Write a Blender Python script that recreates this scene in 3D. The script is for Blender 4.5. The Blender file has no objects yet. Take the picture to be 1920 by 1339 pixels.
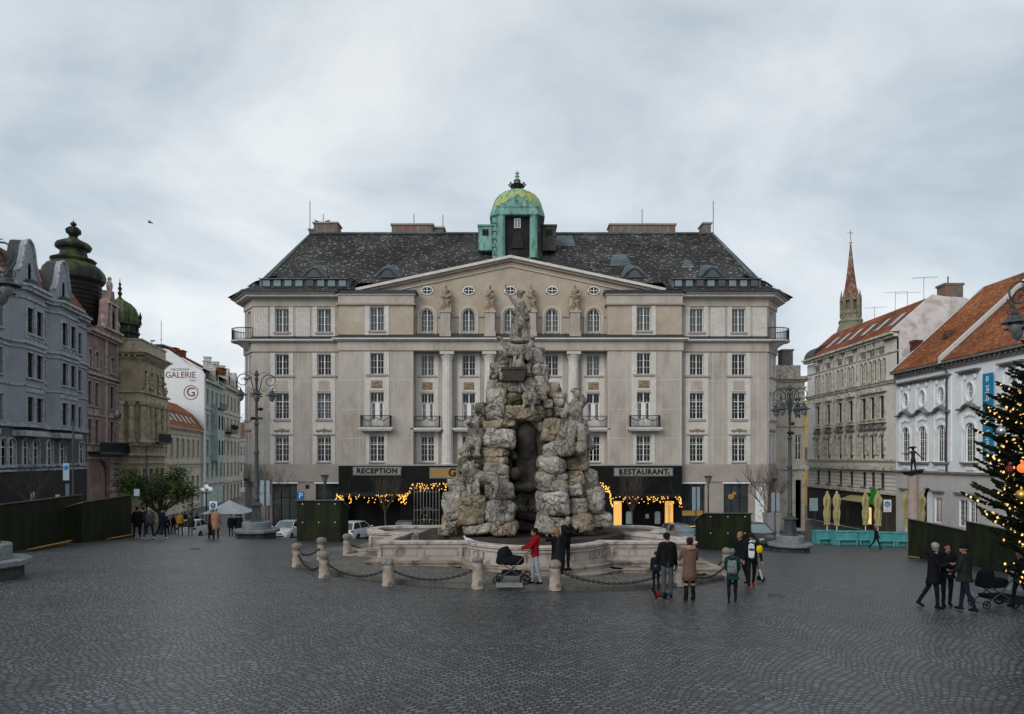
import bpy, bmesh, math, random
import numpy as np
from mathutils import Vector, Matrix, noise
R = math.radians; PI = math.pi
random.seed(7)
SC = bpy.context.scene
COL = SC.collection
F = 1280.0; HX = 960.0; HY = 858.0; CZ = 3.0     # focal length in photo pixels, principal row, eye height

def P(x, y, Y):
    """point at distance Y seen at photo pixel x, y"""
    return Vector(((x-HX)/F*Y, Y, CZ-(y-HY)/F*Y))
PROF = [(-60,2.0),(-20,2.4),(0,3.0),(10,3.42),(20,3.84),(30,4.3),(40,5.1),(50,6.2),(57,6.9),(62,7.15),(90,7.5),(200,8.2),(900,9.0)]
FADE = [(0,1.0),(42,1.0),(58,.35),(900,.2)]
def lerp_tab(t, x):
    if x <= t[0][0]: return t[0][1]
    for (a, va), (b, vb) in zip(t, t[1:]):
        if x <= b: return va+(vb-va)*(x-a)/(b-a)
    return t[-1][1]
def gz(X, Y):
    return CZ-(lerp_tab(PROF, Y)+.026*max(-30, min(30, X))*lerp_tab(FADE, Y))
ISL = (0.1, 28.5, 8.8)
def isl_h(X, Y):
    return .11 if math.hypot(X-ISL[0], Y-ISL[1]) < ISL[2] else 0.
def gzi(X, Y): return gz(X, Y)+isl_h(X, Y)
def hit(x, y):
    """where the view ray through photo pixel x, y meets the ground"""
    lo = 5.
    for i in range(900):
        Y = 5+i*.1; p = P(x, y, Y)
        if p.z <= gzi(p.x, p.y): return Vector((p.x, p.y, gzi(p.x, p.y)))
    p = P(x, y, 60); return Vector((p.x, p.y, gz(p.x, p.y)))
def on(x, Y):
    X = (x-HX)/F*Y
    return Vector((X, Y, gzi(X, Y)))

# ---------------------------------------------------------------- materials
def newmat(name):
    m = bpy.data.materials.new(name); m.use_nodes = True
    nt = m.node_tree; b = nt.nodes['Principled BSDF']
    return m, nt, b
def nd(nt, t, **kw):
    n = nt.nodes.new(t)
    for k, v in kw.items():
        if k.startswith('i_'): n.inputs[int(k[2:])].default_value = v
        else: setattr(n, k, v)
    return n
def ramp(nt, stops, interp='LINEAR'):
    r = nt.nodes.new('ShaderNodeValToRGB'); cr = r.color_ramp; cr.interpolation = interp
    cr.elements[0].position = stops[0][0]; cr.elements[0].color = (*stops[0][1], 1)
    cr.elements[1].position = stops[-1][0]; cr.elements[1].color = (*stops[-1][1], 1)
    for p, c in stops[1:-1]:
        e = cr.elements.new(p); e.color = (*c, 1)
    return r
def pm(name, c, c2=None, s=1.5, rough=.75, bump=.0, bs=20., metal=0., c3=None, s3=9., stretch=None, spec=.13, lo=.35, hi=.65):
    """plain procedural surface: two tones mixed by noise, a finer tone on top, bump"""
    m, nt, b = newmat(name); L = nt.links.new
    b.inputs['Roughness'].default_value = rough; b.inputs['Metallic'].default_value = metal
    b.inputs['Specular IOR Level'].default_value = spec
    tc = nd(nt, 'ShaderNodeTexCoord'); vec = tc.outputs['Object']
    if stretch:
        mp = nd(nt, 'ShaderNodeMapping'); mp.inputs['Scale'].default_value = stretch; L(vec, mp.inputs[0]); vec = mp.outputs[0]
    if c2 is None: c2 = tuple(v*.72 for v in c)
    n = nd(nt, 'ShaderNodeTexNoise'); n.inputs['Scale'].default_value = s; n.inputs['Detail'].default_value = 6; n.inputs['Roughness'].default_value = .65
    L(vec, n.inputs['Vector'])
    r = ramp(nt, [(lo, c2), (hi, c)]); L(n.outputs[0], r.inputs[0]); out = r.outputs[0]
    if c3:
        n3 = nd(nt, 'ShaderNodeTexNoise'); n3.inputs['Scale'].default_value = s3; n3.inputs['Detail'].default_value = 5; L(vec, n3.inputs['Vector'])
        r3 = ramp(nt, [(.48, (0, 0, 0)), (.66, (1, 1, 1))]); L(n3.outputs[0], r3.inputs[0])
        mx = nd(nt, 'ShaderNodeMix', data_type='RGBA'); L(r3.outputs[0], mx.inputs[0]); L(out, mx.inputs[6]); mx.inputs[7].default_value = (*c3, 1); out = mx.outputs[2]
    L(out, b.inputs['Base Color'])
    if bump:
        nb = nd(nt, 'ShaderNodeTexNoise'); nb.inputs['Scale'].default_value = bs; nb.inputs['Detail'].default_value = 6; L(tc.outputs['Object'], nb.inputs['Vector'])
        bp = nd(nt, 'ShaderNodeBump'); bp.inputs['Strength'].default_value = bump; bp.inputs['Distance'].default_value = .05
        L(nb.outputs[0], bp.inputs['Height']); L(bp.outputs[0], b.inputs['Normal'])
    return m
def emi(name, c, st, base=(.02,.02,.02)):
    m, nt, b = newmat(name)
    b.inputs['Base Color'].default_value = (*base, 1); b.inputs['Emission Color'].default_value = (*c, 1); b.inputs['Emission Strength'].default_value = st
    return m

M = {}
def mk(k, *a, **kw): M[k] = pm(k, *a, **kw)
mk('hotel_wall', (.48,.435,.39), (.345,.305,.265), s=.55, rough=.9, c3=(.42,.39,.36), s3=2.4, bump=.25, bs=14, stretch=(1,1,.42), lo=.38, hi=.60)
mk('hotel_warm', (.49,.42,.34), (.35,.285,.215), s=.5, rough=.9, c3=(.41,.36,.30), s3=1.8, bump=.25, bs=14)
mk('hotel_trim', (.66,.635,.605), (.53,.505,.475), s=.8, rough=.85, c3=(.52,.49,.45), s3=5)
mk('hotel_ground', (.40,.35,.315), (.30,.26,.235), s=.7, rough=.8, c3=(.34,.31,.29), s3=6)
mk('relief', (.38,.31,.21), (.18,.14,.09), s=9, rough=.8, bump=.9, bs=16)
mk('lead', (.05,.053,.057), (.028,.03,.033), s=1.2, rough=.55, spec=.25, bump=.15, bs=6)
mk('black_clad', (.011,.012,.012), (.006,.007,.007), s=.8, rough=.6, spec=.12)
mk('dark_metal', (.03,.032,.034), (.018,.019,.02), s=4, rough=.5, metal=.3)
mk('frame_white', (.80,.80,.78), (.70,.70,.68), s=3, rough=.55)
mk('frame_brown', (.075,.06,.05), (.05,.04,.035), s=3, rough=.6)
mk('curtain', (.42,.44,.46), (.26,.28,.30), s=3, rough=.9, stretch=(4,4,.4))
mk('curtain_dim', (.085,.08,.072), (.03,.029,.027), s=3, rough=.9, stretch=(4,4,.4))
mk('interior', (.010,.010,.011), (.005,.005,.006), s=.4, rough=.9, spec=.05)  # shade of the unlit rooms put into the colour of their faces
mk('copper', (.23,.44,.38), (.13,.28,.245), s=1.0, rough=.6, c3=(.10,.17,.14), s3=3, stretch=(1,1,.35))
mk('copper_yellow', (.50,.42,.06), (.24,.48,.30), s=.9, rough=.6, c3=(.09,.12,.07), s3=4)
mk('dark_copper', (.04,.043,.038), (.016,.018,.017), s=1.2, rough=.55, c3=(.07,.095,.035), s3=.9, stretch=(1,1,.5))
mk('green_copper', (.085,.115,.045), (.022,.026,.020), s=1.3, rough=.55, c3=(.13,.16,.06), s3=2.0, stretch=(2.2,2.2,.3))
mk('chimney', (.20,.175,.155), (.12,.105,.095), s=2, rough=.9, c3=(.22,.12,.09), s3=.9, bump=.4, bs=10)
mk('plaster_blue', (.36,.39,.42), (.27,.295,.32), s=.5, rough=.9, c3=(.28,.30,.32), s3=1.0, bump=.2, bs=9, stretch=(1,1,.5))
mk('plaster_grey', (.15,.15,.155), (.10,.10,.105), s=.6, rough=.9, bump=.3, bs=9)
mk('trim_blue', (.48,.52,.55), (.34,.37,.40), s=1.5, rough=.85, c3=(.20,.215,.24), s3=4)
mk('plaster_pink', (.36,.25,.225), (.23,.16,.145), s=.7, rough=.9, c3=(.21,.15,.135), s3=1.1, bump=.3, bs=9)
mk('trim_pink', (.54,.46,.43), (.40,.33,.31), s=1.3, rough=.9, c3=(.27,.22,.20), s3=3)
mk('plaster_yellow', (.48,.40,.28), (.36,.29,.20), s=.7, rough=.9, c3=(.27,.215,.15), s3=1.0, bump=.3, bs=9)
mk('trim_yellow', (.58,.50,.37), (.44,.37,.27), s=1.1, rough=.9, c3=(.32,.26,.18), s3=2.6)
mk('plaster_white', (.76,.79,.82), (.68,.70,.73), s=.35, rough=.9, c3=(.70,.72,.74), s3=1.5)
mk('gable_white', (.70,.68,.68), (.58,.56,.56), s=.5, rough=.9, c3=(.44,.40,.38), s3=1.1)
mk('plaster_mint', (.44,.53,.48), (.36,.43,.39), s=.6, rough=.9, c3=(.28,.32,.29), s3=1.0)
mk('plaster_cream', (.62,.57,.46), (.50,.45,.36), s=.6, rough=.9, c3=(.38,.33,.26), s3=1.2)
mk('plaster_ivory', (.74,.735,.70), (.60,.585,.54), s=.5, rough=.9, c3=(.58,.55,.49), s3=1.0, bump=.2, bs=8)
mk('trim_ivory', (.66,.64,.58), (.42,.39,.33), s=1.4, rough=.9, c3=(.26,.22,.18), s3=3.2)
mk('museum_wall', (.77,.82,.86), (.70,.75,.79), s=.3, rough=.9, c3=(.67,.71,.76), s3=1.2)
mk('museum_ground', (.50,.49,.49), (.40,.39,.39), s=.5, rough=.9)
mk('museum_trim', (.82,.84,.87), (.68,.70,.73), s=1.2, rough=.85)
mk('museum_stone', (.22,.21,.20), (.13,.125,.12), s=2, rough=.9)
mk('yellow_wall', (.62,.40,.05), (.50,.30,.035), s=.6, rough=.9)
mk('shop_dark', (.02,.018,.017), (.009,.009,.009), s=.7, rough=.6, spec=.15)
mk('shop_brown', (.075,.06,.05), (.04,.033,.028), s=.7, rough=.8)
mk('far_grey', (.30,.31,.32), (.22,.225,.235), s=.5, rough=.9)
mk('spire_stone', (.27,.24,.17), (.15,.14,.10), s=.8, rough=.9, c3=(.17,.18,.12), s3=1.1)
mk('gold', (.75,.50,.12), (.6,.38,.08), s=4, rough=.3, metal=.9)
mk('rock_px', (.44,.41,.37), (.20,.175,.15), s=1.6, rough=.9, c3=(.07,.06,.052), s3=1.5, bump=1.0, bs=12)
mk('rock_ox', (.32,.25,.15), (.16,.125,.08), s=1.1, rough=.9, c3=(.32,.30,.27), s3=1.6, bump=1.0, bs=8)
mk('rock_mx', (.10,.115,.04), (.20,.18,.145), s=1.6, rough=.95, c3=(.075,.065,.05), s3=2.2, bump=1.0, bs=12)
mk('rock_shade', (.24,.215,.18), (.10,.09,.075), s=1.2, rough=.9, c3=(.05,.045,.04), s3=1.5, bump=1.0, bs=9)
mk('rock_dark', (.075,.066,.058), (.035,.03,.027), s=1.0, rough=.9, bump=.8, bs=7)  # inside the cave this darker tone stands in for shade
mk('statue_grey', (.27,.245,.21), (.11,.095,.08), s=2.6, rough=.9, c3=(.34,.31,.27), s3=3, bump=.5, bs=20)
mk('statue_stone', (.36,.27,.18), (.10,.07,.045), s=2.6, rough=.9, c3=(.42,.36,.29), s3=4, bump=.5, bs=20)
mk('basin_stone', (.47,.415,.385), (.32,.28,.26), s=1.1, rough=.8, c3=(.22,.18,.16), s3=2.2, bump=.25, bs=22)
mk('coping_stone', (.56,.51,.475), (.42,.375,.345), s=1.5, rough=.75, c3=(.27,.22,.195), s3=3)
mk('step_stone', (.40,.345,.30), (.20,.17,.145), s=1.3, rough=.85, c3=(.10,.08,.065), s3=2)
mk('kerb_stone', (.12,.11,.10), (.06,.055,.05), s=2, rough=.8)
mk('bollard_stone', (.46,.395,.345), (.28,.235,.20), s=3, rough=.85, c3=(.13,.11,.09), s3=4, bump=.3, bs=30)
mk('bollard_head', (.26,.235,.215), (.13,.115,.105), s=7, rough=.9, bump=.5, bs=26)
mk('granite', (.25,.275,.285), (.17,.19,.20), s=3, rough=.6, c3=(.13,.14,.15), s3=14, bump=.15, bs=40)
mk('granite_dark', (.07,.075,.075), (.04,.042,.042), s=3, rough=.7)
mk('lamp_paint', (.075,.09,.095), (.04,.05,.053), s=5, rough=.5, metal=.2)
mk('green_wood', (.018,.024,.013), (.009,.012,.008), s=1.5, rough=.6, c3=(.022,.028,.010), s3=.8, stretch=(2,2,.5), bump=.2, bs=20)
mk('kiosk_lid', (.18,.18,.16), (.10,.10,.09), s=3, rough=.6)
mk('raw_wood', (.36,.22,.08), (.22,.13,.05), s=3, rough=.8)
mk('sign_grey', (.30,.37,.42), (.23,.29,.33), s=3, rough=.45, metal=.2)
mk('sign_blue', (.015,.16,.42), (.01,.13,.36), s=3, rough=.4)
mk('white_paint', (.75,.77,.78), (.66,.68,.69), s=3, rough=.4)
mk('blue_banner', (.012,.22,.42), (.01,.18,.36), s=2, rough=.7)
mk('turquoise', (.12,.42,.43), (.06,.27,.29), s=2, rough=.6, c3=(.09,.34,.35), s3=5)
mk('parasol', (.44,.38,.20), (.30,.25,.12), s=2.5, rough=.9, bump=.3, bs=12)
mk('bronze', (.03,.033,.03), (.018,.02,.018), s=4, rough=.5, metal=.4)
mk('column_stone', (.38,.30,.28), (.28,.22,.20), s=2, rough=.85)
mk('bark', (.055,.045,.038), (.03,.025,.02), s=8, rough=.95)
mk('bark_light', (.11,.095,.085), (.06,.05,.045), s=8, rough=.95)
mk('needles', (.038,.050,.026), (.014,.02,.012), s=2.2, rough=.8)
mk('leaves', (.060,.095,.024), (.026,.045,.012), s=1.4, rough=.7)
mk('rubber', (.014,.014,.015), s=6, rough=.9, spec=.15)
mk('plate_white', (.6,.62,.62), s=8, rough=.5)
mk('car_white', (.62,.65,.68), (.58,.61,.64), s=1, rough=.25, spec=.6)
mk('car_black', (.02,.022,.025), (.016,.018,.02), s=1, rough=.2, spec=.6)
mk('car_silver', (.16,.20,.22), (.13,.165,.18), s=1, rough=.25, spec=.6)
mk('car_glass', (.035,.045,.05), (.02,.027,.03), s=1, rough=.08, spec=.9)
mk('windscreen', (.17,.24,.26), (.12,.17,.19), s=1.2, rough=.1, spec=.9)
mk('red_lamp', (.28,.015,.02), s=3, rough=.3)
mk('head_lamp', (.6,.63,.65), (.4,.43,.45), s=9, rough=.15)
mk('chrome', (.5,.52,.53), s=3, rough=.25, metal=.8)
mk('mosaic_red', (.045,.016,.012), (.025,.01,.008), s=14, rough=.6)
mk('mosaic_pale', (.40,.37,.30), (.22,.21,.18), s=16, rough=.6, c3=(.16,.22,.24), s3=20)
mk('mosaic_gold', (.46,.26,.06), (.30,.16,.04), s=16, rough=.6, c3=(.13,.19,.22), s3=14)
mk('mosaic_blue', (.14,.22,.25), (.09,.14,.16), s=14, rough=.6)
mk('tent', (.62,.66,.68), (.52,.55,.57), s=2, rough=.7)
mk('wine_letter', (.16,.03,.03), s=3, rough=.8)
mk('grey_letter', (.30,.32,.35), s=3, rough=.8)
mk('manhole', (.085,.09,.095), (.05,.053,.056), s=6, rough=.7)
# clothes
CL = dict(black=(.010,.011,.013), charcoal=(.022,.024,.027), grey=(.07,.08,.09), navy=(.012,.018,.032), brown=(.15,.085,.07), camel=(.36,.20,.14), red=(.25,.008,.015),
          pale_jeans=(.30,.34,.38), skin=(.30,.175,.13), dark_hair=(.018,.012,.01), wine=(.035,.010,.014), fur=(.34,.21,.13), lightgrey=(.26,.28,.30), white=(.62,.66,.70),
          mustard=(.32,.15,.02), teal=(.015,.045,.05), yellow=(.70,.50,.01), shoe_red=(.34,.01,.02), olive=(.04,.045,.03), palegrey=(.16,.18,.19), blond=(.36,.25,.15), silver_hair=(.4,.4,.4),
          orange=(.6,.12,.02), tan=(.25,.13,.06), jeans=(.02,.03,.05), green=(.012,.06,.05))
for k, c in CL.items(): mk('c_'+k, c, tuple(v*.7 for v in c), s=9, rough=.95, spec=.08 if k != 'skin' else .3, bump=.5 if k not in ('skin',) else 0, bs=14)
M['bulb'] = emi('bulb', (1.0,.50,.09), 1.9)
M['bulb_soft'] = emi('bulb_soft', (1.0,.60,.20), 1.8)
M['glow_panel'] = emi('glow_panel', (1.0,.52,.13), .72, (.4,.25,.08))
M['glow_warm'] = emi('glow_warm', (1.0,.48,.08), .8)
M['glow_yellow'] = emi('glow_yellow', (1.0,.72,.25), .9)
M['glow_dim'] = emi('glow_dim', (1.0,.60,.10), .20)
M['car_beam'] = emi('car_beam', (1.0,.8,.45), 6)
M['globe'] = emi('globe', (.9,.92,1.0), .35, (.7,.72,.75))
M['red_ball'] = emi('red_ball', (1.0,.18,.02), .9, (.6,.1,.02))

def glass_mat():
    m, nt, b = newmat('window_glass'); L = nt.links.new
    nt.nodes.remove(b); out = nt.nodes['Material Output']
    tr = nd(nt, 'ShaderNodeBsdfTransparent'); tr.inputs[0].default_value = (.62,.66,.66,1)
    gl = nd(nt, 'ShaderNodeBsdfGlossy'); gl.inputs['Roughness'].default_value = .06; gl.inputs[0].default_value = (.9,.95,1,1)
    fr = nd(nt, 'ShaderNodeFresnel'); fr.inputs[0].default_value = 1.42
    mx = nd(nt, 'ShaderNodeMixShader'); L(fr.outputs[0], mx.inputs[0]); L(tr.outputs[0], mx.inputs[1]); L(gl.outputs[0], mx.inputs[2]); L(mx.outputs[0], out.inputs[0])
    return m
M['glass'] = glass_mat()

def tiles_mat(name, base, dark, fleck, fl_amt, sx=.35, sz=.22, patch=None, pscale=.3, rough=.85):
    """rows of small roof tiles: cell to cell colour changes and a few pale flecks"""
    m, nt, b = newmat(name); L = nt.links.new
    tc = nd(nt, 'ShaderNodeTexCoord'); mp = nd(nt, 'ShaderNodeMapping'); mp.inputs['Scale'].default_value = (1/sx, 1/sx, 1/sz); L(tc.outputs['Object'], mp.inputs[0])
    v = nd(nt, 'ShaderNodeTexVoronoi'); v.inputs['Scale'].default_value = 1; L(mp.outputs[0], v.inputs['Vector'])
    sep = nd(nt, 'ShaderNodeSeparateColor'); L(v.outputs['Color'], sep.inputs[0])
    r = ramp(nt, [(0, dark), (1, base)]); L(sep.outputs[0], r.inputs[0])
    r2 = ramp(nt, [(1-fl_amt, (0,0,0)), (1-fl_amt*.4, (1,1,1))]); L(sep.outputs[1], r2.inputs[0])
    mx = nd(nt, 'ShaderNodeMix', data_type='RGBA'); L(r2.outputs[0], mx.inputs[0]); L(r.outputs[0], mx.inputs[6]); mx.inputs[7].default_value = (*fleck, 1)
    n = nd(nt, 'ShaderNodeTexNoise'); n.inputs['Scale'].default_value = pscale; n.inputs['Detail'].default_value = 4; L(tc.outputs['Object'], n.inputs['Vector'])
    r3 = ramp(nt, [(.35, (.55,.55,.55)), (.65, (1.1,1.1,1.1))]); L(n.outputs[0], r3.inputs[0])
    m2 = nd(nt, 'ShaderNodeMix', data_type='RGBA', blend_type='MULTIPLY'); m2.inputs[0].default_value = 1; L(mx.outputs[2], m2.inputs[6]); L(r3.outputs[0], m2.inputs[7])
    L(m2.outputs[2], b.inputs['Base Color']); b.inputs['Roughness'].default_value = rough; b.inputs['Specular IOR Level'].default_value = .12
    bp = nd(nt, 'ShaderNodeBump'); bp.inputs['Strength'].default_value = .5; bp.inputs['Distance'].default_value = .03; L(v.outputs['Distance'], bp.inputs['Height']); L(bp.outputs[0], b.inputs['Normal'])
    return m
M['slate'] = tiles_mat('slate', (.07,.067,.065), (.026,.026,.027), (.26,.25,.24), .10, sx=.19, sz=.085)
M['slate_patch'] = tiles_mat('slate_patch', (.15,.19,.21), (.11,.14,.155), (.2,.24,.26), .1)
M['tile_red'] = tiles_mat('tile_red', (.28,.085,.035), (.15,.045,.022), (.33,.13,.06), .2, sx=.24, sz=.20)
M['tile_orange'] = tiles_mat('tile_orange', (.30,.10,.038), (.165,.055,.025), (.36,.16,.075), .25, sx=.24, sz=.18, pscale=.22)
M['tile_brown'] = tiles_mat('tile_brown', (.15,.07,.045), (.08,.035,.025), (.2,.1,.06), .2, sx=.24, sz=.2)
M['spire_tile'] = tiles_mat('spire_tile', (.27,.115,.085), (.15,.06,.05), (.33,.24,.20), .3, sx=.5, sz=.5, pscale=.15)

def cobble(name, w, h, stone, stone2, joint, period=1.87, amp=.55, off=.17, bump=.8, rough=.5, spec=.45, ms=.014, coat=0):
    m, nt, b = newmat(name); L = nt.links.new
    tc = nd(nt, 'ShaderNodeTexCoord'); sp = nd(nt, 'ShaderNodeSeparateXYZ'); L(tc.outputs['Object'], sp.inputs[0])
    nz = nd(nt, 'ShaderNodeTexNoise'); nz.inputs['Scale'].default_value = 1.1; nz.inputs['Detail'].default_value = 2; L(tc.outputs['Object'], nz.inputs['Vector'])
    def mth(op, a, bb=None):
        n = nd(nt, 'ShaderNodeMath', operation=op)
        for i, s in enumerate((a, bb)):
            if s is None: continue
            if isinstance(s, (int, float)): n.inputs[i].default_value = s
            else: L(s, n.inputs[i])
        return n.outputs[0]
    wob = mth('MULTIPLY', mth('SUBTRACT', nz.outputs[0], .5), .5)
    x = mth('ADD', sp.outputs[0], wob); y = mth('ADD', sp.outputs[1], mth('MULTIPLY', wob, .9))
    u = mth('DIVIDE', mth('SUBTRACT', x, off), period)
    t = mth('SUBTRACT', mth('MULTIPLY', mth('FRACT', u, None), 2.), 1.)
    arc = mth('MULTIPLY', mth('SUBTRACT', 1., mth('MULTIPLY', t, t)), amp)
    v = mth('SUBTRACT', y, arc) if amp else y
    nzb = nd(nt, 'ShaderNodeTexNoise'); nzb.inputs['Scale'].default_value = .22; nzb.inputs['Detail'].default_value = 2; L(tc.outputs['Object'], nzb.inputs['Vector'])
    v = mth('ADD', v, mth('MULTIPLY', nzb.outputs[0], .9))
    cb = nd(nt, 'ShaderNodeCombineXYZ'); L(x, cb.inputs[0]); L(v, cb.inputs[1])
    br = nd(nt, 'ShaderNodeTexBrick'); br.offset = .5; L(cb.outputs[0], br.inputs['Vector'])
    br.inputs['Scale'].default_value = 1; br.inputs['Brick Width'].default_value = w; br.inputs['Row Height'].default_value = h
    br.inputs['Mortar Size'].default_value = ms; br.inputs['Mortar Smooth'].default_value = .55; br.inputs['Bias'].default_value = 0
    br.inputs['Color1'].default_value = (*stone, 1); br.inputs['Color2'].default_value = (*stone2, 1); br.inputs['Mortar'].default_value = (*joint, 1)
    n2 = nd(nt, 'ShaderNodeTexNoise'); n2.inputs['Scale'].default_value = .35; n2.inputs['Detail'].default_value = 7; n2.inputs['Roughness'].default_value = .7; L(tc.outputs['Object'], n2.inputs['Vector'])
    r = ramp(nt, [(.3, (.62,.60,.60)), (.7, (1.2,1.2,1.2))]); L(n2.outputs[0], r.inputs[0])
    n4 = nd(nt, 'ShaderNodeTexNoise'); n4.inputs['Scale'].default_value = 7; n4.inputs['Detail'].default_value = 3; L(tc.outputs['Object'], n4.inputs['Vector'])
    r4 = ramp(nt, [(.3, (.6,.58,.57)), (.7, (1.35,1.35,1.35))]); L(n4.outputs[0], r4.inputs[0])
    m1 = nd(nt, 'ShaderNodeMix', data_type='RGBA', blend_type='MULTIPLY'); m1.inputs[0].default_value = 1; L(br.outputs[0], m1.inputs[6]); L(r.outputs[0], m1.inputs[7])
    m2 = nd(nt, 'ShaderNodeMix', data_type='RGBA', blend_type='MULTIPLY'); m2.inputs[0].default_value = 1; L(m1.outputs[2], m2.inputs[6]); L(r4.outputs[0], m2.inputs[7])
    L(m2.outputs[2], b.inputs['Base Color'])
    rr = nd(nt, 'ShaderNodeMapRange'); L(n4.outputs[0], rr.inputs[0]); rr.inputs[3].default_value = rough-.1; rr.inputs[4].default_value = rough+.18; L(rr.outputs[0], b.inputs['Roughness'])
    b.inputs['Specular IOR Level'].default_value = spec
    b.inputs['Coat Weight'].default_value = coat; b.inputs['Coat Roughness'].default_value = .34
    # joints are low, stone tops uneven
    inv = mth('SUBTRACT', 1., br.outputs['Fac']); hgt = mth('ADD', inv, mth('MULTIPLY', n4.outputs[0], .9))
    bp = nd(nt, 'ShaderNodeBump'); bp.inputs['Strength'].default_value = bump; bp.inputs['Distance'].default_value = .03; L(hgt, bp.inputs['Height']); L(bp.outputs[0], b.inputs['Normal'])
    return m
M['cobbles'] = cobble('cobbles', .132, .10, (.132,.148,.164), (.046,.053,.060), (.002,.002,.002), bump=.8, rough=.42, spec=.35, coat=.34, amp=.33, ms=.019)
M['island_paving'] = cobble('island_paving', .075, .065, (.24,.225,.195), (.10,.093,.08), (.014,.013,.011), amp=0, bump=.7, rough=.65, ms=.008)

def rock_mat(name, c, c2, dirt, moss=.0, sc=1.0):
    m, nt, b = newmat(name); L = nt.links.new; b.inputs['Roughness'].default_value = .92; b.inputs['Specular IOR Level'].default_value = .25
    tc = nd(nt, 'ShaderNodeTexCoord'); oi = nd(nt, 'ShaderNodeObjectInfo'); ad = nd(nt, 'ShaderNodeVectorMath', operation='ADD'); L(tc.outputs['Object'], ad.inputs[0]); L(oi.outputs['Location'], ad.inputs[1]); V = ad.outputs[0]
    def nz(s, d=6, r=.65): n = nd(nt, 'ShaderNodeTexNoise'); n.inputs['Scale'].default_value = s*sc; n.inputs['Detail'].default_value = d; n.inputs['Roughness'].default_value = r; L(V, n.inputs['Vector']); return n.outputs[0]
    def mixc(f, a, bb, bt='MIX'):
        x = nd(nt, 'ShaderNodeMix', data_type='RGBA', blend_type=bt)
        for i, s in ((0,f),(6,a),(7,bb)):
            if isinstance(s, (int,float)): x.inputs[i].default_value = s
            elif isinstance(s, tuple): x.inputs[i].default_value = (*s,1)
            else: L(s, x.inputs[i])
        return x.outputs[2]
    r1 = ramp(nt, [(.38, c2), (.60, c)]); L(nz(2.2), r1.inputs[0]); col = r1.outputs[0]
    r2 = ramp(nt, [(.50, (0,0,0)), (.64, (1,1,1))]); L(nz(1.1, 7, .7), r2.inputs[0]); col = mixc(r2.outputs[0], col, dirt)
    r3 = ramp(nt, [(.32, (.35,.35,.35)), (.55, (1.12,1.12,1.12))]); L(nz(13, 4, .7), r3.inputs[0]); col = mixc(.85, col, r3.outputs[0], 'MULTIPLY')
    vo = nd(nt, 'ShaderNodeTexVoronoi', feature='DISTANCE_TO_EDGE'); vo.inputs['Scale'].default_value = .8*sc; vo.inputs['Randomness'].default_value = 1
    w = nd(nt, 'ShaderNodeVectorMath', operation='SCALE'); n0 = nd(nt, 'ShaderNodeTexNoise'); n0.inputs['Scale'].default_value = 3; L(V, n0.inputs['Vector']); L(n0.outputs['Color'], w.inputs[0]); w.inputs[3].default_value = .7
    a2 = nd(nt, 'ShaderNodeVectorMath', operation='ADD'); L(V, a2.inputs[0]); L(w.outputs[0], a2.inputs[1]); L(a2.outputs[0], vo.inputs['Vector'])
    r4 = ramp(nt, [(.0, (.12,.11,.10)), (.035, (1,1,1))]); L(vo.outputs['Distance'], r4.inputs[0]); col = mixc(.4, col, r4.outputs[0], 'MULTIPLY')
    if moss:
        r5 = ramp(nt, [(.5-moss*.2, (0,0,0)), (.66-moss*.2, (1,1,1))]); L(nz(1.7, 5), r5.inputs[0]); col = mixc(r5.outputs[0], col, (.085,.095,.03))
    L(col, b.inputs['Base Color'])
    h = nd(nt, 'ShaderNodeMath', operation='MULTIPLY_ADD'); L(nz(5, 8, .75), h.inputs[0]); h.inputs[1].default_value = 1.3; L(r4.outputs[0], h.inputs[2])
    bp = nd(nt, 'ShaderNodeBump'); bp.inputs['Strength'].default_value = 1; bp.inputs['Distance'].default_value = .10; L(h.outputs[0], bp.inputs['Height']); L(bp.outputs[0], b.inputs['Normal']); return m
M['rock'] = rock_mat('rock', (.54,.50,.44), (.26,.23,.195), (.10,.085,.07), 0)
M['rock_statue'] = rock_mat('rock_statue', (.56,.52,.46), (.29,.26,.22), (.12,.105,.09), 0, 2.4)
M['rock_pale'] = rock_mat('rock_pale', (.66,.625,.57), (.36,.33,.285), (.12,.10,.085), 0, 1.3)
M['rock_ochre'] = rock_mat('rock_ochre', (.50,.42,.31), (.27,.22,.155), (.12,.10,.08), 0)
M['rock_moss'] = rock_mat('rock_moss', (.42,.385,.33), (.20,.175,.14), (.08,.07,.055), .35)
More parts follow.
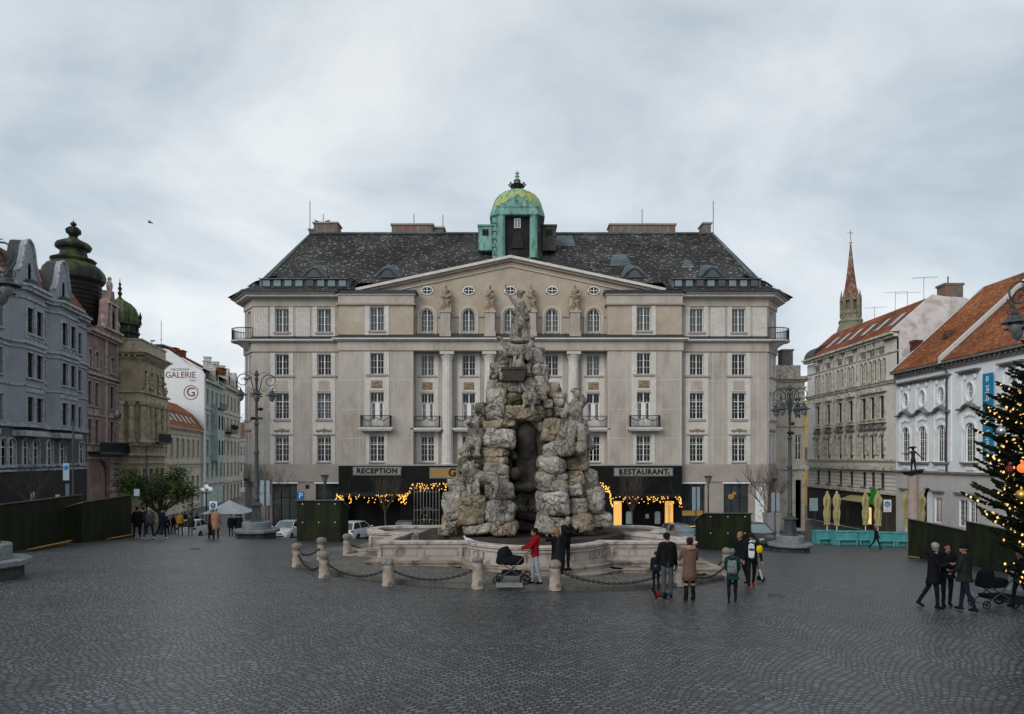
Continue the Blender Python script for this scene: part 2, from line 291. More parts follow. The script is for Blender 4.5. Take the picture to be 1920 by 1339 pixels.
# ---------------------------------------------------------------- mesh builder
class MB:
    def __init__(s): s.v = []; s.f = []; s.m = []; s.T = None
    def add(s, vs, fs, m=0):
        o = len(s.v)
        if s.T is not None: vs = [s.T @ Vector(v) for v in vs]
        s.v += [tuple(v) for v in vs]; s.f += [tuple(i+o for i in f) for f in fs]; s.m += [m]*len(fs)
        return s
    def box(s, x0, x1, y0, y1, z0, z1, m=0):
        return s.add([(x0,y0,z0),(x1,y0,z0),(x1,y1,z0),(x0,y1,z0),(x0,y0,z1),(x1,y0,z1),(x1,y1,z1),(x0,y1,z1)],
              [(0,3,2,1),(4,5,6,7),(0,1,5,4),(1,2,6,5),(2,3,7,6),(3,0,4,7)], m)
    def taper(s, c, a, b, z0, z1, a2, b2, m=0):
        x, y = c
        return s.add([(x-a,y-b,z0),(x+a,y-b,z0),(x+a,y+b,z0),(x-a,y+b,z0),(x-a2,y-b2,z1),(x+a2,y-b2,z1),(x+a2,y+b2,z1),(x-a2,y+b2,z1)],
              [(0,3,2,1),(4,5,6,7),(0,1,5,4),(1,2,6,5),(2,3,7,6),(3,0,4,7)], m)
    def poly_z(s, pts, z0, z1, m=0, caps=True):
        n = len(pts)
        vs = [(x,y,z0) for x, y in pts]+[(x,y,z1) for x, y in pts]
        fs = [(i,(i+1)%n,n+(i+1)%n,n+i) for i in range(n)]
        if caps: fs += [tuple(range(n-1,-1,-1)), tuple(range(n,2*n))]
        return s.add(vs, fs, m)
    def poly_y(s, pts, y0, y1, m=0):
        n = len(pts)   # pts (x,z)
        vs = [(x,y0,z) for x, z in pts]+[(x,y1,z) for x, z in pts]
        return s.add(vs, [(i,n+i,n+(i+1)%n,(i+1)%n) for i in range(n)]+[tuple(range(n)), tuple(range(2*n-1,n-1,-1))], m)
    def poly_x(s, pts, x0, x1, m=0):
        n = len(pts)   # pts (y,z)
        vs = [(x0,y,z) for y, z in pts]+[(x1,y,z) for y, z in pts]
        return s.add(vs, [(i,(i+1)%n,n+(i+1)%n,n+i) for i in range(n)]+[tuple(range(n-1,-1,-1)), tuple(range(n,2*n))], m)
    def lathe(s, prof, c=(0,0,0), n=16, m=0, flute=0, sq=1.0):
        vs = []; fs = []
        for r, z in prof:
            for k in range(n):
                a = 2*PI*k/n; rr = r*(1-(flute if k % 2 else 0))
                vs.append((c[0]+rr*math.cos(a), c[1]+rr*math.sin(a)*sq, c[2]+z))
        for i in range(len(prof)-1):
            for k in range(n): fs.append((i*n+k, i*n+(k+1)%n, (i+1)*n+(k+1)%n, (i+1)*n+k))
        fs.append(tuple(range(n-1,-1,-1))); fs.append(tuple((len(prof)-1)*n+k for k in range(n)))
        return s.add(vs, fs, m)
    def tube(s, pts, r, n=6, m=0, r2=None):
        pts = [Vector(p) for p in pts]; N = len(pts); vs = []; fs = []
        up = Vector((0,0,1)); prev = None
        for i, p in enumerate(pts):
            d = (pts[min(i+1,N-1)]-pts[max(i-1,0)])
            if d.length < 1e-6: d = Vector((0,0,1))
            d.normalize()
            if prev is None:
                a = d.cross(up)
                if a.length < .1: a = d.cross(Vector((1,0,0)))
            else: a = prev-d*prev.dot(d)
            if a.length < 1e-5: a = d.orthogonal()
            a.normalize(); prev = a; b = d.cross(a)
            t = i/max(1,N-1)
            rr = r if r2 is None else r+(r2-r)*t
            if isinstance(r, (list, tuple)): rr = r[i]
            for k in range(n):
                an = 2*PI*k/n; vs.append(p+(a*math.cos(an)+b*math.sin(an))*rr)
        for i in range(N-1):
            for k in range(n): fs.append((i*n+k, i*n+(k+1)%n, (i+1)*n+(k+1)%n, (i+1)*n+k))
        fs.append(tuple(range(n-1,-1,-1))); fs.append(tuple((N-1)*n+k for k in range(n)))
        return s.add(vs, fs, m)
    def ell(s, c, r, n=12, k=8, m=0, rot=None):
        vs = []; fs = []
        for i in range(k+1):
            th = PI*i/k
            for j in range(n):
                a = 2*PI*j/n; q = Vector((r[0]*math.sin(th)*math.cos(a), r[1]*math.sin(th)*math.sin(a), r[2]*math.cos(th)))
                if rot is not None: q = rot @ q
                vs.append(Vector(c)+q)
        for i in range(k):
            for j in range(n): fs.append((i*n+j, (i+1)*n+j, (i+1)*n+(j+1)%n, i*n+(j+1)%n))
        return s.add(vs, fs, m)
    def build(s, name, mats, parent=None, smooth=False, angle=None):
        me = bpy.data.meshes.new(name); me.from_pydata(s.v, [], s.f)
        if not isinstance(mats, (list, tuple)): mats = [mats]
        for k in mats: me.materials.append(M[k] if isinstance(k, str) else k)
        if any(s.m): me.polygons.foreach_set('material_index', s.m)
        me.validate(); me.update()
        if smooth: me.polygons.foreach_set('use_smooth', [True]*len(me.polygons))
        if angle and smooth:
            me.set_sharp_from_angle(angle=R(angle))
        return link(name, me, parent)
def link(name, me, parent=None):
    o = bpy.data.objects.new(name, me); COL.objects.link(o)
    if parent is not None: o.parent = parent
    return o
def tag(o, label=None, cat=None, group=None, kind=None):
    if label: o['label'] = label
    if cat: o['category'] = cat
    if group: o['group'] = group
    if kind: o['kind'] = kind
    return o
def thing(name, label, cat, loc=(0,0,0), rz=0, group=None):
    o = bpy.data.objects.new(name, None); COL.objects.link(o); o.empty_display_size = .3
    o.location = loc; o.rotation_euler = (0,0,rz); return tag(o, label, cat, group)
def kids(o): return [c for c in o.children]
def dup(o, parent=None, loc=None, rz=None, label=None, memo=None):
    c = o.copy(); COL.objects.link(c); c.parent = parent
    for ch in kids(o): dup(ch, c)
    if loc is not None: c.location = loc
    if rz is not None: c.rotation_euler = (0,0,rz)
    if label: c['label'] = label
    return c
def mesh_text(body, size, font=None, extrude=.01, align='CENTER', space=1.0, bold=0):
    cu = bpy.data.curves.new('lettering', 'FONT'); cu.body = body; cu.size = size; cu.extrude = extrude; cu.align_x = align; cu.align_y = 'CENTER'; cu.space_character = space; cu.offset = bold
    cu.resolution_u = 3
    o = bpy.data.objects.new('lettering', cu); COL.objects.link(o)
    bpy.context.view_layer.update()
    me = bpy.data.meshes.new_from_object(o.evaluated_get(bpy.context.evaluated_depsgraph_get()))
    bpy.data.objects.remove(o); bpy.data.curves.remove(cu)
    return me
def lettering(body, size, mat, parent, loc, name='lettering', rot=(R(90),0,0), extrude=.012, space=1.0, bold=0, sx=1.0):
    me = mesh_text(body, size, extrude=extrude, space=space, bold=bold)
    me.materials.clear(); me.materials.append(M[mat])
    o = link(name, me, parent); o.location = loc; o.rotation_euler = rot; o.scale = (sx,1,1); return o

# ---------------------------------------------------------------- sculpted bodies: overlapping rounded pieces fused to one skin
def cap_mesh(bm_v, bm_f, a, b, ra, rb, n=12):
    a = Vector(a); b = Vector(b); d = b-a; L = d.length
    if L < 1e-5: d = Vector((0,0,1))
    d = d.normalized(); u = d.orthogonal().normalized(); w = d.cross(u)
    o = len(bm_v); rings = 0
    for c, r, angs in ((a, ra, (-80,-50,-20,0)), (b, rb, (0,20,50,80))):
        for an in angs:
            cz = math.sin(R(an))*r; cr = math.cos(R(an))*r; rings += 1
            for k in range(n):
                t = 2*PI*k/n; bm_v.append(c+d*cz+(u*math.cos(t)+w*math.sin(t))*cr)
    for i in range(rings-1):
        for k in range(n): bm_f.append((o+i*n+k, o+i*n+(k+1)%n, o+(i+1)*n+(k+1)%n, o+(i+1)*n+k))
    bm_f.append(tuple(o+k for k in range(n-1,-1,-1))); bm_f.append(tuple(o+(rings-1)*n+k for k in range(n)))
def sculpt(name, prims, mats, parent=None, voxel=.02, smooth=2, extra=None, wob=0.):
    """prims: ('c',a,b,ra,rb,mat) tapered limb or ('e',centre,(rx,ry,rz),rot or None,mat)"""
    V = []; Fc = []
    for p in prims:
        if p[0] == 'c': cap_mesh(V, Fc, *p[1:5])
        else:
            mb = MB(); mb.ell(p[1], p[2], 14, 9, 0, p[3]); o = len(V); V += [Vector(v) for v in mb.v]; Fc += [tuple(i+o for i in f) for f in mb.f]
    me = bpy.data.meshes.new(name); me.from_pydata([tuple(v) for v in V], [], Fc); me.update()
    ob = bpy.data.objects.new(name, me); COL.objects.link(ob)
    md = ob.modifiers.new('r', 'REMESH'); md.mode = 'VOXEL'; md.voxel_size = voxel; md.use_smooth_shade = True
    if smooth:
        ms = ob.modifiers.new('s', 'SMOOTH'); ms.factor = .5; ms.iterations = smooth
    bpy.context.view_layer.update()
    me2 = bpy.data.meshes.new_from_object(ob.evaluated_get(bpy.context.evaluated_depsgraph_get()))
    bpy.data.objects.remove(ob); bpy.data.meshes.remove(me); me2.name = name
    me2.materials.clear()
    for k in mats: me2.materials.append(M[k])
    nf = len(me2.polygons)
    if nf:
        C = np.empty(nf*3, dtype=np.float32); me2.polygons.foreach_get('center', C); C = C.reshape(-1,3)
        best = np.full(nf, 1e9); idx = np.zeros(nf, dtype=np.int32)
        for p in prims:
            if p[0] == 'c':
                a = np.array(p[1]); b = np.array(p[2]); d = b-a; dd = max(1e-9, float(d@d))
                t = np.clip((C-a)@d/dd, 0, 1); dist = np.linalg.norm(C-(a+t[:,None]*d), axis=1)-(p[3]+(p[4]-p[3])*t); mi = p[5]
            else:
                q = C-np.array(p[1]);
                if p[3] is not None: q = q@np.array(p[3])
                r = np.array(p[2]); k = np.linalg.norm(q/r, axis=1); dist = (k-1)*r.min(); mi = p[4]
            w = dist < best; best[w] = dist[w]; idx[w] = mi
        me2.polygons.foreach_set('material_index', idx)
        me2.polygons.foreach_set('use_smooth', [True]*nf)
    if wob:
        for v in me2.vertices: v.co += noise.noise_vector(v.co*7)*wob
    if extra is not None:   # fingers and the like, rooted inside the skin
        bm = bmesh.new(); bm.from_mesh(me2)
        e = bpy.data.meshes.new('x'); e.from_pydata(extra.v, [], extra.f); e.polygons.foreach_set('material_index', extra.m); e.polygons.foreach_set('use_smooth', [True]*len(e.polygons))
        bm.from_mesh(e); bm.to_mesh(me2); bm.free(); bpy.data.meshes.remove(e)
    return link(name, me2, parent)

# ---------------------------------------------------------------- ground
def build_ground():
    xs = [-300,-180,-120]+[-90+i*2.5 for i in range(73)]+[130,200,300]; ys = [-60,-30,-10]+[i*1.5 for i in range(60)]+[95,110,130,160,200,300,500,900]
    mb = MB(); vs = [(x, y, gz(x, y)) for y in ys for x in xs]; n = len(xs)
    mb.add(vs, [(j*n+i, j*n+i+1, (j+1)*n+i+1, (j+1)*n+i) for j in range(len(ys)-1) for i in range(n-1)])
    o = mb.build('ground', 'cobbles', smooth=True); o['kind'] = 'structure'
    # round island with its kerb
    mb = MB(); n = 96; cx, cy, r = ISL; rings = [0,3,6,8.0,8.5]
    vs = []
    for rr in rings:
        for k in range(n):
            a = 2*PI*k/n; X = cx+rr*math.cos(a); Y = cy+rr*math.sin(a); vs.append((X, Y, gz(X, Y)+.11))
    mb.add(vs, [(i*n+k, i*n+(k+1)%n, (i+1)*n+(k+1)%n, (i+1)*n+k) for i in range(len(rings)-1) for k in range(n)])
    o = mb.build('pavement', 'island_paving', smooth=True); o['kind'] = 'structure'
    mb = MB(); vs = []
    for rr, dz in ((8.5,.08),(8.5,.12),(r,.12),(r+.02,-.1)):
        for k in range(n):
            a = 2*PI*k/n; X = cx+rr*math.cos(a); Y = cy+rr*math.sin(a); vs.append((X, Y, gz(X, Y)+dz))
    mb.add(vs, [(i*n+k, i*n+(k+1)%n, (i+1)*n+(k+1)%n, (i+1)*n+k) for i in range(3) for k in range(n)])
    o = mb.build('kerb', 'kerb_stone'); o['kind'] = 'structure'
build_ground()

# ---------------------------------------------------------------- sky, light, camera
def build_world():
    w = bpy.data.worlds.new('World'); SC.world = w; w.use_nodes = True; nt = w.node_tree; L = nt.links.new
    bg = nt.nodes['Background']
    sky = nd(nt, 'ShaderNodeTexSky', sky_type='NISHITA'); sky.sun_disc = False; sky.sun_elevation = R(32); sky.sun_rotation = R(198); sky.air_density = 1.4; sky.dust_density = 3
    tc = nd(nt, 'ShaderNodeTexCoord'); sp = nd(nt, 'ShaderNodeSeparateXYZ'); L(tc.outputs['Generated'], sp.inputs[0])
    def mth(op, a, b=None):
        n = nd(nt, 'ShaderNodeMath', operation=op)
        for i, s in enumerate((a, b)):
            if s is None: continue
            if isinstance(s, (int, float)): n.inputs[i].default_value = s
            else: L(s, n.inputs[i])
        return n.outputs[0]
    zz = mth('ADD', mth('MAXIMUM', sp.outputs[2], 0), .5)
    cb = nd(nt, 'ShaderNodeCombineXYZ'); L(mth('DIVIDE', sp.outputs[0], zz), cb.inputs[0]); L(mth('DIVIDE', sp.outputs[1], zz), cb.inputs[1]); L(mth('MULTIPLY', sp.outputs[2], 1.5), cb.inputs[2])
    n1 = nd(nt, 'ShaderNodeTexNoise'); n1.inputs['Scale'].default_value = 1.9; n1.inputs['Detail'].default_value = 7; n1.inputs['Roughness'].default_value = .55; n1.inputs['Distortion'].default_value = .35; L(cb.outputs[0], n1.inputs['Vector'])
    r = ramp(nt, [(.32, (.42,.50,.58)), (.44, (.54,.62,.69)), (.54, (.68,.745,.80)), (.66, (.84,.875,.90))]); L(n1.outputs[0], r.inputs[0])
    # slightly brighter towards the horizon
    hz = nd(nt, 'ShaderNodeMapRange'); L(sp.outputs[2], hz.inputs[0]); hz.inputs[1].default_value = 0; hz.inputs[2].default_value = .75; hz.inputs[3].default_value = 1.08; hz.inputs[4].default_value = .84
    m = nd(nt, 'ShaderNodeVectorMath', operation='SCALE'); L(r.outputs[0], m.inputs[0]); L(hz.outputs[0], m.inputs[3])
    sk = nd(nt, 'ShaderNodeVectorMath', operation='SCALE'); L(sky.outputs[0], sk.inputs[0]); sk.inputs[3].default_value = .006
    a = nd(nt, 'ShaderNodeVectorMath', operation='ADD'); L(m.outputs[0], a.inputs[0]); L(sk.outputs[0], a.inputs[1])
    # stays inside the given strength: colours are held ten times higher, the strength at 0.1
    k = nd(nt, 'ShaderNodeVectorMath', operation='SCALE'); L(a.outputs[0], k.inputs[0]); k.inputs[3].default_value = 10
    L(k.outputs[0], bg.inputs['Color']); bg.inputs['Strength'].default_value = .1
    sd = bpy.data.lights.new('sun', 'SUN'); sd.energy = 1.6; sd.angle = R(35); sd.color = (1.0,.95,.88)
    so = bpy.data.objects.new('sun', sd); COL.objects.link(so)
    d = Vector((.56, .66, -.48)); so.rotation_euler = d.to_track_quat('-Z', 'Y').to_euler(); so.location = (0,-30,60)
build_world()
cam = bpy.data.cameras.new('camera'); co = bpy.data.objects.new('camera', cam); COL.objects.link(co)
co.location = (0,0,CZ); co.rotation_euler = (R(90),0,0); cam.sensor_width = 36; cam.lens = 36*F/1920; cam.shift_y = (HY-669.5)/1920; cam.clip_end = 3000; cam.clip_start = .2
SC.camera = co
SC.view_settings.view_transform = 'Standard'; SC.view_settings.look = 'None'; SC.view_settings.exposure = 0; SC.view_settings.gamma = 1
# ---------------------------------------------------------------- walls with real openings, windows
def arch_pts(x0, x1, zs, rise, n=10):
    """points over an opening from the right springing to the left one"""
    cx = (x0+x1)/2; a = (x1-x0)/2
    return [(cx+a*math.cos(PI*i/n), zs+rise*math.sin(PI*i/n)) for i in range(n+1)]
def wall_grid(mb, x0, x1, z0, z1, holes, depth=.3, mw=0, mr=0, mb_=1, back=.55):
    """holes: (xa, xb, za, zb[, arch rise]); outer face y=0, reveals go to +y, a dark room face closes the hole"""
    xs = sorted({x0, x1}|{min(max(h[i],x0),x1) for h in holes for i in (0,1)}); zs = sorted({z0, z1}|{h[i] for h in holes for i in (2,3)})
    def inside(x, z): return any(h[0] < x < h[1] and h[2] < z < h[3] for h in holes)
    for i in range(len(xs)-1):
        for j in range(len(zs)-1):
            if not inside((xs[i]+xs[i+1])/2, (zs[j]+zs[j+1])/2):
                mb.add([(xs[i],0,zs[j]),(xs[i+1],0,zs[j]),(xs[i+1],0,zs[j+1]),(xs[i],0,zs[j+1])], [(0,1,2,3)], mw)
    for h in holes:
        xa, xb, za, zb = h[:4]; rise = h[4] if len(h) > 4 else 0
        top = arch_pts(xa, xb, zb-rise, rise) if rise else [(xb,zb),(xa,zb)]
        loop = [(xa,za),(xb,za)]+top
        n = len(loop)
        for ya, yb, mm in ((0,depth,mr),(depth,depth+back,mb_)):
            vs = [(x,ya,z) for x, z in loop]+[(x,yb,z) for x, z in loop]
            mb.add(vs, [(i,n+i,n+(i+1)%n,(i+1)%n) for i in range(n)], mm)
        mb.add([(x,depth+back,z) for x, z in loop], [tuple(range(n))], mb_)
        if rise:
            half = len(top)//2
            for a_, b_, cx_ in ((0, half, xb), (half, len(top)-1, xa)):
                for i in range(a_, b_):
                    p, q = top[i], top[i+1]; mb.add([(p[0],0,p[1]),(cx_,0,zb),(q[0],0,q[1])], [(0,1,2)], mw)
            mb.add([(xb,0,zb),(xa,0,zb),(top[half][0],0,top[half][1])], [(0,1,2)], mw)
WIN = {}; PR = random.Random(77)
def win_proto(w, h, cols, rows, transom, rise, mat, curtain, fr, oval):
    key = (round(w,2), round(h,2), cols, rows, transom, rise, mat, curtain, fr, oval)
    if key in WIN: return WIN[key]
    mb = MB(); a = w/2
    if oval:
        n = 24; o = [(a*math.cos(2*PI*k/n), h/2+h/2*math.sin(2*PI*k/n)) for k in range(n)]; i_ = [((a-fr)*math.cos(2*PI*k/n), h/2+(h/2-fr)*math.sin(2*PI*k/n)) for k in range(n)]
        vs = [(x,0,z) for x, z in o]+[(x,0,z) for x, z in i_]+[(x,.07,z) for x, z in i_]
        mb.add(vs, [(k,(k+1)%n,n+(k+1)%n,n+k) for k in range(n)]+[(n+k,n+(k+1)%n,2*n+(k+1)%n,2*n+k) for k in range(n)])
        mb.box(-.03,.03,.012,.05,fr,h-fr); mb.box(-a+fr,a-fr,.014,.05,h/2-.025,h/2+.025)
        for s in (-.5,.5): mb.box(s*a-.012,s*a+.012,.02,.05,h/2-h*.42,h/2+h*.42)
        gl = MB(); gl.add([((a-fr)*math.cos(2*PI*k/n),.04,h/2+(h/2-fr)*math.sin(2*PI*k/n)) for k in range(n)], [tuple(range(n))])
    else:
        zt = h-rise
        loop_o = [(-a,0),(a,0)]+(arch_pts(-a,a,zt,rise) if rise else [(a,h),(-a,h)])
        loop_i = [(-a+fr,fr),(a-fr,fr)]+(arch_pts(-a+fr,a-fr,zt,rise-fr) if rise else [(a-fr,h-fr),(-a+fr,h-fr)])
        n = len(loop_o)
        mb.add([(x,0,z) for x, z in loop_o]+[(x,0,z) for x, z in loop_i]+[(x,.08,z) for x, z in loop_i], [(k,(k+1)%n,n+(k+1)%n,n+k) for k in range(n)]+[(n+k,n+(k+1)%n,2*n+(k+1)%n,2*n+k) for k in range(n)])
        if cols >= 2: mb.box(-.045,.045,.006,.07,fr,h-fr)
        tz = h*transom if transom else 0
        if tz: mb.box(-a+fr,a-fr,.003,.07,tz-.03,tz+.03)
        for s in (-1,1):
            if cols >= 4: mb.box(s*a/2-.012,s*a/2+.012,.02,.06,fr,(h-fr) if not rise else h-rise*.35)
        zs = [fr+(h-2*fr)*i/rows for i in range(1, rows)]
        for z in zs:
            if tz and abs(z-tz) < .12: continue
            mb.box(-a+fr,a-fr,.022,.06,z-.011,z+.011)
        gl = MB(); li = loop_i; gl.add([(x,.04,z) for x, z in li], [tuple(range(len(li)))])
    cu = None
    if curtain:
        cu = MB(); rng = random.Random(len(WIN)*7+3)
        for x0, x1 in ([(-a+.02,-a*.28),(a*.28,a-.02)] if curtain == 1 else [(-a+.02,a-.02)]):
            k = 18; vs = []
            for i in range(k+1):
                x = x0+(x1-x0)*i/k; y = .16+.025*math.sin(i*1.9+rng.random()); vs += [(x,y,.04),(x,y,h-rise*.55-.05)]
            cu.add(vs, [(2*i,2*i+2,2*i+3,2*i+1) for i in range(k)])
    f = mb.build('window', mat); g = gl.build('pane', 'glass'); c = cu.build('curtain', 'curtain' if curtain == 2 else 'curtain_dim') if cu else None
    res = (f.data, g.data, c.data if c else None)
    for o in (f, g, c):
        if o: bpy.data.objects.remove(o)
    WIN[key] = res; return res
def win(parent, x, z, w, h, cols=4, rows=4, transom=0, rise=0, mat='frame_white', curtain=1, fr=.05, y=.16, oval=False):
    f, g, c = win_proto(w, h, cols, rows, transom, rise, mat, curtain, fr, oval)
    o = link('window', f, parent); o.location = (x, y, z)
    pn_ = link('pane', g, o); pn_.rotation_euler = (PR.uniform(-.015,.015), 0, PR.uniform(-.018,.018))
    if c:
        co_ = link('curtain', c, o)
    return o
def seg_T(p, q):
    """local frame whose x runs p->q in plan, y into the building on the left hand"""
    d = (Vector(q)-Vector(p)); a = math.atan2(d[1], d[0]); return Matrix.Translation((p[0],p[1],0)) @ Matrix.Rotation(a, 4, 'Z'), d.length
def offs(poly, d):
    """offset an open/closed plan line outward (right-hand side of travel)"""
    out = []; n = len(poly)
    for i in range(n):
        p0 = Vector(poly[max(i-1,0)]); p1 = Vector(poly[i]); p2 = Vector(poly[min(i+1,n-1)])
        d1 = (p1-p0).normalized() if i > 0 else (p2-p1).normalized(); d2 = (p2-p1).normalized() if i < n-1 else d1
        n1 = Vector((d1.y,-d1.x)); n2 = Vector((d2.y,-d2.x)); m = (n1+n2); m /= max(.3, m.dot(n1)); out.append(tuple(p1+m*d))
    return out
def band(mb, line, d0, d1, z0, z1, m=0):
    """moulding that follows a plan line: from offset d0 (inside) to d1 (outside)"""
    a = offs(line, d0); b = offs(line, d1); n = len(line); vs = []
    for i in range(n): vs += [(a[i][0],a[i][1],z0),(b[i][0],b[i][1],z0),(b[i][0],b[i][1],z1),(a[i][0],a[i][1],z1)]
    fs = []
    for i in range(n-1):
        for k in range(4): fs.append((4*i+k, 4*i+4+k, 4*i+4+(k+1)%4, 4*i+(k+1)%4))
    fs += [(0,1,2,3),(4*n-1,4*n-2,4*n-3,4*n-4)]
    mb.add(vs, fs, m)

# ---------------------------------------------------------------- side buildings
def L_X(Y, off=0.): return -25.6-.203*Y+off
LD = Vector((-.203,1)).normalized(); LROT = math.atan2(LD.y, LD.x)
def left_root(name, label, Y0, off=0.):
    X = L_X(Y0, off); g = gz(max(X,-30), Y0)
    r = thing(name, label, 'building', (X, Y0, g), LROT, None); r['zc'] = CZ-g; return r
def s_of(px, Y0, off=0.):
    """wall coordinate where photo column px meets the left street line, from Y0"""
    k = (HX-px)/F-.203; Y = (25.6-off)/k; return (Y-Y0)*math.hypot(1,.203)
def mould(mb, x0, x1, z, h, proj, m=0, inn=.05):
    mb.box(x0-.0, x1+.0, -proj, inn, z, z+h, m)
def surround(mb, x, z, w, h, t=.14, p=.06, m=0, sill=True, rise=0):
    mb.box(x-w/2-t, x-w/2, -p, .02, z, z+h-rise, m); mb.box(x+w/2, x+w/2+t, -p, .02, z, z+h-rise, m)
    if rise:
        o = arch_pts(x-w/2-t, x+w/2+t, z+h-rise, rise+t); i = arch_pts(x-w/2, x+w/2, z+h-rise, rise); n = len(o)
        mb.add([(a,-p,b) for a, b in o]+[(a,-p,b) for a, b in i]+[(a,.02,b) for a, b in o], [(k,k+1,n+k+1,n+k) for k in range(n-1)]+[(k,2*n+k,2*n+k+1,k+1) for k in range(n-1)], m)
    else: mb.box(x-w/2-t, x+w/2+t, -p-.003, .02, z+h, z+h+t, m)
    if sill: mb.box(x-w/2-t-.06, x+w/2+t+.06, -p-.1, .02, z-.12, z-.003, m)

def grey_blue_house():
    Y0 = 38.5; r = left_root('blue_grey_house', 'pale blue-grey ornate town house with curved gables and orange roof at far left', Y0); g = -(CZ-r.location.z); 
    zc = r['zc']; Z = lambda z: z+zc
    W = (61.-Y0)*math.hypot(1,.203)
    rows = [(9.0,10.85),(5.8,7.6),(2.6,4.4)]
    s = lambda px: s_of(px, Y0)
    sb = lambda px: s_of(px, Y0, .65)
    bays = [(sb(107), sb(147)), (sb(41), sb(85)), (sb(-72), sb(-10))]
    line = [(0,0)]
    for b0, b1 in sorted(bays):
        line += [(b0-.25,0),(b0+.25,-.65),(b1-.25,-.65),(b1+.25,0)]
    line += [(W,0)]
    mb = MB(); trims = MB(); wins = []
    for (p, q) in zip(line, line[1:]):
        T, Ls = seg_T(p, q); mb.T = T
        bay = p[1] < -.6 and q[1] < -.6; ang = abs(p[1]-q[1]) > .1; holes = []
        if not ang:
            n = 2 if bay else max(1, int(Ls/1.9))
            xs = [Ls*(.27 if i == 0 else .73) for i in range(2)] if bay else [Ls*(i+.5)/n for i in range(n)]
            if Ls < .8: xs = []
            for k, (a, b) in enumerate(rows):
                w = 1.0 if bay else .72
                for x in xs:
                    holes.append((x-w/2, x+w/2, Z(a), Z(b))); wins.append((T, x, Z(a), w, b-a))
                    trims.T = T; surround(trims, x, Z(a), w, b-a, .10, .05)
                    if k == 0: trims.box(x-w/2-.28, x-w/2-.13, -.08, .02, Z(8.6), Z(11.3))
        wall_grid(mb, 0, Ls, Z(2.3) if not ang else Z(2.3), Z(12.0), holes, .2, 0 if bay or True else 2)
    mb.T = None; trims.T = None
    # smooth grey storey below, plain wall line
    holes = []
    for px in (6, 21, 48, 67, 93, 117, 153, -40, -80, -120):
        x = s(px); 
        if .8 < x < W-.8: holes.append((x-.55, x+.55, Z(-.6), Z(1.35), .35)); 
    wall_grid(mb, 0, W, Z(-.9), Z(2.3), holes, .2, 2)
    mb.box(0, W, .0, .3, Z(-7), Z(-.9), 3)
    mb.box(0, W, .31, 12, Z(-7), Z(12.0), 0)
    mb.T = None
    wall = mb.build('wall', ['plaster_blue','interior','plaster_grey','shop_dark'], r)
    for h in holes:
        trims.T = None; surround(trims, (h[0]+h[1])/2, h[2], 1.1, h[3]-h[2], .12, .05, rise=.35); wins.append((Matrix.Identity(4), (h[0]+h[1])/2, h[2], 1.1, h[3]-h[2]))
    band(trims, line, -.05, .32, Z(12.0), Z(12.25)); band(trims, line, -.05, .5, Z(12.253), Z(12.45)); band(trims, line, -.05, .12, Z(11.4), Z(11.55))
    band(trims, line, -.05, .16, Z(8.2), Z(8.4)); band(trims, line, -.05, .12, Z(7.85), Z(7.97)); band(trims, line, -.05, .2, Z(2.2), Z(2.45))
    band(trims, line, -.05, .10, Z(5.15), Z(5.27)); trims.T = None
    trims.box(0, W, -.15, .02, Z(-1.0), Z(-.85)); trims.box(0, W, -.06, .02, Z(-.6), Z(-.5)); 
    for b0, b1 in bays: trims.box(b0-.1, b1+.1, -.9, -.0, Z(1.55), Z(1.95)); trims.box(b0+.3, b1-.3, -.72, -.6, Z(4.75), Z(5.0))
    # panel relief between storeys
    rg = random.Random(3)
    for b0, b1 in bays:
        for z in (8.5, 4.8):
            for i in range(9):
                x = b0+.5+(b1-b0-1)*i/8; trims.ell((x,-.68,Z(z+.15+(.12 if i%2 else 0))), (.16,.06,.1), 6, 4)
    trims.build('cornice', 'trim_blue', r)
    for px_, z_, mt in ((107,-4.0,'glow_dim'),(125,-3.2,'sign_grey'),(60,-3.6,'plate_white')):
        q = MB(); q.box(s(px_)-.35,s(px_)+.35,-.05,-.01,Z(z_),Z(z_+1.0)); q.build('shop_poster', mt, r)
    for (T, x, z, w, h) in wins:
        o = win(r, 0, 0, w, h, 2, 3, .68, 0 if w != 1.1 else .35, mat='frame_brown' if w != 1.1 else 'frame_white', curtain=1)
        pos = T @ Vector((x, .12, z)); o.location = pos; o.rotation_euler = (0,0,T.to_euler().z)
    # roof
    m = MB(); prof = [(-.3,12.46),(1.7,15.4),(6.5,16.2),(12,14)]
    for (y0, z0), (y1, z1) in zip(prof, prof[1:]):
        m.add([(0,y0,Z(z0)),(W,y0,Z(z0)),(W,y1,Z(z1)),(0,y1,Z(z1))], [(0,1,2,3)])
    m.add([(W,-.3,Z(12.46)),(W,1.7,Z(15.4)),(W,6.5,Z(16.2)),(W,12,Z(14)),(W,12,Z(12.46))], [(0,4,3,2,1)])
    m.build('roof', 'tile_red', r)
    # curved gables over the bays
    gp = [(-1.75,0),(-1.72,.9),(-1.25,1.5),(-.95,2.3),(-.75,3.2),(-.45,3.75),(0,3.95),(.45,3.75),(.75,3.2),(.95,2.3),(1.25,1.5),(1.72,.9),(1.75,0)]
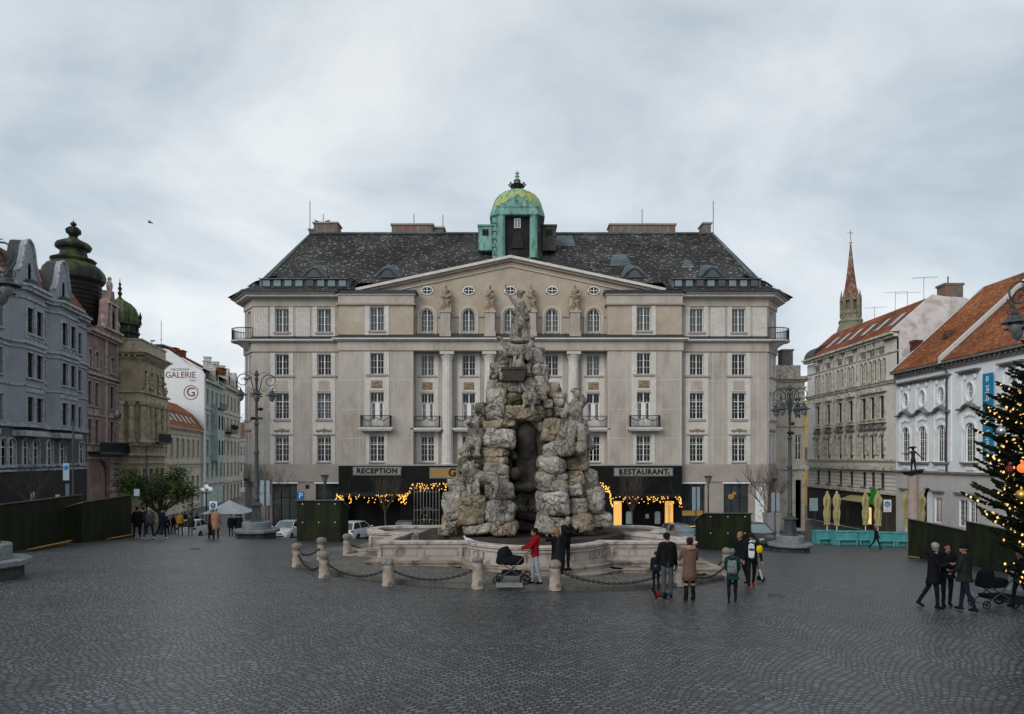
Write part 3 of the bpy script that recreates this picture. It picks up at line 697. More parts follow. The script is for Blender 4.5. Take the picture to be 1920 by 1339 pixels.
    for c in (s_of(116.5, Y0, .45), s_of(52.5, Y0, .45), s_of(-46, Y0, .45)):
        gm = MB(); gm.T = Matrix.Translation((c, -.45, Z(12.45))) @ Matrix.Diagonal((.95,1,.87,1))
        gm.poly_y(gp, 0, .3, 0)
        fr_ = [(x*1.0, z) for x, z in gp]
        pts = [(x, -.06, z) for x, z in gp[1:-1]]; gm.tube(pts, .11, 6, 1)
        gm.poly_y([(-.28,.5),(.28,.5),(.28,1.6),(.2,1.85),(0,1.98),(-.2,1.85),(-.28,1.6)], -.015, .01, 2)
        gm.tube([(-.36,-.03,.5),(-.36,-.03,1.6),(-.25,-.03,1.95),(0,-.03,2.1),(.25,-.03,1.95),(.36,-.03,1.6),(.36,-.03,.5)], .06, 5, 1)
        for i in range(7): gm.ell((0+.25*math.sin(i*2.1),-.02,2.4+i*.17), (.14,.06,.11), 6, 4, 1)
        gm.T = Matrix.Translation((c, -.15, Z(12.45))) @ Matrix.Diagonal((.95,1,.87,1))
        body = [(x*.97, z*.99) for x, z in gp[0:13]]; gm.poly_y(body, .0, .75, 3)
        gm.T = Matrix.Translation((c, -.75, Z(12.45))); gm.lathe([(1.1,0),(.95,.35),(.5,.5)], n=12, m=3, sq=.35)
        gm.build('gable', ['plaster_blue','trim_blue','interior','lead'], r)
    mm = MB(); mm.box(W-7.4, W-7.1, 2.2, 2.6, Z(14.2), Z(16.6)); mm.build('chimney', 'chimney', r)
    return r
grey_blue_house()

def onion(mb, c, prof, n=20, m=0, fl=.0): mb.lathe(prof, c, n, m, flute=fl)

def pink_house():
    Y0 = 61.02; r = left_root('pink_corner_house', 'dusty pink town house with dark bulbous tower behind its ornate gable', Y0); zc = r['zc']; Z = lambda z: z+zc
    W = 9.1; s = lambda px: s_of(px, Y0)
    mb = MB(); tr = MB(); holes = []; wl = []
    xs = [(s(168), .85), (s(181), .85), (5.9, 1.0), (8.3, .8)]
    for x, w in xs:
        for k, (a, b) in enumerate(((8.2,9.8),(4.7,6.9),(1.3,3.5))):
            rise = .4 if k == 0 else 0
            holes.append((x-w/2, x+w/2, Z(a), Z(b), rise)); wl.append((x, Z(a), w, b-a, rise)); surround(tr, x, Z(a), w, b-a, .12, .06, rise=rise)
            if k: tr.box(x-w/2-.12, x+w/2+.12, -.05, .02, Z(a-.75), Z(a-.2))
    holes.append((1.0, 5.2, Z(-4.5), Z(-.2), 1.5)); holes.append((6.6, 7.8, Z(-3.4), Z(-.6)))
    wall_grid(mb, 0, W, Z(-7), Z(11.3), [h if len(h) == 5 and h[4] else h[:4] for h in holes], .25, 0)
    mb.box(0, W, .31, 11, Z(-7), Z(11.3), 0)
    mb.build('wall', ['plaster_pink','interior'], r)
    for z in np.arange(-6.6, -.2, .55): tr.box(5.5, W, -.05, .02, Z(float(z)), Z(float(z)+.4))
    for z, h, p in ((11.2,.2,.25),(11.42,.25,.5),(7.55,.22,.2),(7.2,.12,.1),(.55,.15,.2),(3.85,.1,.08),(-.1,.15,.15)): mould(tr, 0, W, Z(z), h, p)
    for x in (4.3, 7.2): tr.box(x-.2, x+.2, -.12, .02, Z(.8), Z(7.2)); tr.box(x-.18, x+.18, -.12, .02, Z(7.9), Z(11.2))
    tr.build('cornice', 'trim_pink', r)
    for x, z, w, h, rise in wl: win(r, x, z, w, h, 2, 3, .66, rise, mat='frame_brown' if rise == 0 else 'frame_white')
    b = MB(); b.box(.3, W+.2, -1.0, 0, Z(.3), Z(.5)); 
    for i in range(60):
        x = .35+(W-.2)*i/59; b.box(x-.02, x+.02, -.98, -.94, Z(.5), Z(1.35))
    b.box(.3, W+.2, -1.0, -.92, Z(1.35), Z(1.42)); b.box(.4, 4, -.93, -.9, Z(.55), Z(1.3)); b.box(5, 8.6, -.93, -.9, Z(.55), Z(1.3)); b.build('balcony', 'dark_metal', r)
    gm = MB(); gm.T = Matrix.Translation((5.6,-.2,Z(11.6)))
    gp = [(-2.2,0),(-2.2,.8),(-1.6,1.0),(-1.25,2.2),(-1.1,3.4),(-.5,3.9),(-.4,4.6),(.4,4.6),(.5,3.9),(1.1,3.4),(1.25,2.2),(1.6,1.0),(2.2,.8),(2.2,0)]
    gm.poly_y(gp, 0, .8, 0); gm.poly_y([(-.35,.9),(.35,.9),(.35,2.4),(0,2.75),(-.35,2.4)], -.02, .01, 1)
    for sx in (-.75,.75): gm.box(sx-.16, sx+.16, -.15, .02, .8, 3.2, 2)
    gm.box(-1.3,1.3,-.2,.02,3.2,3.4,2); gm.box(-2.3,2.3,-.22,.02,.62,.82,2)
    gm.ell((0,.3,5.1), (.35,.3,.6), 8, 6, 2); gm.ell((0,.3,5.8), (.2,.2,.22), 8, 6, 2)
    for sx in (-2,2): gm.lathe([(.25,.8),(.1,1.2),(.22,1.6),(0.05,2.0)], (sx,.2,0), 8, 2)
    gm.build('gable', ['plaster_pink','interior','trim_pink'], r)
    rf = MB(); rf.add([(0,-.2,Z(11.7)),(W,-.2,Z(11.7)),(W,4,Z(14.6)),(0,4,Z(14.6)),(0,10,Z(12)),(W,10,Z(12))], [(0,1,2,3),(3,2,5,4)]); rf.build('roof', 'tile_brown', r)
    return r
pink_house()

def tower_dome():
    X, Y = -42.4, 66.0; r = thing('bulbous_tower', 'dark copper tower of stacked bulbs crowned by an open lantern, behind the pink house', 'tower', (X,Y,gz(-30,Y))); o = CZ-gz(-30,Y); Z = lambda z: z+o
    m = MB(); m.lathe([(2.35,0),(2.35,Z(16.9)),(2.5,Z(17.0))], n=24); 
    for z in np.arange(12.2, 16.9, .42): m.lathe([(2.42,Z(float(z))),(2.36,Z(float(z)+.3))], n=24)
    m.build('drum', 'shop_dark', r)
    m = MB(); m.lathe([(2.5,16.9),(2.72,17.1),(2.78,17.5),(2.62,18.0),(2.2,18.5),(1.75,18.8),(1.9,18.9),(2.0,19.05),(1.85,19.15),(1.45,19.3),(1.22,19.45),(1.12,19.85),(1.2,20.0),(1.5,20.15),(1.58,20.4),(1.4,20.68),(.95,20.9),(.5,21.1),(.32,21.35),(.42,21.42),(.3,21.5)], (0,0,o), 28, flute=.035)
    m.build('dome', 'dark_copper', r, smooth=True, angle=30)
    m = MB()
    for k in range(6):
        a = k*PI/3; c, s_ = math.cos(a), math.sin(a)
        m.tube([(.25*c,.25*s_,Z(21.5)),(.6*c,.6*s_,Z(21.7)),(.6*c,.6*s_,Z(22.0)),(.35*c,.35*s_,Z(22.2)),(0,0,Z(22.3))], .07, 6); m.ell((.64*c,.64*s_,Z(21.85)), (.12,.12,.16), 6, 4)
    m.lathe([(.45,21.6),(.5,21.9),(.3,22.2),(.12,22.3),(.28,22.5),(.26,22.65),(.05,22.8),(.01,23.0)], (0,0,o), 10)
    m.build('finial', 'dark_copper', r)
tower_dome()
def green_dome():
    X, Y = -42.5, 74.; r = thing('green_onion_dome', 'ribbed green copper onion dome with spiked finial above the yellow palace', 'dome', (X,Y,gz(-30,Y))); o = CZ-gz(-30,Y)
    m = MB(); m.lathe([(1.75,-o),(1.75,13.3),(1.95,13.4),(1.95,13.6),(1.7,13.65),(1.7,14.2),(2.0,14.3),(2.0,14.45)], (0,0,o), 16)
    for k in range(8):
        a = k*PI/4+.2; m.box(1.72*math.cos(a)-.12,1.72*math.cos(a)+.12,1.72*math.sin(a)-.12,1.72*math.sin(a)+.12,10.5+o,14.2+o)
    m.build('drum', 'dark_copper', r)
    m = MB(); m.lathe([(1.75,14.4),(1.86,14.9),(1.8,15.6),(1.55,16.2),(1.1,16.7),(.5,17.05),(.2,17.3)], (0,0,o), 32, flute=.06); m.build('dome', 'green_copper', r)
    m = MB(); m.lathe([(.3,17.1),(.12,17.5),(.26,17.8),(.1,18.05),(.22,18.3),(.08,18.6),(.15,18.8),(.05,19),(.01,19.5)], (0,0,o), 8)
    m.build('finial', 'dark_copper', r); m = MB(); m.lathe([(.2,14.4),(.1,14.9),(.2,15.2),(.02,15.8)], (2.1,.2,o), 6); m.build('pinnacle', 'dark_copper', r)
green_dome()

def yellow_palace():
    Y0 = 69.2; off = 2.0; r = left_root('yellow_palace', 'yellow-beige palace with giant columns and parapet, standing forward of the pink house', Y0, off); zc = r['zc']; Z = lambda z: z+zc; W = 8.1
    mb = MB(); tr = MB(); holes = []; wl = []
    for x in (1.3, 3.4, 5.4, 7.2):
        holes.append((x-.4,x+.4,Z(7.3),Z(9.0))); wl.append((x,Z(7.3),.8,1.7)); surround(tr, x, Z(7.3), .8, 1.7, .15, .1)
        holes.append((x-.45,x+.45,Z(2.2),Z(4.6))); wl.append((x,Z(2.2),.9,2.4)); surround(tr, x, Z(2.2), .9, 2.4, .15, .1)
        holes.append((x-.6,x+.6,Z(-4.6),Z(-1.2)))
    wall_grid(mb, 0, W, Z(-7.4), Z(10.4), holes, .3, 0)
    # flank towards the camera
    mb.T = Matrix.Rotation(R(0),4,'Z'); T, Ls = seg_T((0,2.4),(0,0)); mb.T = T
    wall_grid(mb, 0, Ls, Z(-7.4), Z(10.4), [(.8,1.6,Z(1.6),Z(4.9))], .3, 0); mb.T = None
    mb.box(.02, W, .32, 10, Z(-7.4), Z(10.4), 0)
    mb.build('wall', ['plaster_yellow','interior'], r)
    line = [(0,2.4),(0,0),(W,0),(W,3)]
    for z0, z1, p in ((10.0,10.15,.15),(10.4,10.6,.45),(10.6,10.75,.7),(6.55,6.75,.5),(5.7,6.5,.3),(1.2,1.5,.35),(.2,.45,.4),(-.6,-.4,.2)): band(tr, line, -.05, p, Z(z0), Z(z1))
    for i in range(14):
        x = .25+i*.58; tr.box(x-.1, x+.1, -.42, 0, Z(10.15), Z(10.4))
    for i in range(4): tr.box(-.42, 0, .3+i*.55, .5+i*.55, Z(10.15), Z(10.4))
    band(tr, line, -.3, .1, Z(10.75), Z(11.9)); band(tr, line, -.35, .2, Z(11.9), Z(12.05))
    # broken pediments over the first floor, a trophy on the corner
    for x in (1.6, 4.4, 6.6): tr.poly_y([(x-1,Z(6.76)),(x+1,Z(6.76)),(x+.3,Z(7.4)),(x-.3,Z(7.4))], -.4, .0); 
    rg = random.Random(5)
    for i in range(40):
        x = rg.choice((0.1,1.6,4.4,6.6))+rg.uniform(-.35,.35); tr.ell((x,-.45-rg.random()*.15,Z(rg.uniform(6.9,8.4))), (.16,.14,.2), 6, 4)
    tr.build('cornice', 'trim_yellow', r)
    c = MB()
    for (x, y) in ((-.35,1.7),(-.35,.75),(-.32,-.32),(.7,-.35),(2.3,-.35),(4.4,-.35),(6.3,-.35),(7.7,-.35)):
        c.lathe([(.42,1.5),(.42,1.7),(.32,1.8),(.33,3.0),(.27,5.2),(.4,5.35),(.42,5.7)], (x,y,zc), 12)
    c.build('column', 'trim_yellow', r, smooth=True, angle=30)
    b = MB(); b.box(2.2,6.6,-1.1,-.3,Z(1.5),Z(1.62)); 
    for i in range(30): b.box(2.2+4.4*i/29-.02,2.2+4.4*i/29+.02,-1.1,-1.06,Z(1.62),Z(2.5))
    b.box(2.2,6.6,-1.12,-1.05,Z(2.5),Z(2.57)); b.build('balcony', 'dark_metal', r)
    for x, z, w, h in wl: win(r, x, z, w, h, 2, 3, .66, mat='frame_brown')
    for x in (1.3, 5.4):
        p = MB(); p.box(x-.5,x+.5,.4,.45,Z(-4.4),Z(-2.0)); p.build('lit_shop_window', 'glow_dim', r)
    m = MB(); m.lathe([(.01,.0),(.3,.06),(.42,.16)], n=14); o = m.build('satellite_dish', 'plate_white', r, smooth=True); o.location = (-.9,1.9,Z(4.3)); o.rotation_euler = (R(80),0,R(-25))
    return r
yellow_palace()

def small_house():
    Y0 = 77.2; r = left_root('small_orange_roofed_house', 'low cream house with orange mansard roof and skylights before the white gable wall', Y0); zc = r['zc']; Z = lambda z: z+zc
    W = (101.4-Y0)*math.hypot(1,.203); mb = MB(); tr = MB(); holes = []; wl = []
    for i in range(9):
        x = 1.6+i*2.65; holes.append((x-.5,x+.5,Z(.2),Z(2.5))); wl.append((x,Z(.2),1.,2.3)); surround(tr, x, Z(.2), 1., 2.3, .14, .06)
        holes.append((x-.7,x+.7,Z(-6.2),Z(-2.6)))
    wall_grid(mb, 0, W, Z(-7.6), Z(4.0), holes, .25, 0)
    mb.box(0, W, .3, 7, Z(-7.6), Z(4.0), 0); mb.build('wall', ['plaster_cream','interior'], r)
    for z, h, p in ((3.6,.2,.2),(3.8,.25,.45),(3.0,.15,.1),(-.9,.25,.25),(-1.4,.15,.1)): mould(tr, 0, W, Z(z), h, p)
    tr.build('cornice', 'trim_yellow', r)
    for x, z, w, h in wl: win(r, x, z, w, h, 2, 3, .66)
    rf = MB(); rf.add([(0,-.5,Z(4.05)),(W,-.5,Z(4.05)),(W,1.2,Z(6.4)),(0,1.2,Z(6.4)),(0,3.4,Z(7.9)),(W,3.4,Z(7.9)),(0,7,Z(7.9)),(W,7,Z(7.9))], [(0,1,2,3),(3,2,5,4),(4,5,7,6),(0,3,4,6),(1,7,5,2)])
    rf.build('roof', 'tile_orange', r)
    for i in range(6):
        x = 9.0+i*2.3; q = MB(); q.add([(x,-.06,Z(4.75)),(x+.9,-.06,Z(4.75)),(x+.9,.66,Z(5.75)),(x,.66,Z(5.75))], [(0,1,2,3)]); q.build('skylight', 'windscreen', r)
    for i in (3,4,5,6,7):
        x = 1.6+i*2.65; p = MB(); p.box(x-.5,x+.5,.4,.45,Z(-5.4),Z(-3.3)); p.build('lit_shop_window', ['glow_dim','glow_warm'][i%2], r)
    return r
small_house()

def gable_house():
    Y0 = 101.6; r = left_root('gallery_house', 'tall white gable wall lettered GALERIE, with narrow mint green street front', Y0); zc = r['zc']; Z = lambda z: z+zc
    r.rotation_euler = (0,0,0)
    X0 = r.location.x; px = lambda x: (x-HX)/F*Y0-X0; pz = lambda y: -(y-HY)/F*Y0+zc
    m = MB(); pts = [(px(262),0),(px(382),0),(px(383),pz(703)),(px(377),pz(693)),(px(368),pz(688)),(px(345),pz(675)),(px(317),pz(656)),(px(307),pz(653)),(px(262),pz(653))]
    m.poly_y(pts, 0, .5); m.build('gable_wall', 'plaster_white', r)
    rf = MB(); a = [(px(x), pz(y)+.1) for x, y in ((307,652),(317,654),(345,673.5),(368,686.5),(378,690))]
    vs = [(x,-.15,z) for x, z in a]+[(x-4.3,22,z) for x, z in a]; n = len(a); rf.add(vs, [(i,i+1,n+i+1,n+i) for i in range(n-1)]); vs2 = [(x,-.15,z) for x, z in a]+[(x,-.15,z+.28) for x, z in a]; rf.add(vs2, [(i,i+1,n+i+1,n+i) for i in range(n-1)])
    rf.build('roof', 'tile_brown', r)
    for x, y, w in ((320,652,7),(333,657,8)):
        c = MB(); c.box(px(x-w/2),px(x+w/2),.8,2,pz(y+10),pz(y)); c.box(px(x-w/2)-.1,px(x+w/2)+.1,.7,2.1,pz(y),pz(y)+.2); c.build('chimney', 'tile_red', r)
    for x, y, w in ((350,667,7),(366,673,6),(380,681,9)):
        c = MB(); c.box(px(x-w/2),px(x+w/2),6,7.5,pz(y+12),pz(y)); c.box(px(x-w/2)-.1,px(x+w/2)+.1,5.9,7.6,pz(y),pz(y)+.15); c.build('chimney', 'plate_white' if w < 9 else 'tile_red', r)
    c = MB(); c.box(px(281),px(307),-.3,3,pz(652),pz(646)); c.box(px(284),px(285),0,.1,pz(646),pz(640)); c.tube([(px(299),.5,pz(646)),(px(299),.5,pz(600))], .04, 4); c.tube([(px(297),.5,pz(636)),(px(301),.5,pz(636))], .03, 4); c.tube([(px(279),.5,pz(638)),(px(287),.5,pz(638))], .1, 4); c.build('roof_box', 'dark_metal', r)
    lettering('GALERIE', 1.28, 'wine_letter', r, (px(338.5),-.02,pz(703.5)), bold=-.004, sx=.95)
    lettering('OBCHODNÍ', .5, 'grey_letter', r, (px(337),-.02,pz(693)))
    lettering('ORLÍ', .45, 'grey_letter', r, (px(361),-.02,pz(713.5)))
    lettering('G', 1.9, 'wine_letter', r, (px(358),-.02,pz(736)))
    e = MB(); k = 40; rad = 13*Y0/F; e.tube([(px(358)+rad*math.cos(2*PI*i/k),-.02,pz(736)+rad*math.sin(2*PI*i/k)) for i in range(k+1)], .05, 4); e.build('emblem_ring', 'wine_letter', r)
    # street front
    f = bpy.data.objects.new('street_front', None); COL.objects.link(f); f.parent = r; f.rotation_euler = (0,0,LROT); f.location = (.3,.3,0)
    W = 13.; mb = MB(); tr = MB(); holes = []; wl = []
    for i in range(4):
        x = 1.8+i*3.1
        for a, b in ((8.3,10.4),(4.4,6.6),(.4,2.7),(-3.0,-.8)): holes.append((x-.55,x+.55,Z(a),Z(b))); wl.append((x,Z(a),1.1,b-a)); surround(tr, x, Z(a), 1.1, b-a, .15, .08)
    wall_grid(mb, 0, W, Z(-7.8), Z(11.6), holes, .25, 0)
    for z, h, p in ((11.4,.3,.5),(7.3,.2,.2),(-4,.4,.4),(3.4,.15,.15)): mould(tr, 0, W, Z(z), h, p)
    mb.box(.3, W, .3, 1.5, Z(-7.8), Z(11.6), 0)
    # bay window
    mb.box(4.3,8.6,-1.0,-.02,Z(-.5),Z(7.6),0); 
    for x in (5.3,7.5):
        for a, b in ((4.4,6.6),(.4,2.7)): mb.box(x-.5,x+.5,-1.02,-.9,Z(a),Z(b),1)
    wlm = mb.build('wall', ['plaster_mint','interior'], f); tr.build('cornice', 'trim_ivory', f)
    rf = MB(); rf.add([(0,-.5,Z(11.7)),(W,-.5,Z(11.7)),(W,3,Z(14.6)),(0,3,Z(14.6))], [(0,1,2,3)]); rf.build('roof', 'slate', f)
    d = MB(); d.poly_y([(5.2,Z(11.7)),(7.8,Z(11.7)),(7.7,Z(13.6)),(7,Z(14.6)),(6.5,Z(14.8)),(6,Z(14.6)),(5.3,Z(13.6))], -.4, 1.5, 0); d.poly_y([(6.1,Z(12.2)),(6.9,Z(12.2)),(6.9,Z(13.6)),(6.5,Z(13.9)),(6.1,Z(13.6))], -.43, -.39, 1); d.build('dormer', ['trim_ivory','interior'], f)
    b = MB(); b.box(4.2,8.7,-1.4,-1.0,Z(7.6),Z(7.75)); b.box(4.2,8.7,-1.4,-1.34,Z(7.75),Z(8.6)); b.build('balcony', 'dark_metal', f)
    for x, z, w, h in wl: win(f, x, z, w, h, 2, 3, .66, mat='frame_brown')
    for ch in list(f.children):
        ch.parent = r; ch.location = Matrix.Rotation(LROT, 3, 'Z') @ ch.location + f.location; ch.rotation_euler = (0,0,LROT)
    bpy.data.objects.remove(f)
    return r
gable_house()

def cream_house():
    Y0 = 114.8; r = left_root('cream_house', 'narrow cream town house with planted balcony, last before the hotel corner', Y0); zc = r['zc']; Z = lambda z: z+zc; W = 17.
    mb = MB(); tr = MB(); holes = []; wl = []
    for i in range(5):
        x = 2+i*3.2
        for a, b in ((8.6,10.8),(4.6,6.9),(.6,2.9),(-3.2,-.9)): holes.append((x-.55,x+.55,Z(a),Z(b))); wl.append((x,Z(a),1.1,b-a)); surround(tr, x, Z(a), 1.1, b-a, .18, .08)
        holes.append((x-.9,x+.9,Z(-7.6),Z(-4.8)))
    wall_grid(mb, 0, W, Z(-8), Z(12.2), holes, .25, 0); mb.box(0, W, .3, 6, Z(-8), Z(12.2), 0); mb.build('wall', ['plaster_cream','interior'], r)
    for z, h, p in ((12.,.3,.6),(7.6,.2,.2),(-4.3,.4,.4),(3.7,.15,.15)): mould(tr, 0, W, Z(z), h, p)
    tr.build('cornice', 'trim_ivory', r)
    rf = MB(); rf.add([(0,-.5,Z(12.3)),(W,-.5,Z(12.3)),(W,2,Z(14.5)),(0,2,Z(14.5)),(0,6,Z(15)),(W,6,Z(15))], [(0,1,2,3),(3,2,5,4)]); rf.build('roof', 'lead', r)
    for x in (4.5, 11): 
        d = MB(); d.poly_y([(x-1.3,Z(12.3)),(x+1.3,Z(12.3)),(x+1.1,Z(14.4)),(x,Z(15.6)),(x-1.1,Z(14.4))], -.4, 1.5, 0); d.poly_y([(x-.4,Z(12.7)),(x+.4,Z(12.7)),(x+.4,Z(14.2)),(x-.4,Z(14.2))], -.43, -.39, 1); d.build('dormer', ['trim_ivory','interior'], r)
    for x in (2, 8, 13):
        c = MB(); c.box(x,x+.9,2.2,3.2,Z(14),Z(17)); c.box(x-.1,x+1,2.1,3.3,Z(17),Z(17.2)); c.build('chimney', 'plate_white', r)
    b = MB(); b.box(3,8,-1.1,0,Z(4.2),Z(4.4)); b.box(3,8,-1.1,-1.03,Z(4.4),Z(5.3)); 
    rg = random.Random(2)
    for i in range(120): b.ell((3+rg.random()*5,-1.1+rg.uniform(-.2,.2),Z(5.3+rg.uniform(-.3,.35))), (.16,.14,.12), 5, 3, 1)
    b.build('balcony', ['dark_metal','needles'], r)
    for x, z, w, h in wl: win(r, x, z, w, h, 2, 3, .66, mat='frame_brown')
    p = MB(); p.box(2.3,3.6,.4,.45,Z(-7),Z(-5)); p.build('lit_shop_window', 'glow_yellow', r)
    return r
cream_house()
def closing(name, label, x0, x1, Y, ztop, mat, cat='building'):
    g = gz(0, Y); X0 = (x0-HX)/F*Y; X1 = (x1-HX)/F*Y; r = thing(name, label, cat, ((X0+X1)/2, Y, g)); w = (X1-X0)/2; h = CZ+ztop-g
    mb = MB(); holes = []
    n = max(2, int(2*w/3.2)); wl = []
    for i in range(n):
        x = -w+2*w*(i+.5)/n
        for k in range(int(h/3.6)): holes.append((x-.55,x+.55,1.2+k*3.5,3.2+k*3.5)); wl.append((x,1.2+k*3.5))
    holes = [q for q in holes if q[3] < h-.4]; wl = [q for q in wl if q[1]+2 < h-.4]
    wall_grid(mb, -w, w, 0, h, holes, .25, 0); mb.box(-w, w, .3, 9, 0, h, 0); mb.build('wall', [mat,'interior'], r)
    c = MB(); c.box(-w-.2, w+.2, -.4, .1, h-.3, h); c.build('cornice', 'trim_ivory', r)
    rf = MB(); rf.add([(-w,-.4,h),(w,-.4,h),(w,5,h+4),(-w,5,h+4),(-w,10,h),(w,10,h)], [(0,1,2,3),(3,2,5,4),(0,3,4),(1,5,2)]); rf.build('roof', 'tile_brown', r)
    for x, z in wl: win(r, x, z, 1.1, 2., 2, 3, .66, curtain=0)
closing('distant_house', 'distant grey house closing the street left of the hotel', 380, 470, 150, 4, 'far_grey')
closing('distant_house', 'distant pale house closing the lane right of the hotel', 1470, 1560, 160, 3, 'far_grey')

# ---------------------------------------------------------------- right hand row (walls run towards the camera)
def right_root(name, label, X, Yfar):
    g = gz(30, Yfar); r = thing(name, label, 'building', (X, Yfar, g), R(-90)); r['zc'] = CZ-g; return r
def ivory_house():
    X = 36.6; Yf = 84.6; r = right_root('ivory_ornate_house', 'long ivory ornate house with hooded windows, red roof and blank white party wall', X, Yf); zc = r['zc']; Z = lambda z: z+zc; W = 20.
    s = lambda px: Yf-X*F/(px-HX)
    mb = MB(); tr = MB(); holes = []; wl = []; xs = [s(p) for p in (1534,1554,1575.6,1596,1620,1636.5,1654)]
    for i, x in enumerate(xs):
        big = .95
        for d in (-.42,.42): holes.append((x+d-.27,x+d+.27,Z(7.7),Z(9.8),.27)); wl.append((x+d,Z(7.7),.54,2.1,.27,1)); surround(tr, x+d, Z(7.7), .54, 2.1, .1, .06, rise=.27)
        holes.append((x-big/2,x+big/2,Z(3.9),Z(6.1))); wl.append((x,Z(3.9),big,2.2,0,2)); surround(tr, x, Z(3.9), big, 2.2, .16, .1)
        tr.box(x-.85,x+.85,-.35,0,Z(6.5),Z(6.65)); tr.poly_y([(x-.8,Z(6.65)),(x+.8,Z(6.65)),(x,Z(7.05))], -.3, 0)
        holes.append((x-big/2,x+big/2,Z(-.1),Z(2.3),.45)); wl.append((x,Z(-.1),big,2.4,.45,2)); surround(tr, x, Z(-.1), big, 2.4, .16, .1, rise=.45)
        for d in (-.62,.62): tr.box(x+d-.1,x+d+.1,-.22,0,Z(.3),Z(2.5)); tr.ell((x+d,-.24,Z(2.3)), (.14,.14,.22), 6, 5, 1)
        tr.box(x-.85,x+.85,-.4,0,Z(3.45),Z(3.6)); tr.box(x-.8,x+.8,-.3,0,Z(2.85),Z(3.0),1)
        for k in range(7): tr.ell((x+(-.45+.15*k),-.2,Z(2.75+.3*math.sin(PI*k/6)+.1)), (.14,.14,.16), 6, 4, 1)
        for k in range(4): tr.ell((x+(-.3+.2*k),-.22,Z(3.25)), (.11,.12,.12), 6, 4, 1)
        holes.append((x-.4,x+.4,Z(-3.0),Z(-1.5))); wl.append((x,Z(-3.0),.8,1.5,0,2)); tr.box(x-.5,x+.5,-.15,0,Z(-3.15),Z(-3.0),1)
        if 0 < i: tr.box((x+xs[i-1])/2-.12,(x+xs[i-1])/2+.12,-.1,0,Z(.2),Z(11))
        for d in (-.5,0,.5): tr.box(x+d-.1,x+d+.1,-.4,0,Z(10.9),Z(11.5)); 
        for d in (-.25,.25): tr.ell((x+d,-.06,Z(10.5)), (.2,.08,.28), 6, 4, 1)
    wall_grid(mb, 0, W, Z(-7.6), Z(11.4), holes, .25, 0); mb.box(.02, W-.3, .3, 14, Z(-7.6), Z(11.4), 0)
    mb.box(.02, W-.02, -.02, .0, Z(-7.5), Z(-3.6), 2)
    mb.build('wall', ['plaster_ivory','interior','shop_brown'], r)
    for z, h, p in ((11.5,.25,.5),(11.76,.2,.75),(7.2,.2,.2),(7.42,.1,.3),(-.35,.2,.25),(-1.25,.3,.5),(-.95,.2,.3),(-3.6,.25,.35),(10.1,.12,.1)): mould(tr, 0, W, Z(z), h, p)
    for z in np.arange(-3.2, -1.3, .38): tr.box(0, W, -.03, .0, Z(float(z)), Z(float(z)+.04), 1)
    tr.build('cornice', ['trim_ivory','museum_stone'], r)
    for x, z, w, h, rise, c in wl: win(r, x, z, w, h, c, 3, .66 if c == 2 else 0, rise, mat='frame_brown')
    # blank party wall facing the camera with its chimney
    g = MB(); T, Ls = seg_T((W-.0,0),(W,-0.01))
    prof = [(0,Z(-7.6)),(0,Z(11.8)),(-.62,Z(11.85)),(-.62,Z(12.1)),(3.2,Z(15.45)),(4.4,Z(15.25)),(6.3,Z(15.15)),(9,Z(13.6)),(14,Z(11)),(14,Z(-7.6))]
    g.poly_x(prof, W-.3, W); g.build('party_wall', 'gable_white', r)
    rf = MB(); rf.add([(0,-.6,Z(11.97)),(W-.3,-.6,Z(11.97)),(W-.3,3.2,Z(15.3)),(0,3.2,Z(15.3)),(W-.3,6.5,Z(15.1)),(0,6.5,Z(15.1)),(0,14,Z(11)),(W-.3,14,Z(11))], [(0,1,2,3),(3,2,4,5),(5,4,7,6),(0,3,5,6)]); rf.build('roof', 'tile_red', r)
    for i in range(6):
        x = 4+i*2.7; q = MB(); q.add([(x,.35,Z(12.88)),(x+.9,.35,Z(12.88)),(x+.9,1.75,Z(14.12)),(x,1.75,Z(14.12))], [(0,1,2,3)]); q.build('skylight', 'windscreen', r)
    c = MB(); c.box(W-1.6,W-.31,4.6,6.3,Z(14.4),Z(16.4),0); c.box(W-1.7,W-.25,4.5,6.4,Z(16.4),Z(16.6),0); c.tube([(W-1,5.3,Z(16.6)),(W-1,5.3,Z(17.4))], .06, 5, 1); c.build('chimney', ['chimney','dark_metal'], r)
    c = MB(); c.box(W+.1,W+.75,1.0,1.75,Z(7.5),Z(10.8)); c.box(W+.04,W+.81,.94,1.81,Z(10.8),Z(11.0)); c.build('chimney', 'tile_brown', r)
    q = MB(); n = 12; pts = [(1.6*math.cos(PI*k/n), Z(12)+1.5*math.sin(PI*k/n)) for k in range(n+1)]; q.poly_x([(y+1.2, z) for y, z in pts], -.1, 2.6, 0); q.build('curved_dormer', 'lead', r)
    for x, y, h, cr in ((6.5,3.4,3.4,0),(9.3,3.4,1.4,1),(13,3.6,2.2,1),(15.2,3.6,1.6,1),(17.3,4,2.6,2)):
        a = MB(); a.tube([(x,y,Z(15.2)),(x,y,Z(15.2+h))], .022, 4)
        if cr: a.tube([(x-.1,y-1.1,Z(15.1+h)),(x+.1,y+1.3,Z(15.2+h))], .016, 4); 
        if cr == 2:
            for k in range(6): a.tube([(x-.35,y-1+k*.42,Z(15.1+h)),(x+.35,y-1+k*.42,Z(15.12+h))], .01, 3)
        a.build('aerial', 'dark_metal', r)
    # shop level: dark glazing, green sign, lit doorway
    for x0, x1, k in ((1,5.2,'shop_dark'),(6.2,9.6,'shop_dark'),(10.6,15.4,'shop_dark')):
        p = MB(); p.box(x0,x1,-.06,-.021,Z(-7.2),Z(-4.3)); p.build('shop_window', k, r)
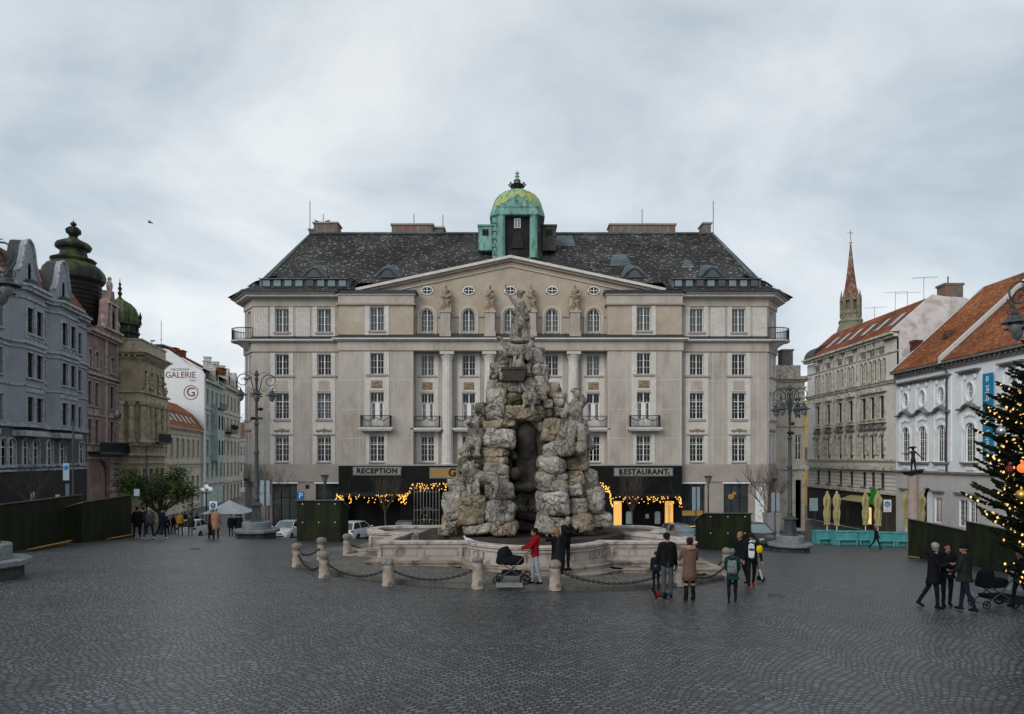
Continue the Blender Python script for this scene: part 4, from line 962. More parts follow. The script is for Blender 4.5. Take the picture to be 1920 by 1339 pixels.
    p = MB(); p.box(15.9,16.7,-.55,-.06,Z(-4.7),Z(-3.2)); p.build('green_shop_sign', 'green_sign', r)
    p = MB(); p.box(14.1,15.2,-.1,-.061,Z(-6.8),Z(-5.1)); p.build('lit_doorway', 'glow_yellow', r)
    p = MB(); p.add([(11,-.06,Z(-4.0)),(15.6,-.06,Z(-4.0)),(15.6,-1.4,Z(-4.5)),(11,-1.4,Z(-4.5))], [(0,1,2,3)]); p.build('awning', 'parasol', r)
    return r
M['green_sign'] = pm('green_sign', (.02,.30,.03), s=3)
ivory_house()

def museum():
    X = 36.0; Yf = 64.0; r = right_root('museum', 'long pale blue baroque museum with orange tiled roof and oval upper windows', X, Yf); zc = r['zc']; Z = lambda z: z+zc; W = 40.
    s = lambda px: Yf-X*F/(px-HX)
    mb = MB(); tr = MB(); holes = []; wl = []; st = MB()
    xs = [s(1699), s(1730.5), s(1766), s(1820), s(1820)+4.6, s(1820)+9.2, s(1820)+13.8, s(1820)+18.4, s(1820)+23]
    for i, x in enumerate(xs):
        holes.append((x-.62,x+.62,Z(-.35),Z(2.75),.62)); wl.append((x,Z(-.35),1.24,3.1,.62,4,7)); surround(tr, x, Z(-.35), 1.24, 3.1, .18, .08, rise=.62)
        for d in (-1.12,1.12): tr.box(x+d-.16,x+d+.16,-.07,0,Z(-.35),Z(6.7))
        # oval opening: an octagonal-ish arch pair
        holes.append((x-.4,x+.4,Z(4.6),Z(5.85),.4)); wl.append((x,Z(4.58),.8,1.28,-1,0,0))
        e = [( x+.52*math.cos(2*PI*k/24), -.07, Z(5.2)+.76*math.sin(2*PI*k/24)) for k in range(25)]; tr.tube(e, .08, 5)
        tr.poly_y([(x-.4,Z(4.55)),(x-.38,Z(5.0)),(x-.25,Z(4.72)),(x,Z(4.6)),(x-.1,Z(4.55))], -.03, .05); tr.poly_y([(x+.4,Z(4.55)),(x+.1,Z(4.55)),(x,Z(4.6)),(x+.25,Z(4.72)),(x+.38,Z(5.0))], -.03, .05)
        st.box(x-1.25,x+1.25,-.42,0,Z(6.75),Z(6.9)); st.box(x-1.1,x+1.1,-.28,0,Z(6.62),Z(6.75))
        pts = [(-1.25,3.75),(-.95,3.72),(-.7,3.8),(-.45,4.02),(0,4.15),(.45,4.02),(.7,3.8),(.95,3.72),(1.25,3.75)]
        n = len(pts); vs = []
        for a, b in pts: vs += [(x+a,-.4,Z(b)),(x+a,0,Z(b)),(x+a,0,Z(b+.2)),(x+a,-.4,Z(b+.14))]
        st.add(vs, [(4*k+j,4*k+4+j,4*k+4+(j+1)%4,4*k+(j+1)%4) for k in range(n-1) for j in range(4)]+[(0,1,2,3),(4*n-1,4*n-2,4*n-3,4*n-4)])
        for k in range(5): tr.ell((x-.5+.25*k,-.08,Z(3.35+.1*math.sin(PI*k/4))), (.13,.1,.2), 6, 4)
        for k in (-1,1): tr.ell((x+k*.6,-.08,Z(6.35)), (.22,.1,.25), 6, 4); tr.ell((x+k*.7,-.08,Z(2.3)), (.12,.1,.3), 6, 4)
        st.box(x-.95,x+.95,-.28,0,Z(-.55),Z(-.38)); tr.box(x-.5,x+.5,-.12,0,Z(-1.0),Z(-.75))
    gxs = [(s(1700),1.),(s(1759),1.),(s(1806),1.),(s(1825),1.),(s(1825)+4,1.),(s(1825)+8,1.2),(s(1825)+12,1.2),(s(1825)+16,1.2)]
    for x, w in gxs:
        holes.append((x-w/2,x+w/2,Z(-5.5),Z(-3.4))); wl.append((x,Z(-5.5),w,2.1,0,4,5)); st.box(x-w/2-.4,x+w/2+.4,-.25,0,Z(-2.95),Z(-2.8)); 
    holes.append((s(1738)-.9,s(1738)+.9,Z(-7),Z(-2.6),.9))
    wall_grid(mb, 0, W, Z(-1.3), Z(7.6), [h for h in holes if h[2] > Z(-1.2)], .25, 0)
    wall_grid(mb, 0, W, Z(-7.5), Z(-1.3), [h for h in holes if h[2] < Z(-1.2)], .25, 2)
    mb.box(.02, W, .55, 16, Z(-7.5), Z(7.6), 0)
    mb.build('wall', ['museum_wall','interior','museum_ground'], r)
    tr.build('stucco', 'museum_trim', r)
    for z, h, p in ((-1.35,.18,.22),(7.35,.15,.2),(7.75,.2,.55)): mould(st, 0, W, Z(z), h, p)
    for i in range(int(W/.55)): st.box(.2+i*.55,.4+i*.55,-.35,0,Z(7.5),Z(7.75))
    st.build('cornice', 'museum_stone', r)
    for x, z, w, h, rise, c, rw in wl:
        if rise == -1: win(r, x, z, w, h, oval=True, y=.08, fr=.06, curtain=0, mat='museum_trim')
        elif c: win(r, x, z, w, h, c, rw, .62 if rise else 0, rise, y=.12)
    rf = MB(); ye = -.6; rf.add([(-.0,ye,Z(7.96)),(W,ye,Z(7.96)),(W,8.2,Z(16.0)),(0,8.2,Z(16.0)),(0,17,Z(7.96)),(W,17,Z(7.96))], [(0,1,2,3),(3,2,5,4),(0,3,4),(1,5,2)]); rf.build('roof', 'tile_orange', r)
    v = MB(); v.add([(-.05,ye,Z(8.02)),(.3,ye,Z(8.02)),(.3,8.2,Z(16.06)),(-.05,8.2,Z(16.06)),(-.05,ye,Z(7.7)),(-.05,8.2,Z(15.7))], [(0,1,2,3),(0,3,5,4)]); v.build('verge', 'plate_white', r)
    x = s(1772); f = MB(); f.box(0,1,0,1,0,1); f.v = [(x+(.35 if a else 0), (ye if not b else 8.2), Z(7.9 if not b else 15.95)+(.45 if c else -.1)) for a, b, c in [(0,0,0),(1,0,0),(1,1,0),(0,1,0),(0,0,1),(1,0,1),(1,1,1),(0,1,1)]]; f.build('fire_wall', 'plate_white', r)
    d = MB(); x = s(1772)-3.2; d.add([(x-.5,2.0,Z(10.4)),(x+.5,2.0,Z(10.4)),(x,2.0,Z(11.2)),(x,3.0,Z(11.25))], [(0,1,2),(0,2,3),(2,1,3)]); d.build('roof_vent', 'tile_brown', r)
    p = MB(); x = s(1778); p.tube([(x-1.0,-.5,Z(7.7)),(x-.3,-.3,Z(7.5)),(x,-.16,Z(7.1)),(x,-.16,Z(-1.2))], .07, 6); p.build('downpipe', 'lead', r)
    # banner hanging on the wall
    b = thing('banner', 'tall blue vertical banner lettered opera and balet on the museum wall', 'banner', (X-.16, Yf-(s(1857)), r.location.z+Z(-.0)), R(-90))
    m = MB(); m.box(-.55,.55,-.06,0,-.15,6.35); m.build('cloth', 'blue_banner', b)
    lettering('činohra  opera  balet', .62, 'white_paint', b, (.0,-.08,2.8), rot=(R(90),R(-90),0)); lettering('B', .6, 'white_paint', b, (0,-.08,5.9))
    return r
museum()

def spire():
    Y = 130; c = P(1595, 858, Y); r = thing('church_spire', 'slender reddish church spire with gilt ball and cross behind the ivory house', 'church', (c.x, Y, gz(30,Y))); o = CZ-r.location.z
    z = lambda y: -(y-HY)/F*Y+o
    m = MB(); m.lathe([(3.6,z(858)),(3.6,z(640)),(3.0,z(632)),(2.1,z(606)),(2.25,z(605)),(2.25,z(602)),(1.9,z(600)),(1.7,z(583))], n=8); 
    for k in range(8):
        a = PI/8+k*PI/4; x, y = 1.6*math.cos(a), 1.6*math.sin(a); m.box(x-.22,x+.22,y-.22,y+.22,z(596),z(560)); m.lathe([(.28,z(560)),(.01,z(543))], (x,y,0), 5)
    m.lathe([(1.2,z(583)),(1.2,z(566)),(1.8,z(565)),(1.8,z(561))], n=8); m.lathe([(1.95,z(590)),(1.95,z(585))], n=8)
    m.build('tower', 'spire_stone', r)
    m = MB(); m.lathe([(1.5,z(562)),(1.15,z(545)),(.62,z(505)),(.12,z(458))], n=8); m.build('spire_roof', 'spire_tile', r)
    m = MB(); m.ell((0,0,z(454)), (.28,.28,.3), 10, 8, 0); m.tube([(0,0,z(452)),(0,0,z(431))], .05, 5, 1); m.tube([(-.6,0,z(437)),(.6,0,z(437))], .05, 5, 1); m.build('cross', ['gold','dark_metal'], r)
spire()
def yellow_house():
    Y = 112.; p0 = P(1497, 850, Y); r = thing('yellow_gabled_house', 'bright yellow gabled house in the lane right of the hotel', 'building', (p0.x, Y, gz(30,Y))); o = CZ-r.location.z
    z = lambda y: -(y-HY)/F*Y+o; x = lambda px: (px-1497)/F*Y
    m = MB(); m.poly_y([(x(1490),0),(x(1540),0),(x(1540),z(745)),(x(1514),z(769)),(x(1501),z(800))], 0, 6); m.build('wall', 'yellow_wall', r)
    m = MB(); m.add([(x(1499),-.3,z(800)),(x(1514),-.3,z(767)),(x(1514),8,z(767)),(x(1499),8,z(800))], [(0,1,2,3)]); m.box(x(1516),x(1519.5),-.2,.5,z(800),z(769)); m.add([(x(1500),-.4,z(862)),(x(1508),-.4,z(840)),(x(1530),-.4,z(826)),(x(1530),-.4,z(862))], [(0,1,2,3)]); m.build('roof', 'tile_brown', r)
    m = MB(); m.box(x(1498),x(1512),-.15,-.02,z(945),z(898)); m.build('lit_window', 'glow_dim', r)
yellow_house()
def corner_house():
    Y0 = 70.; X0 = (1479-HX)/F*Y0-.2; r = thing('cream_corner_house', 'slim cream house with heavy cornice squeezed behind the hotel right corner', 'building', (X0-5, Y0, gz(30,Y0))); o = CZ-r.location.z
    z = lambda y: -(y-HY)/F*Y0+o; w = (1509-1479)/F*Y0+5.2
    m = MB(); hl = []; 
    for y0, y1 in ((745,785),(815,862),(900,990)): hl.append((w-.95,w-.35,z(y1),z(y0)))
    wall_grid(m, 0, w, 0, z(712), hl, .2, 0); m.box(0,w,.75,16,0,z(712),0); m.build('wall', ['plaster_cream','interior'], r)
    m = MB(); line = [(0,0),(w,0),(w,16)]
    for a, b, p in ((716,712,.2),(712,706,.5),(728,725,.15),(800,796,.2),(880,872,.3),(756,753,.1)): band(m, line, -.05, p, z(a), z(b))
    m.box(0,w-.3,.3,.6,z(706),z(684)); m.build('cornice', 'trim_ivory', r)
    for h in hl[:2]: win(r, (h[0]+h[1])/2, h[2], .6, h[3]-h[2], 2, 3, .66)
    m = MB(); m.box(w-1.9,w-.8,1,2.2,z(706),z(655)); m.box(w-2,w-.7,.9,2.3,z(655),z(652)); m.build('chimney', 'museum_stone', r)
corner_house()
# ---------------------------------------------------------------- the grand hotel
HP = 21.05; HYD = F/HP                     # pixels per metre and distance of its front
def hotel():
    uc = 957.; X0 = (uc-HX)/HP; g = CZ-7.4
    r = thing('hotel', 'large pale stone grand hotel with slate hipped roof, long pediment and green copper cupola', 'building', (X0, HYD, g)); Z = lambda z: z+7.4
    U = lambda px: (px-uc)/HP; ZP = lambda py: (855.5-py)/HP+7.4
    wall = MB(); tr = MB(); wl = []; rel = MB(); jn = MB()
    F5 = (11.2,13.25); F4 = (7.35,9.2); F3 = (3.45,5.75); F2 = (-.35,1.9)
    top = 14.2; low = -.7
    def opening(hs, x, f, w, T=None, style=None, rise=0, y=.2, curtain=1):
        hs.append((x-w/2, x+w/2, Z(f[0]), Z(f[1]))+((rise,) if rise else ())); wl.append((T, x, Z(f[0]), w, f[1]-f[0], style, rise, y, curtain))
    # wings and chamfers; T None = plain local frame
    for sg in (-1, 1):
        a, b = sorted((sg*22.9, sg*15.1)); hs = []
        T = Matrix.Translation((a,0,0)); wall.T = T; tr.T = T; jn.T = T
        for cx in (16.6, 20.35):
            x = sg*cx-a
            opening(hs, x, F5, 1.2, T, 'six', curtain=2); opening(hs, x, F4, 1.2, T, 'six'); opening(hs, x, F3, 1.25, T, 'cross'); opening(hs, x, F2, 1.25, T, 'cross')
            # light framing strip running down the three floors, sills, blind panel, carved panel
            for d in (-1,1): tr.box(x+d*.82-.2, x+d*.82+.2, -.045, 0, Z(low), Z(9.3)); tr.box(x+d*.82-.2, x+d*.82+.2, -.045, 0, Z(10.75), Z(13.45))
            tr.box(x-.62,x+.62,-.043,0,Z(5.9),Z(7.2)); tr.box(x-.62,x+.62,-.043,0,Z(2.1),Z(3.3)); tr.box(x-.62,x+.62,-.043,0,Z(10.75),Z(11.1))
            tr.box(x-1.1,x+1.1,-.16,0,Z(7.15),Z(7.3),1); tr.box(x-.75,x+.75,-.16,0,Z(3.25),Z(3.42),1); tr.box(x-.75,x+.75,-.16,0,Z(11.0),Z(11.17),1)
            tr.box(x-.95,x+.95,-.14,0,Z(2.0),Z(2.1),1); tr.box(x-.7,x+.7,-.1,0,Z(-.5),Z(-.38),1)
            tr.box(x-.5,x+.5,-.06,0,Z(6.0),Z(6.85),2)
            rel.T = T
            for k in range(-4,5): rel.ell((x+k*.15,-.07,Z(2.42+.06*math.cos(k))), (.1,.06,.13), 6, 4)
            rel.ell((x,-.1,Z(2.42)), (.14,.08,.19), 8, 5)
        wall_grid(wall, 0, b-a, Z(low), Z(top), hs, .25, 0, 2)
        # fluted panels between the top windows, fine vertical and horizontal joints
        for px in ((22.2,18.47,14.9) if True else ()):
            x = sg*px-a
            if x < .05 or x > b-a-.05: continue
            x0 = max(.05, x-.62); x1 = min(b-a-.05, x+.62)
            tr.box(x0, x1, -.05, 0, Z(10.75), Z(13.35)); k = x0+.1
            while k < x1-.06: tr.box(k, k+.05, -.075, -.05, Z(10.85), Z(13.25)); k += .14
        for cx in (18.47, 22.5):
            x = sg*cx-a
            for d in (-.45, .45):
                if .05 < x+d < b-a-.05: jn.box(x+d-.018, x+d+.018, -.012, 0, Z(low), Z(9.4))
        for z in (6.85, 4.3, 1.75): jn.box(0, b-a, -.01, 0, Z(z)-.015, Z(z)+.015)
        jn.T = None
        # chamfer
        p, q = ((-24.6,2.4),(-22.9,0)) if sg < 0 else ((22.9,0),(24.6,2.4))
        T, Ls = seg_T(p, q); wall.T = T; tr.T = T; jn.T = T; hs = []; m = Ls/2
        opening(hs, m, (10.7,13.25), 1.1, T, 'six', curtain=2)
        for f in (F4, F3, F2):
            for d in (-.55,.55): opening(hs, m+d, f, .62, T, 'slim')
        for d in (-1.12,1.12): tr.box(m+d-.16, m+d+.16, -.045, 0, Z(low), Z(9.3))
        tr.box(m-.22,m+.22,-.045,0,Z(low),Z(9.3)); tr.box(m-.95,m+.95,-.043,0,Z(5.9),Z(7.2)); tr.box(m-.95,m+.95,-.043,0,Z(2.1),Z(3.3))
        for z in (7.15,3.27): tr.box(m-1.2,m+1.2,-.16,0,Z(z),Z(z+.15),1)
        rel.T = T
        for k in range(-7,8): rel.ell((m+k*.14,-.07,Z(2.42+.06*math.cos(k))), (.1,.06,.13), 6, 4)
        wall_grid(wall, 0, Ls, Z(low), Z(top), hs, .25, 0, 2)
        # pavilion
        a, b = sorted((sg*15.1, sg*8.55)); T = Matrix.Translation((a,-.7,0)); wall.T = T; tr.T = T; jn.T = T; rel.T = T; hs = []; x = sg*11.75-a
        opening(hs, x, F5, 1.2, T, 'six', curtain=2); opening(hs, x, F4, 1.2, T, 'six'); opening(hs, x, (2.75,5.75), 1.2, T, 'door', curtain=0); opening(hs, x, F2, 1.25, T, 'cross')
        wall_grid(wall, 0, b-a, Z(low), Z(9.8), [h for h in hs if h[2] < Z(9.8)], .25, 0, 2); wall_grid(wall, 0, b-a, Z(9.8), Z(14.1), [h for h in hs if h[2] > Z(9.8)], .25, 3, 2)
        for d in (-1,1): tr.box(x+d*.85-.24, x+d*.85+.24, -.045, 0, Z(2.7), Z(9.3)); tr.box(x+d*.85-.2, x+d*.85+.2, -.045, 0, Z(10.75), Z(13.4)); tr.box(x+d*.8-.14, x+d*.8+.14, -.045, 0, Z(-.6), Z(2.1))
        tr.box(x-.6,x+.6,-.043,0,Z(5.9),Z(7.2)); tr.box(x-.62,x+.62,-.043,0,Z(10.75),Z(11.1))
        tr.box(x-.95,x+.95,-.16,0,Z(7.18),Z(7.32),1); tr.box(x-.75,x+.75,-.16,0,Z(11.0),Z(11.17),1); tr.box(x-.75,x+.75,-.12,0,Z(-.5),Z(-.38),1)
        rel.box(x-.5,x+.5,-.05,0,Z(6.1),Z(6.8))
        for k in range(14): rel.ell((x+random.uniform(-.4,.4),-.07,Z(6.45)+random.uniform(-.25,.25)), (.1,.06,.1), 6, 4)
        for z in (6.85, 4.25, 1.7):
            for q0, q1 in ((0.1,x-1.1),(x+1.1,b-a-.1)): jn.box(q0, q1, -.011, 0, Z(z)-.02, Z(z)+.02)
        for xx in (.12, x-1.5, x+1.5, b-a-.12): jn.box(xx-.02, xx+.02, -.013, 0, Z(low), Z(9.4))
        # sides of the pavilion
        for ux, inner in ((a, sg > 0), (b, sg < 0)):
            wall.T = None; wall.add([(ux,-.7,Z(low)),(ux,.4,Z(low)),(ux,.4,Z(14.1)),(ux,-.7,Z(14.1))], [(0,1,2,3)], 0)
        wall.T = tr.T = jn.T = rel.T = None
        # balcony of the pavilion and of the bays
    # centre bays: recessed wall with columns
    T = Matrix.Translation((-8.55,.35,0)); wall.T = T; tr.T = T; rel.T = T; hs = []; bays = (-7.43,-3.72,0,3.72,7.43)
    for u in bays:
        x = u+8.55
        opening(hs, x, F4, 1.15, T, 'six', curtain=2 if u == -7.43 else 1); opening(hs, x, (2.75,5.75), 1.15, T, 'door', curtain=0); opening(hs, x, F2, 1.2, T, 'cross')
        for d in (-1,1): tr.box(x+d*.8-.2, x+d*.8+.2, -.045, 0, Z(low), Z(9.3))
        tr.box(x-.6,x+.6,-.043,0,Z(5.9),Z(7.2)); tr.box(x-.85,x+.85,-.14,0,Z(7.18),Z(7.32),1); tr.box(x-.7,x+.7,-.12,0,Z(-.5),Z(-.38),1)
        rel.box(x-.48,x+.48,-.05,0,Z(6.05),Z(6.75))
        for k in range(14): rel.ell((x+random.uniform(-.4,.4),-.07,Z(6.4)+random.uniform(-.25,.25)), (.1,.06,.1), 6, 4)
    wall_grid(wall, 0, 17.1, Z(low), Z(9.4), hs, .25, 0, 2)
    # pediment storey
    T = Matrix.Translation((0,.1,0)); wall.T = T; tr.T = T; hs = []
    for u in bays:
        opening(hs, u, (11.25,13.25), 1.15, T, 'arch', rise=.575, curtain=2)
        hs.append((u-.5,u+.5,Z(14.55),Z(15.2))); wl.append((T, u, Z(14.5), 1.1, .78, 'oval', 0, -.03, 0))
        surround(tr, u, Z(10.9), 1.35, 2.45, .2, .06, 4, sill=False, rise=.675)
        for d in (-1,1): tr.box(u+d*1.25-.35, u+d*1.25+.35, -.1, 0, Z(12.5), Z(12.65), 1)
        wall.poly_y([(u-.5,Z(14.55)),(u+.5,Z(14.55)),(u+.5,Z(14.7)),(u+.2,Z(14.57)),(u-.2,Z(14.57)),(u-.5,Z(14.7))], -.005, .1, 3) if False else None
    wall_grid(wall, -8.55, 8.55, Z(10.3), Z(14.4), hs[0:0]+[h for h in hs if len(h) == 5], .22, 3, 2)
    # upper band of the pediment, stepped to meet the rake
    ov = [h for h in hs if len(h) == 4]
    wall_grid(wall, -8.55, 8.55, Z(14.4), Z(15.3), ov, .2, 3, 2)
    apex = (0, Z(17.65)); e = 13.6; ez = Z(14.75)
    rk = lambda x: apex[1]-(apex[1]-ez)*abs(x)/e
    wall.add([(-8.55,0,Z(15.3)),(8.55,0,Z(15.3)),(8.55,0,rk(8.55)),(0,0,apex[1]),(-8.55,0,rk(8.55))], [(0,1,2,3,4)], 3)
    for sg in (-1,1): wall.add([(sg*8.55,0,Z(14.1)),(sg*e,0,Z(14.1)),(sg*e,0,ez),(sg*8.55,0,rk(8.55))], [(0,1,2,3)], 3)
    wall.T = None; tr.T = None; rel.T = None
    # raking cornice with its own thickness
    for sg in (-1,1):
        for (d0, d1, zz0, zz1, mm) in ((-.5,.4,.02,.26,0),(-.2,.3,-.16,.02,3),(-.03,.2,-.62,-.57,0)):
            x1 = e+.15 if zz0 > -.5 else 12.2; vs = []
            for x in (0, sg*x1):
                zb = rk(x)
                vs += [(x,d0,zb+zz0),(x,d1,zb+zz0),(x,d1,zb+zz1),(x,d0,zb+zz1)]
            tr.add(vs, [(0,1,2,3),(7,6,5,4),(0,4,5,1),(1,5,6,2),(2,6,7,3),(3,7,4,0)], mm)
    # cornices following the front
    front = [(-24.6,16),(-24.6,2.4),(-22.9,0),(-15.1,0),(-15.1,-.7),(-8.55,-.7),(-8.55,.35),(8.55,.35),(8.55,-.7),(15.1,-.7),(15.1,0),(22.9,0),(24.6,2.4),(24.6,16)]
    cen = [(-24.6,16),(-24.6,2.4),(-22.9,0),(-15.1,0),(-15.1,-.7),(15.1,-.7),(15.1,0),(22.9,0),(24.6,2.4),(24.6,16)]
    lw = front[:4]; rw = front[10:]
    band(tr, cen, -1.4, .12, Z(9.42), Z(10.22), 2); band(tr, cen, -1.4, .3, Z(10.223), Z(10.34), 2); band(tr, cen, -1.4, .5, Z(10.343), Z(10.47)); 
    band(tr, cen, -.6, .05, Z(low-.02), Z(low+.1), 1)
    for w_ in (lw, rw):
        band(tr, w_, -.4, .1, Z(13.45), Z(14.2), 2); band(tr, w_, -.4, .75, Z(14.2), Z(14.42)); band(tr, w_, -.4, 1.0, Z(14.423), Z(14.5))
    for sg in (-1,1):
        a, b = sorted((sg*15.1, sg*8.55)); ln = [(a,.1),(a,-.7),(b,-.7),(b,.1)]
        band(tr, ln, -.3, .06, Z(13.55), Z(14.3), 2); band(tr, ln, -.3, .2, Z(13.42), Z(13.55), 1); band(tr, ln, -.3, .18, Z(14.3), Z(14.42))
    o = wall.build('wall', ['hotel_wall','interior','hotel_trim','hotel_warm'], r)
    tr.build('cornice', ['hotel_trim','hotel_ground','hotel_wall','hotel_warm','surround_warm'], r); jl = [MB(), MB()]
    for f_ in jn.f: cx_ = sum(jn.v[i][0] for i in f_); q_ = jl[0] if cx_ < 0 else jl[1]; o_ = len(q_.v); q_.v += [jn.v[i] for i in f_]; q_.f.append(tuple(range(o_, o_+len(f_)))); q_.m.append(0)
    for q_ in jl: q_.build('joint_lines', 'hotel_trim', r)
    rel.build('carved_panels', 'relief', r)
    ld = MB(); 
    for w_ in (lw, rw): band(ld, w_, -.4, 1.15, Z(14.5), Z(14.72))
    for sg in (-1,1):
        a, b = sorted((sg*15.1, sg*8.55)); band(ld, [(a,.1),(a,-.7),(b,-.7),(b,.1)], -.3, .3, Z(14.42), Z(14.7)); ld.box(a,b,-.7,2,Z(14.5),Z(14.72))
    # sloping lead strip above the main cornice
    a0 = offs(cen, .45); b0 = offs(cen, -.02); n = len(cen)
    ld.add([(x,y,Z(10.475)) for x, y in a0]+[(x,y,Z(10.85)) for x, y in b0], [(i,i+1,n+i+1,n+i) for i in range(n-1)])
    ld.add([(-8.55,-.65,Z(10.6)),(8.55,-.65,Z(10.6)),(8.55,.1,Z(11.05)),(-8.55,.1,Z(11.05))], [(0,1,2,3)])
    k = -8.3
    while k < 8.4: ld.add([(k-.02,-.66,Z(10.62)),(k+.02,-.66,Z(10.62)),(k+.02,.09,Z(11.1)),(k-.02,.09,Z(11.1)),(k-.02,-.66,Z(10.66)),(k+.02,-.66,Z(10.66)),(k+.02,.09,Z(11.13)),(k-.02,.09,Z(11.13))], [(0,1,5,4),(1,2,6,5),(3,0,4,7),(4,5,6,7)]); k += .6
    ld.build('lead_flashing', 'lead', r)
    # columns
    for u in (-5.6,-1.87,1.87,5.6):
        c = MB(); c.box(-.62,.62,-.62,.62,Z(9.12),Z(9.4)); c.lathe([(.6,Z(-.6)),(.6,Z(-.55)),(.5,Z(-.5)),(.5,Z(1)),(.44,Z(8.6)),(.47,Z(8.65)),(.47,Z(8.75)),(.55,Z(8.95)),(.6,Z(9.12))], n=32, flute=.05)
        o = c.build('column', 'hotel_trim', r); o.location = (u,-.12,0)
    # windows
    ST = dict(six=(4,3,0), cross=(4,4,.67), slim=(2,4,.67), door=(4,4,.7), arch=(4,4,0))
    wr = random.Random(8)
    for T, x, z, w, h, st, rise, y, cu in wl:
        if cu == 1: cu = wr.choice((0,1,1,1,3,2,0,3))
        if T is None: T = Matrix.Identity(4)
        if st == 'oval': o = win(r, 0, 0, w, h, oval=True, curtain=0, fr=.08)
        else:
            c_, rw_, trn = ST[st]; o = win(r, 0, 0, w, h, c_, rw_, trn, rise, curtain=cu)
        o.location = T @ Vector((x, y if st != 'oval' else -.075, z)); o.rotation_euler = (0,0,T.to_euler().z)
        if st == 'door':
            o.name = 'french_door'
            for d in (-1,1):
                pn = MB(); pn.box(d*w/4-.24, d*w/4+.24, -.01, .03, .06, .62); pn.build('door_panel', 'frame_white', o)
            for d in (-1,1):
                pn = MB(); pn.box(d*.03-.005, d*.2, .0, .03, .6, 2.05); pn.box(d*(w/2-.1)-.04, d*(w/2-.1)+.06, .0, .03, .6, 2.05); pn.build('stile', 'frame_white', o)
    # balconies
    def balcony(u, v, w, d=.75):
        b = MB(); b.box(-w/2-.22,w/2+.22,-d-.1,.2,-.28,-.1,1); b.box(-w/2-.1,w/2+.1,-d,.2,-.4,-.28,1)
        b.box(-w/2,w/2,-d,-d+.05,.9,.96); b.box(-w/2,w/2,-d,-d+.04,.0,.05)
        for s_ in (-1,1): b.box(s_*w/2-.025,s_*w/2+.025,-d,.15,.9,.96); b.box(s_*w/2-.03,s_*w/2+.03,-d-.01,-d+.06,-.1,1.0)
        k = int(w/.11)
        for i in range(k+1): b.box(-w/2+w*i/k-.012,-w/2+w*i/k+.012,-d+.01,-d+.035,.0,.9)
        for s_ in (-1,1):
            for i in range(6): b.box(s_*w/2-.012,s_*w/2+.012,-d+i*.14,-d+i*.14+.02,0,.9)
        for o_ in (-w/4, w/4): b.tube([(o_-w/4+w/2*i/10,-d-.02,.82-.32*math.sin(PI*i/10)) for i in range(11)], .03, 4)
        o = b.build('balcony', ['dark_metal','hotel_trim'], r); o.location = (u,v,Z(2.72)); return o
    for sg in (-1,1): balcony(sg*11.75, -.7, 2.55)
    for u in bays: balcony(u, .35, 2.3, .95)
    for sg in (-1,1):
        b = MB(); n = 16; rad = 1.45; a0 = -PI/2+(-.95 if sg < 0 else .95)
        pts = [(rad*math.cos(a0+PI*1.3*(i/n-.5)), rad*math.sin(a0+PI*1.3*(i/n-.5))) for i in range(n+1)]
        b.tube([(x,y,1.05) for x, y in pts], .04, 5); b.tube([(x,y,.08) for x, y in pts], .03, 5)
        for i in range(0, 40):
            a = a0+PI*1.3*(i/39-.5); b.box(rad*math.cos(a)-.014,rad*math.cos(a)+.014,rad*math.sin(a)-.014,rad*math.sin(a)+.014,.05,1.05)
        b.lathe([(.3,-.75),(1.0,-.25),(1.52,-.12),(1.55,0)], n=24, m=1)
        o = b.build('balcony', ['dark_metal','hotel_trim'], r, ); o.location = (sg*23.75, 1.2, Z(10.5))
    # roof: hipped slate, flared at the eave
    eo = [(-26.0,17),(-26.0,1.9),(-23.4,-1.1),(23.4,-1.1),(26.0,1.9),(26.0,17)]
    m1 = [(-24.0,15),(-24.0,2.9),(-22.3,.75),(22.3,.75),(24.0,2.9),(24.0,15)]
    ridge = [(-20.3,8.6),(20.5,8.6)]
    rf = MB(); v = [(x,y,Z(14.72)) for x, y in eo]+[(x,y,Z(15.75)) for x, y in m1]+[(x,y,Z(22.75)) for x, y in ridge]
    fs = [(i,i+1,7+i,6+i) for i in (0,1,3,4)]+[(8,9,13,12),(7,8,12),(9,10,13),(6,7,12),(10,11,13),(11,6,12,13)]
    rf.add(v, fs)
    for sg in (-1,1): rf.add([(sg*23.4,-1.1,Z(14.72)),(sg*13.75,-1.1,Z(14.72)),(sg*13.75,.75,Z(15.75)),(sg*22.3,.75,Z(15.75))], [(0,1,2,3)])
    rf.add([(-26,17,Z(14.72)),(26,17,Z(14.72)),(20.5,8.6,Z(22.75)),(-20.3,8.6,Z(22.75))], [(0,1,2,3)])
    rf.build('roof', 'slate', r)
    rz_ = lambda y: 15.75+(y-.75)*(7.0/7.85)
    cp = MB(); cp.box(-20.4,20.6,8.4,8.8,Z(22.7),Z(22.86)); 
    for a, b in ((12,8),(9,10)): pass
    for sx, rx in ((-1,-20.3),(1,20.5)): cp.tube([(sx*22.3,.75,Z(15.8)),(rx,8.6,Z(22.8))], .11, 5); cp.tube([(sx*24,2.9,Z(15.8)),(rx,8.6,Z(22.8))], .11, 5)
    cp.build('ridge_cap', 'slate_patch', r)
    for x0, x1, y0, y1 in ((4.2,6.4,6.4,8.2),(9.3,11.4,3.2,5.0),(16.0,17.2,2.9,4.1)):
        q = MB(); q.add([(x0,y0,Z(rz_(y0))+.05),(x1,y0,Z(rz_(y0))+.05),(x1-.2,y1,Z(rz_(y1))+.05),(x0+.5,y1,Z(rz_(y1))+.05)], [(0,1,2,3)]); q.build('roof_patch', 'slate_patch', r)
